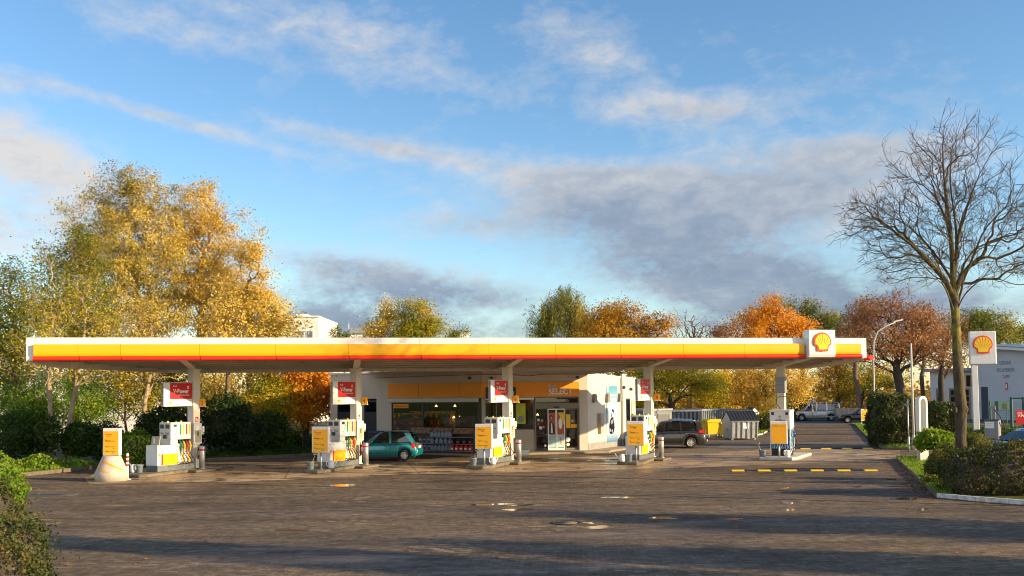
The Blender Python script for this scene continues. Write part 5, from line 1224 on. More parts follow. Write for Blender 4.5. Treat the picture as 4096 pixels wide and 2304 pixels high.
# covers, drain, patches, puddles
c = gnd(2268, 2092); t = thing('manhole_cover', 'round iron manhole cover with concrete centre in the paving', 'manhole cover', (c.x, c.y, .004))
b = MB(); b.lathe([(.31, 0), (.40, 0), (.40, .012), (.31, .012), (.31, 0)], n=36, cap=False); b.build('iron_ring', mat('rusty_iron', (.06, .045, .035), .5, .5, var=.4, ns=20), t)
b = MB(); b.lathe([(.0, 0), (.27, .0), (.27, .008), (.0, .008)], n=36); b.build('concrete_centre', 'kerb', t)
b = MB(); b.lathe([(.275, 0), (.305, 0), (.305, .004), (.275, .004)], n=36, cap=False); b.build('gap_ring', 'black', t)
c = gnd(1172, 2122); t = thing('gully_grate', 'rectangular rusty gully grate framed by pale concrete ends', 'drain grate', (c.x, c.y, .004))
b = MB(); b.box(-.62, .62, -.2, .2, 0, .008); b.build('concrete_frame', 'kerb', t)
b = MB(); b.box(-.40, .40, -.15, .15, .009, .012); b.build('void', 'black', t)
b = MB()
for k in range(18): b.box(-.39 + k*.0445, -.39 + k*.0445 + .024, -.15, .15, .013, .022)
b.build('grate_bars', mat('rust_brown', (.10, .05, .035), .7, var=.3), t)
c = gnd(205, 1980); t = thing('inspection_cover', 'flat grey inspection cover with pale stone rim near the low hedge', 'cover', (c.x, c.y, .004), rad(-3))
b = MB(); b.box(-.95, .85, -.34, .34, 0, .008); b.build('stone_rim', 'kerb', t); b = MB(); b.box(-.8, .45, -.26, .26, .009, .013); b.build('steel_plate', 'bluegrey', t)
c = gnd(3040, 2026); t = thing('inspection_cover', 'worn brown inspection slab set in the paving between puddles', 'cover', (c.x, c.y, .004), rad(5))
b = MB(); b.box(-.72, .72, -.2, .2, 0, .006); b.build('slab', 'kerb', t); b = MB(); b.box(-.85, -.73, -.2, .14, 0, .006); b.box(.42, .6, -.18, .2, .007, .010); b.build('broken_end', 'islandstone', t)
for k, (x, y, w_, h_) in enumerate(((2960, 1783, 190, 10), (2790, 1805, 220, 8))):
    q = [gnd(x - w_/2, y + h_), gnd(x + w_/2 - 30, y + h_), gnd(x + w_/2, y - h_), gnd(x - w_/2 + 30, y - h_)]; sheet('repair_patch', q, .009, 'kerb')
def puddle(px, py, rx, ry):
    pts = []
    n = 26; ph = [random.uniform(0, 6.28) for _ in range(3)]
    for i in range(n):
        a = 2*math.pi*i/n; k = 1 + .22*math.sin(2*a+ph[0]) + .16*math.sin(3*a+ph[1]) + .08*math.sin(5*a+ph[2]); p = gnd(px + rx*k*math.cos(a), py + ry*k*math.sin(a)); pts.append(p)
    o = sheet('puddle', pts, .0045, 'water'); return o
for q in ((2010,2019,105,5),(2072,2039,62,4.5),(1365,1942,70,4),(2385,2110,55,6),(2350,2092,24,4),(3150,2012,22,6),(3150,2040,40,4),(3622,1995,44,7),(3690,2037,26,5),(3560,1917,30,3),(3140,1953,18,2.5),(3280,1955,14,2),(3440,1946,26,3),(2650,2072,60,4),(2930,2077,42,4),(2290,2086,40,3),(2480,1990,60,3),(2900,2000,30,3)): puddle(*q)
# yellow and black speed bumps
def bumps(x0, y0, x1, y1, n, w, lab):
    A = gnd(x0, y0); B = gnd(x1, y1); d = (B - A); ln = d.length; d.normalize()
    t = thing('speed_bump', lab, 'speed bump', A, math.atan2(d.y, d.x))
    for i in range(n):
        a, c = ln * i / n + .01, ln * (i + 1) / n - .01
        b = MB(); b.extr([(a, -w/2, 0), (a, w/2, 0), (a, w*.28, .05), (a, -w*.28, .05)], (c - a, 0, 0))
        for q in range(3): xx = a + (c - a) * (q + .5) / 3; b.box(xx - .03, xx + .03, -.06, .06, .05, .056)
        b.build('yellow_module' if i % 2 == 0 else 'black_module', 'binyellow' if i % 2 == 0 else 'black', t, .01)
bumps(2925, 1884, 3508, 1883, 11, .36, 'yellow and black speed bump across the paving, on the sunny near side of the dispenser')
bumps(3200, 1796, 3490, 1795, 7, .36, 'partly shaded yellow and black speed bump where the exit lane begins')
# ================================================================== RIGHT-HAND STREET FURNITURE
def pole(name, lab, cat, base, top_z, r0, r1, m_, parts=True):
    t = thing(name, lab, cat, base)
    b = MB(); b.tube([(0, 0, 0), (0, 0, top_z)], [r0, r1], 12); b.build('shaft', m_, t)
    b = MB(); b.lathe([(r0*1.9, 0), (r0*1.9, .3), (r0*1.3, .75), (r0*1.0, .8)], n=12); b.build('foot', m_, t); return t
t = pole('flag_pole', 'slim pale pole standing in front of the tall hedge', 'pole', gnd(3656, 1799), 5.75, .065, .05, 'paleblock')
t = pole('thin_post', 'thin grey post tied beside the slim pale pole', 'post', gnd(3636, 1806), 2.75, .035, .03, 'galv')
c = gnd(3692, 1852); t = thing('information_totem', 'round-topped white and grey information totem behind the leafy green shrub', 'totem', (c.x, c.y, .09), rad(22))
hw_ = .26; top = [(-hw_, .55)] + [(hw_ * math.cos(math.pi - a), 2.62 + hw_ * math.sin(a)) for a in [math.pi * i / 14 for i in range(15)]] + [(hw_, .55)]
b = MB(); b.extr([(x, -.11, z) for x, z in top], (0, .22, 0)); b.build('shell', 'cabinet', t, .012)
h2 = .15; inn = [(-h2, .56)] + [(h2 * math.cos(math.pi - a), 2.60 + h2 * math.sin(a)) for a in [math.pi * i / 14 for i in range(15)]] + [(h2, .56)]
b = MB(); b.extr([(x, -.118, z) for x, z in inn], (0, .006, 0)); b.build('grey_face', 'bluegrey', t)
b = MB(); b.box(-.24, .24, -.10, .10, 0, .548); b.build('base', 'paleblock', t)
b = MB(); b.text('i', (-.02, -.12, 2.45), (1,0,0), (0,0,1), .14); b.build('lettering', 'textgrey', t)
c = at(3892, 1710, 66); zt = zat(1326, 66, 3930); zb_ = zat(1459, 66, 3930)
t = thing('pylon_sign', 'tall white pylon with red and yellow shell emblem in front of the fire station', 'pylon sign', (c.x, c.y, 0), rad(-14))
wd = 97 * 66 / F * 1.02
b = MB(); b.box(-.1, wd - .1, -.17, .17, zb_, zt); bx = b.build('sign_box', 'cabinet', t, .08, seg=3)
b = MB(); emblem(b, (wd/2 - .12, -.171, (zt + zb_)/2 + .22), (1,0,0), (0,0,1), 74 * 66 / F, .05); b.build('emblem', ['logored', 'logoyellow'], bx)
b = MB(); b.box(.02, .40, -.14, .14, 0, zb_); b.build('mast', 'cabinet', t, .02)
b = MB(); b.box(-.1, wd - .1, -.178, -.171, zb_ + .02, zb_ + .05); b.build('lower_trim', 'textgrey', bx)
# air and vacuum unit
c = gnd(3972, 1757); t = thing('air_station', 'grey tyre-air and vacuum unit with two hoses near the fence', 'air unit', c, rad(-35))
b = MB(); b.box(-.42, .42, -.5, .5, .05, 1.22); b.build('cabinet', 'lightgrey', t, .02); b = MB(); b.box(-.44, .44, -.52, .52, 1.22, 1.28); b.build('lid', 'darkplastic', t)
b = MB(); b.box(-.36, .16, -.508, -.501, .72, 1.12); b.build('notice', 'textwhite', t)
b = MB(); b.text('Luft Wasser', (-.32, -.51, .98), (1,0,0), (0,0,1), .08); b.text('Reifenfueller', (-.32, -.51, .86), (1,0,0), (0,0,1), .06); b.build('lettering', 'textnavy', t)
b = MB(); b.box(.0, .16, .1, .25, 1.28, 1.95); b.box(-.22, .16, .08, .27, 1.95, 2.12); b.build('hose_arm', 'plinth', t)
b = MB(); b.tube([(.43, -.3, 1.1), (.52, -.22, .8), (.52, -.15, .4), (.5, 0, .15), (.5, .15, .12)], .025, 8); b.build('air_hose', 'black', t)
b = MB(); b.tube([(.1, .1, 1.9), (.4, .2, 1.5), (.6, .35, 1.0), (.62, .6, .6), (.6, .65, .3)], .03, 8); b.build('vacuum_hose', 'black', t)
# fire station
D0_, D1_ = 100.0, 92.0
A = at(3722, 1690, D0_ + 3); B = at(3905, 1690, D0_); Cc = at(4420, 1690, D1_ - 6)
for v_ in (A, B, Cc): v_.z = 0
fs_ = thing('fire_station', 'large pale fire station with blue-grey lettering and sloping metal roof behind the green fence', 'building', B)
def FM(P, Q):
    d = (Q - P).normalized(); n = Vector((-d.y, d.x, 0)); return Matrix.Translation(P - B) @ Matrix(((d.x, n.x, 0, 0), (d.y, n.y, 0, 0), (0, 0, 1, 0), (0, 0, 0, 1))), (Q - P).length
T1, L1 = FM(B, Cc); T0, L0 = FM(A, B)
w = MB(); w.T = T1; zt0 = 7.7
w.extr([(0, 0, 0), (L1, 0, 0), (L1, 0, 6.2), (0, 0, zt0)], (0, 14, 0)); w.build('hall_wall', 'firewall', fs_)
w = MB(); w.T = T1; w.extr([(-.4, -.9, zt0 - .05), (L1 + .5, -.9, 6.15), (L1 + .5, -.9, 6.45), (-.4, -.9, zt0 + .25)], (0, 16, 0)); w.build('hall_roof', 'roofblue', fs_)
w = MB(); w.T = T1; w.extr([(-.42, -.93, zt0 - .1), (L1 + .5, -.93, 6.1), (L1 + .5, -.93, 6.36), (-.42, -.93, zt0 + .16)], (0, .03, 0)); w.build('roof_fascia', 'farwhite', fs_)
w = MB(); w.T = T0; w.box(0, L0, .3, 10, 0, 5.1); w.build('garage_wall', 'firewall', fs_)
w = MB(); w.T = T0; w.box(-.5, L0 + .2, -.5, 10.4, 5.1, 5.4); w.build('garage_roof', 'roofblue', fs_)
for k in range(3):
    x = .6 + k * (L0 - .6) / 3; w = MB(); w.T = T0; w.box(x, x + (L0 - .6) / 3 - .55, .2, .29, 0, 3.3); g = w.build('garage_door', 'frame', fs_)
    w = MB(); w.T = T0
    for r_ in range(4): w.box(x + .15, x + (L0 - .6) / 3 - .7, .16, .199, .5 + r_ * .68, 1.05 + r_ * .68)
    w.build('pane', 'glass', g)
w = MB(); w.T = T1
def at1(px): k = online(px, B, (Cc - B).normalized()); return k
w.box(at1(3925), at1(3952), -.02, .05, 0, 3.4); d_ = w.build('entrance_recess', 'bluegrey', fs_)
for px in (3862, 3880):
    w = MB(); w.T = T0; x = online(px, A, (B - A).normalized()); w.box(x, x + .5, .22, .29, 3.4, 4.7); g = w.build('window', 'wood', fs_); w = MB(); w.T = T0; w.box(x + .06, x + .44, .2, .219, 3.46, 4.64); w.build('pane', 'glass', g)
w = MB(); w.T = T1
def wl(s_, xa, xb, yb, h): w.text(s_, (at1(xa), -.02, zat(yb, 95, xa)), (1,0,0), (0,0,1), h, 0, .0, width=at1(xb) - at1(xa))
wl('FEUERWEHR', 4000, 4048, 1458, .58); wl('ASCHAFFENBURG', 3990, 4062, 1487, .58); wl('DAMM', 4014, 4041, 1513, .52); w.build('lettering', 'letterblue', fs_)
w = MB(); w.T = T1; x = at1(4028); z = zat(1544, 95, 4028)
w.extr([(x + q*.16, -.02, z + r_*.36) for q, r_ in ((-1, -1), (1, -1), (1, .5), (.5, 1), (-.5, 1), (-1, .5))], (0, -.03, 0), 0); w.extr([(x + q*.09, -.06, z + r_*.24) for q, r_ in ((-1, -1), (1, -1), (1, .6), (0, 1), (-1, .6))], (0, -.01, 0), 1); w.build('crest', ['rubred', 'textwhite'], fs_)
# green mesh fence with gate, red banner, green cabinet
fa, fb = at(3718, 1715, 80), at(4420, 1730, 70); fa.z = fb.z = 0
d = (fb - fa).normalized(); ln = (fb - fa).length
t = thing('mesh_fence', 'green wire mesh fence running in front of the fire station', 'fence', fa, math.atan2(d.y, d.x))
b = MB()
for k in range(13): z = .1 + k * .165; b.box(0, ln, -.006, .006, z, z + .012)
for k in range(int(ln / .25)): b.box(k * .25, k * .25 + .008, -.003, .003, .1, 2.1)
b.build('wire_panel', 'fencegreen', t)
k = 0.0
while k < ln:
    b = MB(); b.box(k - .05, k + .05, -.05, .05, 0, 2.25); b.build('post', 'fencegreen', t); k += 2.5
c = at(4048, 1700, 75); c.z = 0; t = thing('fence_gate', 'green framed gate in the wire fence beside the red banner', 'gate', c, math.atan2(d.y, d.x))
b = MB()
for x in (0, .9): b.box(x - .08, x + .08, -.08, .08, 0, 2.55)
b.build('gate_post', 'fencegreen', t); b = MB(); b.box(.08, .82, -.03, .03, .1, .18); b.box(.08, .82, -.03, .03, 2.4, 2.5); b.build('gate_frame', 'fencegreen', t)
c = at(4010, 1700, 84); c.z = 0; t = thing('green_cabinet', 'dark green cabinet on legs behind the wire fence', 'cabinet', c)
b = MB(); b.box(-.5, .5, -.3, .3, 1.3, 2.1); b.build('housing', 'fencegreen', t, .03); b = MB(); b.box(-.1, .3, -.31, -.301, 1.4, 1.9); b.build('window', 'darkplastic', t)
b = MB()
for x in (-.45, .4): b.box(x, x + .06, -.03, .03, 0, 1.3)
b.build('legs_frame', 'fencegreen', t)
c = at(4064, 1697, 68); zb2, zt2 = zat(1697, 68, 4064), zat(1642, 68, 4064)
t = thing('red_banner', 'red banner with white lettering hanging by the fence gate', 'banner', (c.x, c.y, 0), rad(-10))
b = MB(); b.box(0, 2.2, -.02, .02, zb2, zt2); b.build('cloth', 'signred', t); b = MB(); b.text('Shell', (.12, -.024, zt2 - .22), (1,0,0), (0,0,1), .16, 0, .02); b.text('V-Power', (.12, -.024, zt2 - .45), (1,0,0), (0,0,1), .24, 0, .03); b.build('lettering', 'textwhite', t)
for x in (.05, 2.1): MB().tube([(x, .05, 0), (x, .05, zt2)], .04, 8).build('post', 'galv', t)
# street lamp, sign, railing along the far road
c = at(3500, 1690, 62); c.z = 0; t = thing('street_lamp', 'curved pale street lamp rising among the rust coloured trees', 'street lamp', c)
zt3 = zat(1290, 62, 3500)
b = MB(); pts = [(0, 0, 0), (0, 0, zt3 - 2.6), (.06, 0, zt3 - 1.3), (.35, 0, zt3 - .6), (.9, 0, zt3 - .25), (1.5, 0, zt3)]; b.tube(pts, [.075, .05, .042, .038, .034, .03], 10); b.build('mast', 'paleblock', t); b = MB(); b.extr([(1.4, -.1, zt3), (2.0, -.08, zt3 + .12), (2.0, .08, zt3 + .12), (1.4, .1, zt3)], (0, 0, .09)); b.build('lamp_head', 'paleblock', t)
c = Vector((17.0, 25.6, 0)); t = thing('street_lamp', 'street lamp at the kerb whose thin shadow crosses the paving', 'street lamp', c)
b = MB(); b.tube([(0, 0, 0), (0, 0, 7.6)], [.09, .06], 10); b.build('mast', 'galv', t); b = MB(); b.ell((0, 0, 7.7), .3, .3, .15, 12); b.build('lamp_head', 'paleblock', t)
c = at(3251, 1680, 99); c.z = 0; t = thing('road_sign', 'small blue road sign on a post behind the silver van', 'road sign', c)
z = zat(1605, 99, 3251); b = MB(); b.tube([(0, 0, 0), (0, 0, z + .3)], .04, 8); b.build('post', 'galv', t); b = MB(); b.box(-.2, .2, -.03, -.041, z - .35, z + .35); b.build('plate', 'bluecar', t)
a, b_ = at(3352, 1660, 106), at(3480, 1660, 104); a.z = b_.z = 0; d = (b_ - a).normalized(); ln = (b_ - a).length
t = thing('railing', 'dark metal railing behind the box trailer', 'railing', a, math.atan2(d.y, d.x)); b = MB(); b.box(0, ln, -.02, .02, 2.0, 2.06); b.box(0, ln, -.02, .02, .2, .26)
for k in range(int(ln / .16)): b.box(k * .16, k * .16 + .02, -.01, .01, .26, 2.0)
b.build('bars', 'darkframe', t)
# ================================================================== BUILDINGS BEYOND THE CANOPY
def block(px0, px1, ytop, D, dep, lab, nm='office_building', wins=(), m_='farwhite'):
    A = at(px0, 1600, D); B2 = at(px1, 1600, D); A.z = B2.z = 0; h = zat(ytop, D, (px0 + px1) / 2)
    t = thing(nm, lab, 'building', A); w_ = B2.x - A.x
    b = MB(); b.box(0, w_, 0, dep, 0, h); b.build('wall', m_, t)
    b = MB(); b.box(-.1, w_ + .1, -.1, dep + .1, h, h + .18); b.build('roof', m_, t)
    for (xa, xb, ya, yb) in wins:
        z1, z0 = zat(ya, D, xa), zat(yb, D, xa); x0 = at(xa, 1600, D).x - A.x; x1 = at(xb, 1600, D).x - A.x
        b = MB(); b.box(x0, x1, -.05, -.001, z0, z1); f_ = b.build('window', 'farwhite', t); b = MB(); b.box(x0 + .1, x1 - .1, -.06, -.051, z0 + .1, z1 - .1); b.build('pane', 'carglass' if False else 'roofblue', f_)
    return t, A, h
t, A, h = block(1040, 1273, 1270, 112, 12, 'white flat-roofed office block showing above the canopy beside the golden trees', wins=((1175, 1218, 1322, 1372), (1224, 1254, 1322, 1372)))
for px, y in ((1171, 1248), (1219, 1248), (1263, 1262)):
    x = at(px, 1300, 112).x - A.x; b = MB(); b.tube([(x, 2, h), (x, 2, zat(y, 112, px))], .05, 6); b.build('antenna', 'galv', t)
b = MB(); b.box(at(1176, 1300, 112).x - A.x, at(1222, 1300, 112).x - A.x, 1, 3, h + .18, h + .45); b.build('skylight', 'farwhite', t)
t, A, h = block(1290, 1458, 1347, 118, 10, 'low white building with roof vent between the golden trees', 'low_building')
x = at(1421, 1340, 118).x - A.x; b = MB(); b.extr([(x - .7, 1, h + .5), (x + .7, 1, h + .5), (x + .95, 1, h + 1.1), (x - .95, 1, h + 1.1)], (0, 1.6, 0)); b.box(x - .45, x + .45, 1.2, 2.2, h + .18, h + .5); b.build('roof_vent', 'lightgrey', t)
x = at(1384, 1340, 118).x - A.x; b = MB(); b.tube([(x, 2, h), (x, 2, zat(1262, 118, 1384))], .05, 6); b.build('antenna', 'galv', t)
t, A, h = block(1842, 1872, 1334, 118, 4, 'small white rooftop box with two thin aerials above the canopy edge', 'low_building')
for px, y in ((1837, 1282), (1851, 1291)):
    x = at(px, 1340, 118).x - A.x; b = MB(); b.tube([(x, 1, h - 2), (x, 1, zat(y, 118, px))], .05, 6); b.build('antenna', 'galv', t)
t, A, h = block(-150, 640, 1400, 84, 10, 'long white building glimpsed through the trunks and leaves of the woodland', 'long_building', wins=((60, 110, 1480, 1560), (160, 210, 1480, 1560), (260, 310, 1480, 1560), (360, 410, 1480, 1560), (460, 510, 1480, 1560)))
# ================================================================== VEGETATION
def skeleton(trunk, tips, bf=.35, jit=.10, rng=RNG):
    P = [np.array(p, float) for p in trunk]; par = [-1] + list(range(len(P) - 1)); path = [0.0]
    for i in range(1, len(P)): path.append(path[-1] + np.linalg.norm(P[i] - P[i-1]))
    T = np.array(tips, float); n = len(T); best = np.full(n, 1e9); bp = np.zeros(n, int); done = np.zeros(n, bool)
    def relax(i):
        d = np.linalg.norm(T - P[i], axis=1); c = d + bf * path[i] + np.where(T[:, 2] < P[i][2] - .2, .5 * (P[i][2] - T[:, 2]), 0)
        m = (c < best) & ~done; best[m] = c[m]; bp[m] = i
    for i in range(max(0, len(P) // 4), len(P)): relax(i)
    for _ in range(n):
        k = int(np.argmin(np.where(done, 1e9, best))); done[k] = True; p0 = P[bp[k]]; p1 = T[k]; d = np.linalg.norm(p1 - p0); prev = bp[k]
        ns = int(min(4, d // .55)); off = rng.normal(0, 1, 3) * jit * d
        for s in range(1, ns + 1):
            f = s / (ns + 1); q = p0 + (p1 - p0) * f + off * math.sin(math.pi * f) + np.array([0, 0, .10 * d * math.sin(math.pi * f)]) * (1 if p1[2] > p0[2] else .4)
            P.append(q); par.append(prev); path.append(path[prev] + np.linalg.norm(q - P[prev])); prev = len(P) - 1; relax(prev)
        P.append(p1); par.append(prev); path.append(path[prev] + np.linalg.norm(p1 - P[prev])); relax(len(P) - 1)
    return np.array(P), np.array(par)
def radii(P, par, R0, rt):
    n = len(P); cnt = np.zeros(n); kids = np.zeros(n, int)
    for i in range(1, n): kids[par[i]] += 1
    for i in range(n - 1, 0, -1):
        if kids[i] == 0: cnt[i] = max(cnt[i], 1)
        cnt[par[i]] += cnt[i]
    cnt = np.maximum(cnt, 1); e = math.log(R0 / rt) / math.log(max(3, cnt[0])); return rt * cnt ** e, kids
def tubes(P, par, r):
    idx = np.arange(1, len(P)); A = P[par[idx]]; B = P[idx]; rb = r[idx]; ra = np.minimum(r[par[idx]], rb * 1.45)
    Vs, Qs, base = [], [], 0
    for sel, k in ((rb >= .05, 8), ((rb < .05) & (rb >= .022), 5), (rb < .022, 3)):
        a, b, r0, r1 = A[sel], B[sel], ra[sel], rb[sel]; m = len(a)
        if m == 0: continue
        d = b - a; d /= np.maximum(1e-6, np.linalg.norm(d, axis=1))[:, None]
        up = np.where(np.abs(d[:, 2:3]) < .9, np.array([[0, 0, 1.0]]), np.array([[1.0, 0, 0]])); u = np.cross(d, up); u /= np.linalg.norm(u, axis=1)[:, None]; w = np.cross(d, u)
        t = 2 * np.pi * np.arange(k) / k; ring = u[:, None, :] * np.cos(t)[None, :, None] + w[:, None, :] * np.sin(t)[None, :, None]
        V = np.concatenate([a[:, None] + ring * r0[:, None, None], (b + d * (r1 * .3)[:, None])[:, None] + ring * r1[:, None, None]], axis=1).reshape(-1, 3)
        j = np.arange(k); q = np.stack([j, (j + 1) % k, k + (j + 1) % k, k + j], 1)
        Q = (q[None] + (np.arange(m) * 2 * k)[:, None, None]).reshape(-1, 4) + base
        Vs.append(V); Qs.append(Q); base += len(V)
    return np.concatenate(Vs), np.concatenate(Qs)
def leaves(C, size, elong=1.7, rng=RNG, flat=.0, down=0.0, bias=None):
    n = len(C); nrm = rng.normal(0, 1, (n, 3)); nrm[:, 2] += flat
    if bias is not None: nrm += bias
    nrm /= np.linalg.norm(nrm, axis=1)[:, None]
    h = rng.normal(0, 1, (n, 3)); h[:, 2] -= down; a = np.cross(nrm, h); a = np.cross(a, nrm); a /= np.maximum(1e-6, np.linalg.norm(a, axis=1))[:, None]; b = np.cross(nrm, a)
    s = size * rng.uniform(.6, 1.35, n)[:, None]; L_ = a * s * .5 * elong / 1.3; W_ = b * s * .5 / elong * 1.3
    bend = nrm * s * .12
    V = np.stack([C - L_, C - W_ + bend, C + L_, C + W_ + bend], 1).reshape(-1, 3)
    return V, np.arange(n * 4).reshape(-1, 4)
def pb(px, py, rx, ry, D, k=.9): return (np.array(at(px, py, D)), np.array([rx * D / F, rx * D / F * k, ry * D / F]))
def sample(blobs, n, rng, shell=.5):
    v = np.array([b[1].prod() for b in blobs]); w = v ** .75; w /= w.sum(); ch = rng.choice(len(blobs), n, p=w); d = rng.normal(0, 1, (n, 3)); d /= np.linalg.norm(d, axis=1)[:, None]
    rr = rng.uniform(0, 1, n) ** shell; c = np.array([b[0] for b in blobs])[ch]; r = np.array([b[1] for b in blobs])[ch]; ph = rng.uniform(0, 6.28, 5)
    k = 1 + .20 * np.sin(d[:, 0] * 4 + ph[0] + ch) + .18 * np.sin(d[:, 2] * 5 + ph[1] + 2 * ch) + .12 * np.sin(d[:, 0] * 9 + d[:, 2] * 8 + ph[2]) + .10 * np.abs(rng.normal(0, 1, n)) * (rr > .8); return c + d * r * (rr * k)[:, None]
def tree(name, label, cat, px, D, blobs, ntips, R0, leafm=None, nleaf=25, lsize=.18, spread=.4, bark='bark', group=None, seed=1, bf=.35, rt=.012, shell=.5, elong=1.7, droop=0.0, trunk_px=None, lead=.6, z0=0.0, jit=.10):
    rng = np.random.default_rng(seed); base = np.array(at(px, 1600, D)); base[2] = z0
    bl = [pb(*b, D if len(b) == 4 else 0) if len(b) == 4 else pb(*b) for b in blobs]
    tips = sample(bl, ntips, rng, shell)
    ctr = tips.mean(0); top = np.percentile(tips[:, 2], 92); low = np.percentile(tips[:, 2], 6)
    if trunk_px: trunk = [np.array(at(x, y, dd)) for x, y, dd in trunk_px]; trunk[0][2] = z0
    else:
        trunk = []; zt = low + (top - low) * lead; k = max(4, int((zt - z0) / .9)); wob = rng.normal(0, .09, (k + 1, 2)).cumsum(0)
        for i in range(k + 1):
            f = i / k; p = base * (1 - f ** 1.4) + ctr * f ** 1.4; trunk.append(np.array([p[0] + wob[i, 0], p[1] + wob[i, 1], z0 + (zt - z0) * f]))
    P, par = skeleton(trunk, tips, bf, jit, rng); r, kids = radii(P, par, R0, rt)
    t = thing(name, label, cat, tuple(base), 0, group)
    V, Q = tubes(P - base, par, r); np_mesh('trunk', V, Q, bark, t, True)
    if leafm is not None:
        sel = np.where(kids == 0)[0]; sub = np.where((r < rt * 2.2))[0]; src = np.concatenate([sel, sel, sub]) if len(sub) else sel
        n = ntips * nleaf; pick = rng.choice(src, n); per = rng.uniform(.6, 1.4, len(P))
        C = P[pick] + rng.normal(0, 1, (n, 3)) * (spread * per[pick])[:, None] * np.array([1, 1, .8]) - base
        if droop > 0: C[:, 2] -= rng.uniform(0, 1, n) ** .8 * droop * per[pick]
        C = C[C[:, 2] > .1]
        o_ = C - (ctr - base); o_ /= np.maximum(.1, np.linalg.norm(o_, axis=1))[:, None]
        V, Q = leaves(C, lsize, elong, rng, down=2.5 if droop > 0 else 0.3, bias=o_ * 1.3 + np.array([0, 0, .3])); np_mesh('crown', V, Q, leafm, t)
    return t
M['lf_goldolive'] = leafmat('leaf_gold_olive', [(.10, .12, .02), (.28, .23, .035), (.52, .38, .06), (.70, .53, .14), (.80, .68, .34)], .35, .35)
M['lf_gold'] = leafmat('leaf_gold', [(.38, .25, .03), (.60, .40, .05), (.76, .54, .11), (.82, .66, .28)], .35, .4)
M['lf_amber'] = leafmat('leaf_amber', [(.14,.07,.01),(.38,.19,.015),(.60,.33,.025),(.72,.46,.05)], .4, .5)
M['lf_orange'] = leafmat('leaf_orange', [(.42,.13,.01),(.64,.24,.012),(.78,.37,.02),(.84,.50,.05)], .42, .6)
M['lf_rust'] = leafmat('leaf_rust', [(.15,.07,.03),(.28,.125,.045),(.40,.19,.07),(.46,.26,.11)], .35, .5)
M['lf_olive'] = leafmat('leaf_olive', [(0.041, 0.074, 0.011), (0.095, 0.135, 0.016), (0.189, 0.203, 0.027), (0.405, 0.311, 0.041), (0.540, 0.405, 0.095)], .4, .4)
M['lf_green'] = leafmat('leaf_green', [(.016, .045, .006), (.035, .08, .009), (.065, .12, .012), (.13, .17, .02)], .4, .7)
M['lf_bright'] = leafmat('leaf_bright', [(0.068, 0.162, 0.014), (0.135, 0.257, 0.016), (0.243, 0.351, 0.027), (0.405, 0.405, 0.041)], .45, .9)
M['lf_yelgreen'] = leafmat('leaf_yellow_green', [(0.068, 0.121, 0.011), (0.216, 0.243, 0.016), (0.540, 0.405, 0.016), (0.837, 0.540, 0.020)], .4, .5)
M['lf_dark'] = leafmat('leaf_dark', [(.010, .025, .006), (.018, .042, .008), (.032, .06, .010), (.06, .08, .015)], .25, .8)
M['lf_willow'] = leafmat('leaf_willow', [(0.095, 0.135, 0.027), (0.189, 0.216, 0.041), (0.324, 0.297, 0.068), (0.459, 0.378, 0.081)], .4, .4)
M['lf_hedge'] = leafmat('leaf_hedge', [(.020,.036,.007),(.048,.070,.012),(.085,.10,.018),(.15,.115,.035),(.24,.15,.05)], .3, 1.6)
M['lf_shrub'] = leafmat('leaf_shrub', [(.04,.07,.010),(.10,.13,.015),(.20,.20,.03),(.42,.27,.03)], .35, .9)
M['lf_yew'] = leafmat('leaf_trimmed', [(.025, .045, .010), (.05, .075, .016), (.09, .11, .025), (.15, .15, .05)], .3, 1.2)
WG = 'woodland trees beside the forecourt'
tree('autumn_tree', 'tallest golden and olive tree rising high above the canopy end', 'tree', 590, 60,
     [(515,745,95,95),(440,880,160,130),(600,880,150,150),(520,1050,230,170),(350,1010,100,110),(560,1240,230,150),(690,1010,90,120)], 620, .36, M['lf_goldolive'], 100, .105, .32, 'barkpale', WG, 3, .42, elong=2.2)
tree('autumn_tree', 'pale golden tree, second tallest, at the sunny edge of the woodland', 'tree', 800, 62,
     [(790,790,70,75),(850,890,110,110),(770,940,110,130),(870,1060,100,140),(770,1160,150,140),(900,1220,90,110)], 430, .30, M['lf_gold'], 90, .105, .32, 'barkpale', WG, 4, .42, elong=2.2)
tree('autumn_tree', 'gold and green tree beside the white office block', 'tree', 1000, 60,
     [(1005,1010,60,75),(1010,1140,85,120),(1060,1250,80,80),(950,1230,90,120),(1000,1330,120,70)], 300, .24, M['lf_gold'], 80, .10, .31, 'bark', WG, 5, .4, elong=2.0)
tree('autumn_tree', 'olive green tree with pale forked limbs above the canopy corner', 'tree', 300, 54,
     [(330,980,80,85),(260,1090,110,105),(350,1150,105,130),(220,1250,140,110),(330,1300,120,90)], 340, .25, M['lf_olive'], 70, .095, .31, 'barkpale', WG, 6, .4)
tree('autumn_tree', 'brown and green leafy tree at the outer edge of the woodland', 'tree', 40, 50,
     [(40,1120,80,100),(90,1260,100,120),(-20,1300,100,160),(60,1420,130,100),(-90,1200,90,150)], 320, .22, M['lf_olive'], 60, .09, .36, 'bark', WG, 7, .4)
tree('autumn_tree', 'thin pale-stemmed straight tree behind the flower verge', 'tree', 205, 46.5,
     [(190,1010,50,70),(200,1230,110,150),(140,1400,130,110),(250,1420,90,100)], 260, .11, M['lf_yelgreen'], 12, .10, .35, 'barkpale', WG, 8, .45, lead=.75, rt=.014)
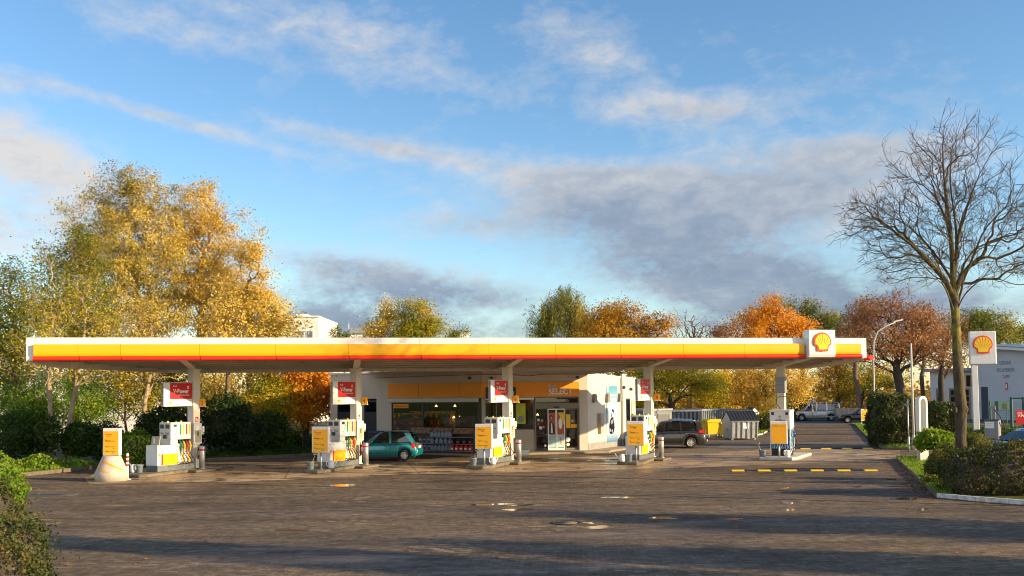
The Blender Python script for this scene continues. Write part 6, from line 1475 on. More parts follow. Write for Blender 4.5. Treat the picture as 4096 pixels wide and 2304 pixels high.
tree('autumn_tree', 'leaning pale-stemmed tree forking beneath the canopy edge', 'tree', 255, 47.5,
     [(390,1290,110,150),(330,1440,120,90),(450,1430,100,80),(300,1200,80,90)], 250, .12, M['lf_yelgreen'], 12, .10, .35, 'barkpale', WG, 9, .45, trunk_px=[(255,1840,47.5),(268,1760,47.5),(283,1660,47.5),(303,1550,47.5),(318,1440,47.6),(338,1330,47.8),(345,1240,48)], rt=.014)
tree('autumn_tree', 'twiggy yellow tree with crooked stem behind the pump numbered 2', 'tree', 570, 52,
     [(600,1260,130,140),(560,1420,150,110),(660,1430,110,90),(480,1360,90,100)], 420, .12, M['lf_goldolive'], 14, .10, .36, 'barkpale', WG, 10, .42, rt=.014, trunk_px=[(565,1840,52),(572,1720,52),(580,1600,52),(605,1480,52.2),(612,1380,52.4),(600,1280,52.5)])
tree('autumn_tree', 'twiggy orange-yellow tree with dark stem beyond the pump 2 bollard', 'tree', 905, 53,
     [(900,1270,130,120),(900,1420,150,100),(990,1360,80,90),(820,1330,80,100)], 420, .14, M['lf_gold'], 14, .10, .36, 'bark', WG, 11, .42, rt=.014, trunk_px=[(905,1840,53),(908,1720,53),(912,1600,53),(912,1500,53.2),(905,1400,53.3),(900,1300,53.5)])
tree('autumn_tree', 'slight green-gold tree between the office block and the orange maple', 'tree', 1110, 58,
     [(1110,1300,80,70),(1090,1420,110,90),(1150,1370,60,60),(1060,1520,90,80)], 200, .13, M['lf_goldolive'], 18, .16, .36, 'bark', WG, 12, .4)
# second row of thin woodland trees
ul = ['leafy sapling with green and yellow leaves at the woodland border', 'yellow-leaved sapling behind the leaning pale stem', 'yellowish sapling in the gap above the concrete block', 'green-gold sapling behind the red sign of pump 2', 'golden sapling under the canopy between the first two columns', 'straggly sapling next to the orange maple', 'low sapling behind the thin pale stems']
for i, (px, py, rx, ry, D, lm) in enumerate(((40,1570,130,110,51,'lf_bright'),(330,1560,120,110,52,'lf_bright'),(500,1530,120,110,53,'lf_yelgreen'),(690,1520,110,80,55,'lf_olive'),(870,1540,110,80,57,'lf_goldolive'),(1060,1590,90,80,55,'lf_yelgreen'),(160,1620,130,100,49,'lf_bright'))):
    tree('sapling', ul[i], 'sapling', px, D, [(px,py,rx,ry),(px+30,py+90,rx*.8,ry*.7)], 230, .07, M[lm], 38, .09, .34, 'bark', 'saplings in the woodland', 30 + i, .4, rt=.009)
tree('orange_maple', 'glowing orange maple with dark trunk on the grass beside the shop', 'tree', 1225, 57,
     [(1170,1560,85,85),(1270,1550,85,95),(1140,1640,70,60),(1340,1570,60,80),(1230,1640,110,50),(1220,1490,90,40)], 300, .20, M['lf_orange'], 100, .11, .30, 'barkdark', None, 13, .35, trunk_px=[(1222,1800,57),(1223,1740,57),(1228,1690,57),(1232,1640,57),(1230,1580,57)])
# behind the station
BG = 'autumn trees beyond the station'
tree('autumn_tree', 'pale brownish-gold tree showing above the canopy centre', 'tree', 1530, 96, [(1545,1270,45,50),(1520,1330,65,50),(1500,1380,60,40)], 180, .2, M['lf_gold'], 50, 0.141, .45, 'bark', BG, 14)
tree('autumn_tree', 'rich golden-green tree showing above the canopy centre', 'tree', 1660, 95, [(1608,1270,32,48),(1675,1245,45,50),(1705,1310,60,55),(1640,1340,80,45)], 260, .22, M['lf_yelgreen'], 59, 0.141, .42, 'bark', BG, 15)
tree('autumn_tree', 'small dark shrubby treetop beside the roof vent', 'tree', 1350, 104, [(1345,1330,22,22),(1370,1350,35,20),(1480,1345,20,25)], 60, .1, M['lf_olive'], 36, 0.128, .35, 'bark', BG, 16)
tree('autumn_tree', 'small green treetop beside the two thin aerials', 'tree', 1820, 104, [(1815,1345,25,16),(1865,1325,10,18)], 40, .1, M['lf_olive'], 41, 0.128, .35, 'bark', BG, 17)
tree('willow_tree', 'drooping green willow above the shop end of the canopy', 'tree', 2240, 88, [(2195,1225,65,50),(2265,1190,70,50),(2310,1260,70,60),(2170,1290,50,40),(2450,1235,60,35),(2390,1290,60,50)], 330, .35, M['lf_willow'], 105, 0.122, .22, 'bark', BG, 18, .35, elong=2.6, droop=2.6)
tree('autumn_tree', 'broad amber maple in front of the willow', 'tree', 2450, 80, [(2400,1310,85,75),(2480,1270,75,65),(2570,1300,75,65),(2650,1300,45,50),(2460,1400,150,80),(2600,1390,90,60)], 430, .3, M['lf_amber'], 69, 0.128, .38, 'barkdark', BG, 19)
tree('autumn_tree', 'yellow maple seen under the canopy above the blue-grey container', 'tree', 2710, 76, [(2590,1520,100,100),(2710,1500,110,90),(2830,1540,90,80),(2560,1620,80,60)], 330, .22, M['lf_yelgreen'], 64, 0.122, .38, 'barkdark', BG, 20)
tree('autumn_tree', 'brown and yellow tangled tree behind the black-lidded skips', 'tree', 2870, 79, [(2800,1570,110,80),(2900,1540,110,90),(2850,1640,120,50)], 260, .2, M['lf_amber'], 36, 0.115, .42, 'barkdark', BG, 21)
tree('bare_tree', 'bare purple-grey treetop between the amber maples', 'tree', 2765, 94, [(2740,1300,60,60),(2800,1310,60,60),(2770,1370,90,50)], 420, .25, None, bark='twig', group=BG, seed=22, rt=.018)
tree('autumn_tree', 'small rust-brown treetop beside the bare grey treetop', 'tree', 2890, 92, [(2880,1340,60,40),(2930,1330,45,50),(2860,1400,70,40)], 190, .2, M['lf_rust'], 27, 0.128, .4, 'twig', BG, 23, rt=.018)
tree('autumn_tree', 'bright orange tree directly behind the canopy emblem box', 'tree', 3060, 84, [(3020,1290,75,65),(3080,1250,60,50),(3160,1310,95,55),(3060,1380,130,60)], 340, .28, M['lf_orange'], 59, 0.134, .38, 'barkdark', BG, 24)
tree('autumn_tree', 'golden tree framing the column with the pale banner', 'tree', 3060, 81, [(2980,1530,80,90),(3080,1520,90,90),(3180,1540,70,70),(3000,1630,110,50)], 330, .24, M['lf_gold'], 55, 0.128, .38, 'barkdark', BG, 25)
tree('autumn_tree', 'grey-green treetop rising behind the orange tree', 'tree', 3210, 112, [(3110,1225,45,40),(3220,1240,60,50),(3290,1290,60,50)], 200, .28, M['lf_olive'], 46, 0.141, .42, 'bark', BG, 26)
tree('autumn_tree', 'dull green treetop between the emblem box and the rust trees', 'tree', 3340, 113, [(3340,1320,45,50),(3300,1380,60,40)], 110, .2, M['lf_olive'], 50, 0.141, .42, 'bark', BG, 27)
tree('autumn_tree', 'brown-twigged tree above the silver van', 'tree', 3345, 111, [(3300,1520,80,70),(3370,1560,80,60),(3340,1470,70,60)], 260, .26, M['lf_amber'], 32, 0.141, .45, 'barkdark', BG, 28)
tree('autumn_tree', 'yellow-green tree behind the curved street lamp', 'tree', 3430, 110, [(3400,1500,70,80),(3480,1530,80,70),(3560,1520,70,60)], 240, .2, M['lf_yelgreen'], 55, 0.128, .4, 'barkdark', BG, 29)
tree('rust_tree', 'wide rust-leaved tree with dark spreading limbs beside the slim pole', 'tree', 3610, 68,
     [(3470,1290,100,80),(3590,1245,110,65),(3700,1290,100,75),(3560,1380,170,90),(3420,1400,70,80),(3700,1410,90,70)], 640, .33, M['lf_rust'], 25, 0.109, .36, 'barkdark', BG, 40, .5, rt=.014, trunk_px=[(3618,1700,68),(3612,1620,68),(3605,1570,68),(3590,1500,68),(3585,1420,68)])
tree('rust_tree', 'dark-stemmed rust tree in front of the fire station garages', 'tree', 3772, 74,
     [(3740,1390,80,70),(3810,1330,70,70),(3780,1450,70,40),(3840,1420,50,60)], 260, .24, M['lf_rust'], 16, 0.109, .36, 'barkdark', BG, 41, .45, rt=.014, trunk_px=[(3768,1660,74),(3768,1600,74),(3764,1530,74),(3766,1470,74),(3775,1400,74)])
tree('pine_tree', 'olive-brown feathery tree rising behind the white pylon', 'tree', 3930, 118, [(3920,1280,90,40),(3850,1320,60,60),(3990,1310,70,50),(4040,1350,50,40),(3930,1350,120,50)], 300, .35, M['lf_olive'], 55, 0.166, .45, 'bark', BG, 42)
tree('pine_tree', 'low brown-green treetop over the fire station roof', 'tree', 4150, 140, [(4080,1340,60,30),(4160,1340,80,40)], 90, .3, M['lf_olive'], 55, 0.192, .5, 'bark', BG, 43)
tree('autumn_tree', 'brownish tree filling the gap behind the pylon mast', 'tree', 3680, 110, [(3660,1280,80,60),(3720,1340,80,60),(3640,1380,80,60)], 220, .25, M['lf_rust'], 41, 0.154, .45, 'bark', BG, 44)
tree('autumn_tree', 'rust coloured tree beyond the canopy end', 'tree', 3440, 102, [(3430,1300,60,60),(3470,1240,50,50),(3400,1370,70,50)], 220, .25, M['lf_rust'], 34, 0.154, .45, 'twig', BG, 45, rt=.018)
# far treeline closing gaps low behind everything
rng = np.random.default_rng(5); C = []
for px in range(-900, 5200, 60):
    p = np.array(at(px, 1600, 150 + rng.uniform(-8, 12))); h = rng.uniform(3.5, 6.0); n = 220
    C.append(np.stack([p[0] + rng.normal(0, 1.7, n), p[1] + rng.normal(0, 1.5, n), np.abs(rng.normal(0, .55, n)) * h], 1))
C = np.concatenate(C); V, Q = leaves(C, .55, 1.5, rng); o = np_mesh('far_woods', V, Q, M['lf_amber']); o['kind'] = 'stuff'; o['label'] = 'far band of brown and amber woodland along the horizon'
# hero bare tree in front of the fire station
DH = 32.3
rng = np.random.default_rng(77)
def hp(px, py, dd=0.0): return np.array(at(px, py, DH + dd))
main = [(3842,1830),(3843,1740),(3846,1640),(3838,1560),(3832,1470),(3828,1400),(3826,1330),(3822,1260),(3815,1190),(3812,1130),(3810,1050),(3806,980),(3800,910),(3790,830),(3780,740),(3772,660),(3770,580),(3778,500)]
limbs = [  # (points px,py, depth offset at the end)
 ([(3822,1260),(3840,1180),(3862,1110),(3900,1010),(3920,950),(3960,880),(4010,840),(4080,800),(4150,760)], -1.5),
 ([(3815,1190),(3835,1130),(3850,1060),(3870,1010),(3920,980),(4000,960),(4096,940)], 1.5),
 ([(3812,1130),(3830,1100),(3880,1060),(3960,1040),(4060,1050),(4150,1070)], 2.0),
 ([(3815,1180),(3780,1120),(3720,1040),(3660,985),(3580,925),(3520,895),(3440,905),(3365,930)], -1.0),
 ([(3812,1130),(3790,1090),(3760,1020),(3700,970),(3640,910),(3580,870),(3500,830),(3420,800)], 1.4),
 ([(3810,1050),(3780,1000),(3720,965),(3640,945),(3560,1020),(3460,1060)], 2.0),
 ([(3806,980),(3770,930),(3720,880),(3660,870),(3560,860)], -2.2),
 ([(3800,910),(3770,840),(3730,770),(3680,730),(3600,690),(3540,660)], .8),
 ([(3790,830),(3760,760),(3720,690),(3670,620),(3620,590)], -1.0),
 ([(3815,1190),(3822,1100),(3830,1000),(3825,900),(3812,800),(3806,700),(3808,600),(3830,520),(3850,470)], 1.0),
 ([(3830,1000),(3850,900),(3880,790),(3920,700),(3960,640),(4000,560)], -1.6),
 ([(3825,900),(3850,830),(3900,790),(3970,770),(4040,720),(4090,640)], 1.8),
 ([(3826,1240),(3850,1180),(3900,1140),(3960,1090),(4020,1070),(4120,1100)], -2.0),
 ([(3822,1260),(3790,1150),(3760,1110),(3700,1130),(3650,1180)], -2.4),
 ([(3806,990),(3780,900),(3785,800),(3765,700),(3740,600),(3730,560)], 2.2)]
P = [hp(*p) for p in main]; P[0][2] = .05; par = [-1] + list(range(len(main) - 1))
seedpts = list(range(7, len(P)))
for pts, dz in limbs:
    q = [hp(x, y, dz * (i / (len(pts) - 1)) ** 1.3) for i, (x, y) in enumerate(pts)]
    j = int(np.argmin([np.linalg.norm(p - q[0]) for p in P])); prev = j
    for i in range(1, len(q)):
        for s in (.5, 1.0):
            w = q[i-1] + (q[i] - q[i-1]) * s + rng.normal(0, .05, 3); P.append(w); par.append(prev); prev = len(P) - 1
trunkP = P; trunkpar = par
bl = [pb(3790,800,330,270,DH,.75), pb(3800,620,180,115,DH,.8), pb(3560,900,180,130,DH,.8), pb(3480,900,120,90,DH,.8), pb(4060,880,190,220,DH,.8), pb(4130,960,150,160,DH,.8), pb(3440,830,90,70,DH,.8), pb(3760,1020,330,120,DH,.75), pb(3600,1060,150,70,DH,.8), pb(4050,1080,150,90,DH,.8)]
tips = sample(bl, 1900, rng, .50)
# grow twigs on the given limbs
Pn = [np.array(p) for p in trunkP]; pr = list(trunkpar); path = [0.0]
for i in range(1, len(Pn)): path.append(path[pr[i]] + np.linalg.norm(Pn[i] - Pn[pr[i]]))
T = tips; n = len(T); best = np.full(n, 1e9); bp = np.zeros(n, int); done = np.zeros(n, bool)
def relax(i):
    d = np.linalg.norm(T - Pn[i], axis=1); c = d + .30 * path[i]; m = (c < best) & ~done; best[m] = c[m]; bp[m] = i
for i in range(8, len(Pn)): relax(i)
for _ in range(n):
    k = int(np.argmin(np.where(done, 1e9, best))); done[k] = True; p0 = Pn[bp[k]]; p1 = T[k]; d = np.linalg.norm(p1 - p0); prev = bp[k]; off = rng.normal(0, 1, 3) * .07 * d
    for s in range(1, 4):
        f = s / 3; q = p0 + (p1 - p0) * f + off * math.sin(math.pi * f) * .6 + np.array([0, 0, .05 * d * math.sin(math.pi * f)]); Pn.append(q); pr.append(prev); path.append(path[prev] + np.linalg.norm(q - Pn[prev])); prev = len(Pn) - 1; relax(prev)
Pn = np.array(Pn); pr = np.array(pr)
for _ in range(5):                     # straighten the grown branches
    sm_ = np.zeros_like(Pn); ck = np.zeros(len(Pn)); np.add.at(sm_, pr[1:], Pn[1:]); np.add.at(ck, pr[1:], 1)
    ii = np.where((ck > 0) & (np.arange(len(Pn)) > 18))[0]; Pn[ii] = .45 * Pn[ii] + .30 * Pn[pr[ii]] + .25 * sm_[ii] / ck[ii][:, None]
r, kids = radii(Pn, pr, .175, .0072)
for i, y in enumerate((1830, 1740, 1640, 1560, 1470, 1400, 1330, 1260)): r[i] = (.20, .18, .195, .185, .17, .155, .145, .135)[i]
for pts, dz in limbs: pass
hb = Vector(tuple(P[0])); hb.z = .05
hero = thing('bare_tree', 'tall leafless tree with lichen-yellow trunk standing in front of the pylon and fire station', 'tree', hb)
def twigs(P, par, r, rmax, per, ln, rad_, rng):
    idx = np.where((r < rmax) & (np.arange(len(P)) > 20))[0]; idx = np.repeat(idx, per); n = len(idx)
    d = P[idx] - P[par[idx]]; d /= np.maximum(1e-6, np.linalg.norm(d, axis=1))[:, None]; q = rng.normal(0, 1, (n, 3)); q -= d * (q * d).sum(1)[:, None]; q /= np.linalg.norm(q, axis=1)[:, None]
    a = rng.uniform(.35, .95, n)[:, None]; v = d * np.cos(a) + q * np.sin(a); v[:, 2] += .12; l = ln * rng.uniform(.4, 1.3, n)[:, None]; A = P[idx]; B = A + v * l
    m = A + v * l * .55; v2 = v + rng.normal(0, .5, (n, 3)); v2 /= np.linalg.norm(v2, axis=1)[:, None]; C2 = m + v2 * l * .55
    P2 = np.concatenate([A, B, m, C2]); p2 = np.concatenate([np.arange(n), np.arange(n), np.arange(n), np.arange(n) + 2 * n]); r2 = np.concatenate([np.full(n, rad_), np.full(n, rad_ * .6), np.full(n, rad_), np.full(n, rad_ * .5)])
    return P2, p2, r2
Vv, Qq = tubes(Pn - np.array(hb), pr, r)
P2, p2, r2 = twigs(Pn, pr, r, .013, 1, .42, .0048, rng); V2, Q2 = tubes(P2 - np.array(hb), p2, r2); Qq = np.concatenate([Qq, Q2 + len(Vv)]); Vv = np.concatenate([Vv, V2]); np_mesh('trunk', Vv, Qq, 'barkmoss', hero, True)
b = MB(); b.T = Matrix.Translation(-hb)
for x, y, s in ((3862,1637,.10),(3822,1640,.07)): c = at(x, y, DH - .12); b.ell(c, s, s*.6, s*1.6, 12)
b.build('burl', 'barkmoss', hero)
sel = rng.choice(np.where(kids == 0)[0], 150); Vv, Qq = leaves(Pn[sel] - np.array(hb) + rng.normal(0, .05, (150, 3)), .085, 1.4, rng); np_mesh('last_leaves', Vv, Qq, M['lf_rust'], hero)
# ------------------------------------------------------------------ shrubs and hedges
def bush(name, label, cat, blobs, n, lsize, lm, group=None, seed=1, pw=2.0, elong=1.6, fuzz=.10, core=.80, spray=0):
    rng = np.random.default_rng(seed); base = np.mean([b[0] for b in blobs], 0); base[2] = 0
    t = thing(name, label, cat, tuple(base), 0, group); Cs = []; mb = MB(); sp = []
    vol = np.array([(b[1][0] * b[1][2] + b[1][1] * b[1][2] + b[1][0] * b[1][1]) for b in blobs]); vol /= vol.sum()
    for (c, r_), f in zip(blobs, vol):
        m = int(n * f); d = rng.normal(0, 1, (m, 3)); d /= (np.abs(d) ** pw).sum(1)[:, None] ** (1 / pw)
        ph = rng.uniform(0, 6.28, 6); k = 1 + .07 * np.sin(d[:, 0] * 5 + ph[0]) + .07 * np.sin(d[:, 1] * 6 + ph[1]) + .06 * np.sin(d[:, 2] * 7 + ph[2]) + .05 * np.sin(d[:, 0] * 13 + ph[3]) * np.sin(d[:, 2] * 11 + ph[4])
        q = c + d * r_ * (k * (1 - np.abs(rng.normal(0, fuzz, m))))[:, None] + rng.normal(0, lsize * .35, (m, 3)); Cs.append(q[q[:, 2] > .02])
        if core > 0:
            u = MB(); nseg = 16; vs = []; half = 8
            for i in range(half + 1):
                th = math.pi * i / half
                for j in range(nseg):
                    p = 2 * math.pi * j / nseg; v = np.array([math.sin(th)*math.cos(p), math.sin(th)*math.sin(p), math.cos(th)]); v /= (np.abs(v) ** pw).sum() ** (1 / pw); vs.append(tuple(c - base + v * r_ * core))
            vs = [(x, y, max(.01, z)) for x, y, z in vs]
            mb.add(vs, [(i*nseg+j, (i+1)*nseg+j, (i+1)*nseg+(j+1)%nseg, i*nseg+(j+1)%nseg) for i in range(half) for j in range(nseg)], 0, True)
        for _ in range(int(spray * f)):
            d = rng.normal(0, 1, 3); d[2] = abs(d[2]) + .3; d /= np.linalg.norm(d); a = c + d * r_ * .9; e = a + (d + rng.normal(0, .35, 3)) * rng.uniform(.15, .45) * r_.mean() ** .5
            for s in np.linspace(.1, 1, 9): sp.append(a + (e - a) * s + rng.normal(0, lsize * .4, 3))
    if core > 0: mb.build('twig_shade_core', 'barkdark', t)  # solid dark core, stands for twigs and the shade inside the bush
    Cs = np.concatenate(Cs + ([np.array(sp)] if sp else [])) - base
    V, Q = leaves(Cs, lsize, elong, rng, flat=.4); np_mesh('foliage', V, Q, lm, t); return t
DG = 'dark shrubs at the edge of the woodland'
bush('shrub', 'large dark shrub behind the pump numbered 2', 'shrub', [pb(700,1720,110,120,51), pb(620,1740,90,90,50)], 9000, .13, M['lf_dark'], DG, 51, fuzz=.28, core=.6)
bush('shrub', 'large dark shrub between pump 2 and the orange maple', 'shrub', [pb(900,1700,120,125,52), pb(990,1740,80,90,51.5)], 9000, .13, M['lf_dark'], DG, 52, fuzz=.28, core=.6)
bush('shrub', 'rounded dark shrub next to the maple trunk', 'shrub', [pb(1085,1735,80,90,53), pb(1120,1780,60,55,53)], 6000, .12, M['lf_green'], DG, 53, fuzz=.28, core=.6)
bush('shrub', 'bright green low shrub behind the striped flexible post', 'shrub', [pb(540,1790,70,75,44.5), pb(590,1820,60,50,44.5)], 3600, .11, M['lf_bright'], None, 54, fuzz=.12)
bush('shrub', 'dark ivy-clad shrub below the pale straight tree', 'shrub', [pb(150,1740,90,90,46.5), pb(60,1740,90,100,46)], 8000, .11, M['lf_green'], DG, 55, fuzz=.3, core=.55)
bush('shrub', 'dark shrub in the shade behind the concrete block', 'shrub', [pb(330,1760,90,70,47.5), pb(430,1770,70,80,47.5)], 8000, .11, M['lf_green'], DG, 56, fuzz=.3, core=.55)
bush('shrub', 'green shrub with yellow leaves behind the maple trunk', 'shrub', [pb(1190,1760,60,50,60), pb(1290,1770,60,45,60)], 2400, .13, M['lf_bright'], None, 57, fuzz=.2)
bush('trimmed_hedge', 'tall dense hedge beside the slim pale pole', 'hedge', [pb(3560,1690,84,104,55,1.0)], 11000, .12, M['lf_yew'], None, 58, pw=3.6, fuzz=.06, core=.9)
bush('trimmed_hedge', 'rounded clipped bush between the totem and the bare tree', 'hedge', [pb(3770,1672,62,62,52,1.0)], 6500, .11, M['lf_yew'], None, 59, pw=3.0, fuzz=.06, core=.9)
bush('leafy_shrub', 'bright leafy shrub sprawling in front of the round-topped totem', 'shrub', [pb(3735,1755,62,38,38), pb(3690,1770,32,28,38), pb(3790,1770,36,26,38.2)], 3000, .15, M['lf_bright'], None, 60, fuzz=.35, core=.4)
bush('shrub', 'yellow flecked shrub at the foot of the information totem', 'shrub', [pb(3760,1880,62,75,33), pb(3800,1830,70,60,34), pb(3730,1940,40,40,32)], 7500, .075, M['lf_shrub'], None, 61, fuzz=.2, core=.75)
bush('shrub', 'low golden shrub behind the bare tree trunk', 'shrub', [pb(3890,1770,60,40,43), pb(3930,1790,50,30,43), pb(3830,1780,50,50,43)], 4200, .085, M['lf_shrub'], None, 62, fuzz=.25, core=.7)
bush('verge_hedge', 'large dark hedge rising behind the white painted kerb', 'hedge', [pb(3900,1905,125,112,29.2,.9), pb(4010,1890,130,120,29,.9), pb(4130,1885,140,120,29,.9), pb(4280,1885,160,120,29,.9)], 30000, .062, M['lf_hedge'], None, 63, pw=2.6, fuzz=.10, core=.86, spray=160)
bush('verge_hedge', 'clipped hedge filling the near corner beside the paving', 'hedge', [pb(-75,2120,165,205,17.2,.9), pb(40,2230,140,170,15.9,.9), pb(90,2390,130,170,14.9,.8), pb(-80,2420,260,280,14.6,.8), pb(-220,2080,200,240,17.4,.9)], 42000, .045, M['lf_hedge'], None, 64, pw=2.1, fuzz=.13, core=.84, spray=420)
bush('shrub', 'bright trailing shrub behind the near corner hedge', 'shrub', [pb(-20,1960,110,90,27), pb(50,1960,60,70,28)], 4200, .10, M['lf_bright'], None, 65, fuzz=.2, core=.75)
bush('shrub', 'olive hedge behind the second black-lidded skip', 'hedge', [pb(3080,1690,60,45,76), pb(3000,1680,60,40,78), pb(2900,1650,80,30,78)], 4200, .16, M['lf_yelgreen'], None, 66, pw=2.5)
bush('shrub', 'dark bush at the bend of the exit lane beside the silver van', 'shrub', [pb(3185,1655,50,50,104), pb(3130,1660,50,40,100)], 2200, .2, M['lf_dark'], None, 67)
bush('low_hedge', 'low green hedge behind the pylon foot and air unit', 'hedge', [pb(3960,1740,110,26,66,1.0), pb(4100,1745,110,26,66,1.0)], 4200, .13, M['lf_green'], None, 68, pw=3, core=.85)
# ------------------------------------------------------------------ ground cover
rng = np.random.default_rng(9)
def cover(name, line, depth, n, hmax, lsize, lm, label):
    C = []; L_ = [np.array(p) for p in line]
    seg = np.array([np.linalg.norm(b - a) for a, b in zip(L_, L_[1:])]); pr_ = seg / seg.sum(); ch = rng.choice(len(seg), n, p=pr_); u = rng.uniform(0, 1, n)
    A = np.array(L_)[ch]; B = np.array(L_)[ch + 1]; d = (B - A) / np.linalg.norm(B - A, axis=1)[:, None]; nn = np.stack([-d[:, 1], d[:, 0], 0 * u], 1)
    w = rng.uniform(0, 1, n); q = A + (B - A) * u[:, None] + nn * (w * depth + .14)[:, None]
    lump = .55 + .45 * np.sin(q[:, 0] * 1.7) * np.cos(q[:, 1] * 2.1 + q[:, 0]); q[:, 2] = .1 + rng.uniform(0, 1, n) ** 1.3 * hmax * (.25 + .75 * w) * lump
    V, Q = leaves(q, lsize, 1.6, rng, flat=.5); o = np_mesh(name, V, Q, lm); o['kind'] = 'stuff'; o['label'] = label; return o
cover('undergrowth', LK[:5], 3.2, 15000, 1.0, .10, M['lf_bright'], 'bright nettles and ground cover spilling over the kerb')
cover('undergrowth', LK[4:], 2.6, 9000, .55, .10, M['lf_green'], 'shaded ground cover along the kerb below the dark shrubs')
def blades(name, poly, n, h, lm, z, label):
    P_ = np.array([[Vector(p).x, Vector(p).y] for p in poly]); lo, hi = P_.min(0), P_.max(0); q = rng.uniform(lo, hi, (n * 3, 2))
    ins = np.zeros(len(q), bool)
    for i in range(len(P_)):
        a, b = P_[i], P_[(i + 1) % len(P_)]; c = ((a[1] > q[:, 1]) != (b[1] > q[:, 1])); xi = (b[0] - a[0]) * (q[:, 1] - a[1]) / (b[1] - a[1] + 1e-9) + a[0]; ins ^= c & (q[:, 0] < xi)
    q = q[ins][:n]; m = len(q); a = rng.uniform(0, 6.28, m); hh = h * rng.uniform(.4, 1.3, m); w = .012 + .01 * rng.uniform(0, 1, m)
    dx = np.stack([np.cos(a), np.sin(a), 0 * a], 1) * w[:, None]; ln = rng.normal(0, .4, (m, 3)) * hh[:, None]; ln[:, 2] = hh; B = np.stack([q[:, 0], q[:, 1], np.full(m, z)], 1)
    V = np.stack([B - dx, B + dx, B + dx * .3 + ln, B - dx * .3 + ln], 1).reshape(-1, 3); o = np_mesh(name, V, np.arange(m * 4).reshape(-1, 4), lm); o['kind'] = 'stuff'; o['label'] = label; return o
blades('grass', RK + [gnd(3870, 1990), gnd(3760, 1830)], 9000, .10, M['lf_bright'], .09, 'short grass with fallen leaves inside the painted kerb')
blades('grass', BK + [gnd(3660, 1760), gnd(3500, 1700)], 12000, .12, M['lf_bright'], .09, 'short grass around the foot of the tall hedge')
blades('grass', GK + [gnd(2880, 1700)], 6000, .14, M['lf_bright'], .08, 'short grass beside the black-lidded skips')
blades('grass', [gnd(1000, 1832), gnd(1330, 1816), Vector((-11, 60, 0)), Vector((-16, 60, 0))], 9000, .14, M['lf_green'], .10, 'shaded grass below the orange maple')
def litter(name, pts, lm, size, label):
    C = np.array(pts); V, Q = leaves(C, size, 1.3, rng, flat=6); o = np_mesh(name, V, Q, lm); o['kind'] = 'stuff'; o['label'] = label
pts = []
for _ in range(700):
    k = rng.integers(0, 3); a, b_ = RK[k], RK[k + 1]; f = rng.uniform(); p = a.lerp(b_, f); pts.append((p.x - abs(rng.normal(0, .45)), p.y - abs(rng.normal(0, .3)), .012))
for _ in range(260):
    a, b_ = RK2[0], RK2[-1]; p = a.lerp(b_, rng.uniform()); pts.append((p.x + .2, p.y - abs(rng.normal(0, .5)) - .1, .012))
for _ in range(420): p = gnd(rng.uniform(100, 1300), rng.uniform(1870, 1900)); pts.append((p.x, p.y, .013))
for _ in range(260): p = gnd(rng.uniform(0, 4096), rng.uniform(1900, 2300)); pts.append((p.x, p.y, .012))
for _ in range(300): p = gnd(rng.uniform(3620, 3760), rng.uniform(1860, 1990)); pts.append((p.x, p.y, .105))
litter('fallen_leaves', pts, M['lf_rust'], .075, 'scattered fallen leaves on the paving and along the kerbs')
# trees standing just outside the picture whose long shadows cross the paving
def near_dup(src, x, y, rz, sc_, lab): return dup(src, (x, y, 0), rz, lab, None, sc_)
NEAR = [('orange_maple', 24.6, 17.1, 1.1, (.70, .70, 1.25), 'leafy tree beyond the white kerb whose shadow falls over the paving'),
 ('orange_maple', 22.9, 12.1, .6, (.60, .60, 1.3), 'leafy roadside tree shading the corner of the paving'),
 ('orange_maple', 12.8, 13.5, 2.2, (.46, .46, 1.5), 'narrow leafy tree by the road whose long shadow crosses the near paving'),
 ('orange_maple', 16.5, 11.6, 3.0, (.50, .50, 1.2), 'narrow leafy tree in the gap between the roadside trees'),
 ('bare_tree.001', 19.5, 6.0, 1.0, .7, 'leafless street tree closest to the viewer')]
for nm_, x, y, a_, s_, lb_ in NEAR:
    if nm_.startswith('bare'): src = hero
    else: src = bpy.data.objects[nm_]
    dup(src, (x, y, 0), a_, lb_, 'street trees along the road', s_)
# ================================================================== SKY AND SUN
EL = rad(15.0); SUNV = Vector((.94, -.342, 0)).normalized()
az = math.atan2(SUNV.x, SUNV.y)
wd = bpy.data.worlds.new("World"); sc.world = wd; wd.use_nodes = True; nt = wd.node_tree
bg = nt.nodes['Background']; sky = nt.nodes.new('ShaderNodeTexSky'); sky.sky_type = 'NISHITA'; sky.sun_disc = False
sky.sun_elevation = EL; sky.sun_rotation = az; sky.altitude = 100; sky.air_density = 1.0; sky.dust_density = .3; sky.ozone_density = 2.2
g = nt.nodes.new('ShaderNodeTexCoord').outputs['Generated']
sp = nt.nodes.new('ShaderNodeSeparateXYZ'); lk(nt, g, sp.inputs[0]); X, Y, Z = sp.outputs
AZ = mth(nt, 'ARCTAN2', X, Y); ELV = mth(nt, 'ARCSINE', Z)
cb = nt.nodes.new('ShaderNodeCombineXYZ'); lk(nt, mth(nt, 'MULTIPLY', AZ, 1.0), cb.inputs[0]); lk(nt, mth(nt, 'MULTIPLY', ELV, 1.9), cb.inputs[1])
n1 = noise(nt, cb.outputs[0], 8.0, 9, .62, .25); n2 = noise(nt, cb.outputs[0], 22.0, 7, .62, .3); n3 = noise(nt, cb.outputs[0], 55.0, 6, .65, .2)
dist = mth(nt, 'ADD', mth(nt, 'MULTIPLY', mth(nt, 'SUBTRACT', n1, .5), 1.0), mth(nt, 'ADD', mth(nt, 'MULTIPLY', mth(nt, 'SUBTRACT', n2, .5), .75), mth(nt, 'MULTIPLY', mth(nt, 'SUBTRACT', n3, .5), .45)))
def ael(px, py):
    r = ray(px, py).normalized(); return math.atan2(r.x, r.y), math.asin(r.z)
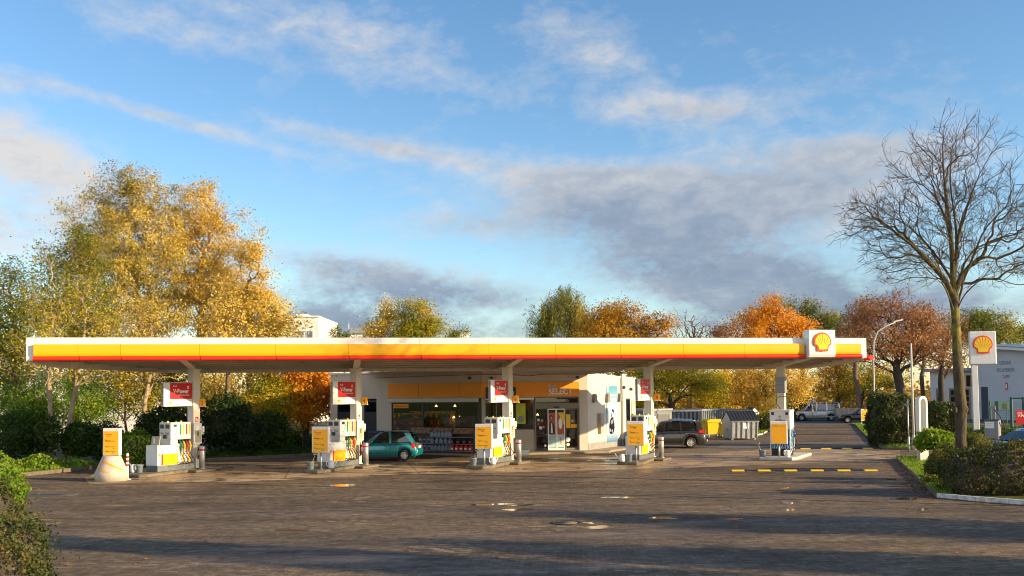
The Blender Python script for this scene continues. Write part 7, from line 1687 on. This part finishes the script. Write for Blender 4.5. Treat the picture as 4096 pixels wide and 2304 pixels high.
def blob(px, py, rx, ry, tilt=0.0, shift=0.0):
    a0, e0 = ael(px, py + shift); sx, sy = rx / F, ry / F; ct, st = math.cos(tilt), math.sin(tilt)
    dx = mth(nt, 'SUBTRACT', AZ, a0); dy = mth(nt, 'SUBTRACT', ELV, e0)
    u = mth(nt, 'DIVIDE', mth(nt, 'ADD', mth(nt, 'MULTIPLY', dx, ct), mth(nt, 'MULTIPLY', dy, st)), sx)
    v = mth(nt, 'DIVIDE', mth(nt, 'SUBTRACT', mth(nt, 'MULTIPLY', dy, ct), mth(nt, 'MULTIPLY', dx, st)), sy)
    q = mth(nt, 'ADD', mth(nt, 'MULTIPLY', u, u), mth(nt, 'MULTIPLY', v, v))
    return mth(nt, 'EXPONENT', mth(nt, 'MULTIPLY', q, -1.0))
CL = [ # px, py, rx, ry, tilt, density, lit
 (2620, 860, 500, 150, -.06, .95, .35), (3250, 760, 480, 150, .10, 1.0, .85), (2950, 1080, 620, 90, -.08, .75, .3), (2400, 730, 360, 80, -.05, .85, 1.1),
 (2780, 440, 380, 60, -.08, .62, .9), (3350, 600, 420, 60, -.06, .6, .95), (120, 620, 420, 120, -.35, .95, 1.3), (60, 900, 360, 150, -.1, .7, 1.1),
 (700, 480, 420, 30, -.21, .55, .9), (1550, 590, 480, 42, -.15, .62, .9), (1450, 1080, 420, 65, -.12, .9, .72), (1700, 1180, 560, 60, -.04, .65, .35),
 (1350, 1270, 480, 80, 0, .75, .25), (2300, 1330, 1500, 60, 0, .5, .2), (1900, 280, 1900, 260, -.1, .13, 1.0), (1900, 760, 900, 120, -.1, .15, 1.0), (3400, 1230, 700, 100, 0, .75, .2), (2350, 200, 320, 90, -.45, .42, .95),
 (1300, 140, 520, 130, -.2, .36, .95), (500, 60, 420, 70, -.1, .3, .95), (60, 330, 180, 40, -.1, .5, .95), (1850, 900, 300, 60, 0, .45, .8), (2900, 1180, 420, 60, -.15, .75, .75)]
den = None; lit = None; wsum = None
for (px, py, rx, ry, tl_, dn, lt) in CL:
    b_ = mth(nt, 'MULTIPLY', blob(px, py, rx, ry, tl_), dn)
    den = b_ if den is None else mth(nt, 'ADD', den, b_)
    l_ = mth(nt, 'MULTIPLY', b_, lt); lit = l_ if lit is None else mth(nt, 'ADD', lit, l_)
ratio = mth(nt, 'DIVIDE', lit, mth(nt, 'ADD', den, .02))
cov = mth(nt, 'ADD', den, mth(nt, 'MULTIPLY', dist, mth(nt, 'ADD', .6, mth(nt, 'MULTIPLY', den, 1.1))))
covr = ramp(nt, cov, [(.10, 0.0), (.36, .28), (.62, .66), (.85, .93)])
edge = ramp(nt, cov, [(.30, 1.0), (.95, .0)])
tone = mth(nt, 'ADD', mth(nt, 'MULTIPLY', ratio, .72), mth(nt, 'ADD', mth(nt, 'MULTIPLY', edge, .30), mth(nt, 'ADD', mth(nt, 'MULTIPLY', mth(nt, 'SUBTRACT', n2, .5), .9), mth(nt, 'MULTIPLY', mth(nt, 'SUBTRACT', n1, .5), .7))), clamp=True)
ccol = ramp(nt, tone, [(.05, (0.10, 0.140, 0.200)), (.35, (0.165, 0.20, 0.26)), (.65, (0.266, 0.286, 0.320)), (.95, (0.41, 0.395, 0.385))])
SKYS = .12
skyc = sky.outputs[0]
hs = nt.nodes.new('ShaderNodeHueSaturation'); hs.inputs['Saturation'].default_value = 1.14; hs.inputs['Value'].default_value = 1.0; lk(nt, skyc, hs.inputs['Color'])
cl = nt.nodes.new('ShaderNodeVectorMath'); cl.operation = 'SCALE'; lk(nt, ccol, cl.inputs[0]); cl.inputs[3].default_value = 1.0 / SKYS
out = mixc(nt, covr, hs.outputs[0], cl.outputs[0])
# added unseen cloud bank behind the viewer, bright fill for the shaded fronts
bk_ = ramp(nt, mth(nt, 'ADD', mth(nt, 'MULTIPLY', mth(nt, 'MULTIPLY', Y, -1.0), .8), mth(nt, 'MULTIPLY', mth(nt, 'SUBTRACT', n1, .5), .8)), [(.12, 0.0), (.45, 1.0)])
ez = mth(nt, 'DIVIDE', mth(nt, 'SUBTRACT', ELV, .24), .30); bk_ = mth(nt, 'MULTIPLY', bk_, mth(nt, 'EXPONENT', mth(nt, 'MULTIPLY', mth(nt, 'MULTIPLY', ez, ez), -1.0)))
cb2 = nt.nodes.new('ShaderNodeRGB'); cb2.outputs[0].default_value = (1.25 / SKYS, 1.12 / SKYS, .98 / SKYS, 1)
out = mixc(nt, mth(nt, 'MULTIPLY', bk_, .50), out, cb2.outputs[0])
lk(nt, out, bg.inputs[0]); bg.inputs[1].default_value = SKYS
sd_ = bpy.data.lights.new('sun', 'SUN'); sd_.energy = 5.0; sd_.angle = rad(.5); sd_.color = (1.0, .76, .44)
so = bpy.data.objects.new('sun', sd_); COL.objects.link(so)
dirv = -(SUNV * math.cos(EL) + Vector((0, 0, math.sin(EL)))); so.rotation_euler = dirv.to_track_quat('-Z', 'Y').to_euler(); so.location = (30, -20, 40)
vs_ = sc.view_settings; vs_.view_transform = 'Standard'; vs_.look = 'None'; vs_.exposure = 0.92; vs_.gamma = 1.0
sc.render.engine = 'CYCLES'; cy = sc.cycles; cy.max_bounces = 6; cy.diffuse_bounces = 3; cy.glossy_bounces = 3; cy.transmission_bounces = 4; cy.transparent_max_bounces = 12
cy.use_denoising = True; cy.denoiser = 'OPENIMAGEDENOISE'; cy.denoising_input_passes = 'RGB_ALBEDO_NORMAL'; cy.denoising_prefilter = 'ACCURATE'; cy.pixel_filter_type = 'BLACKMAN_HARRIS'; cy.filter_width = 1.0; cy.sample_clamp_indirect = 4.0
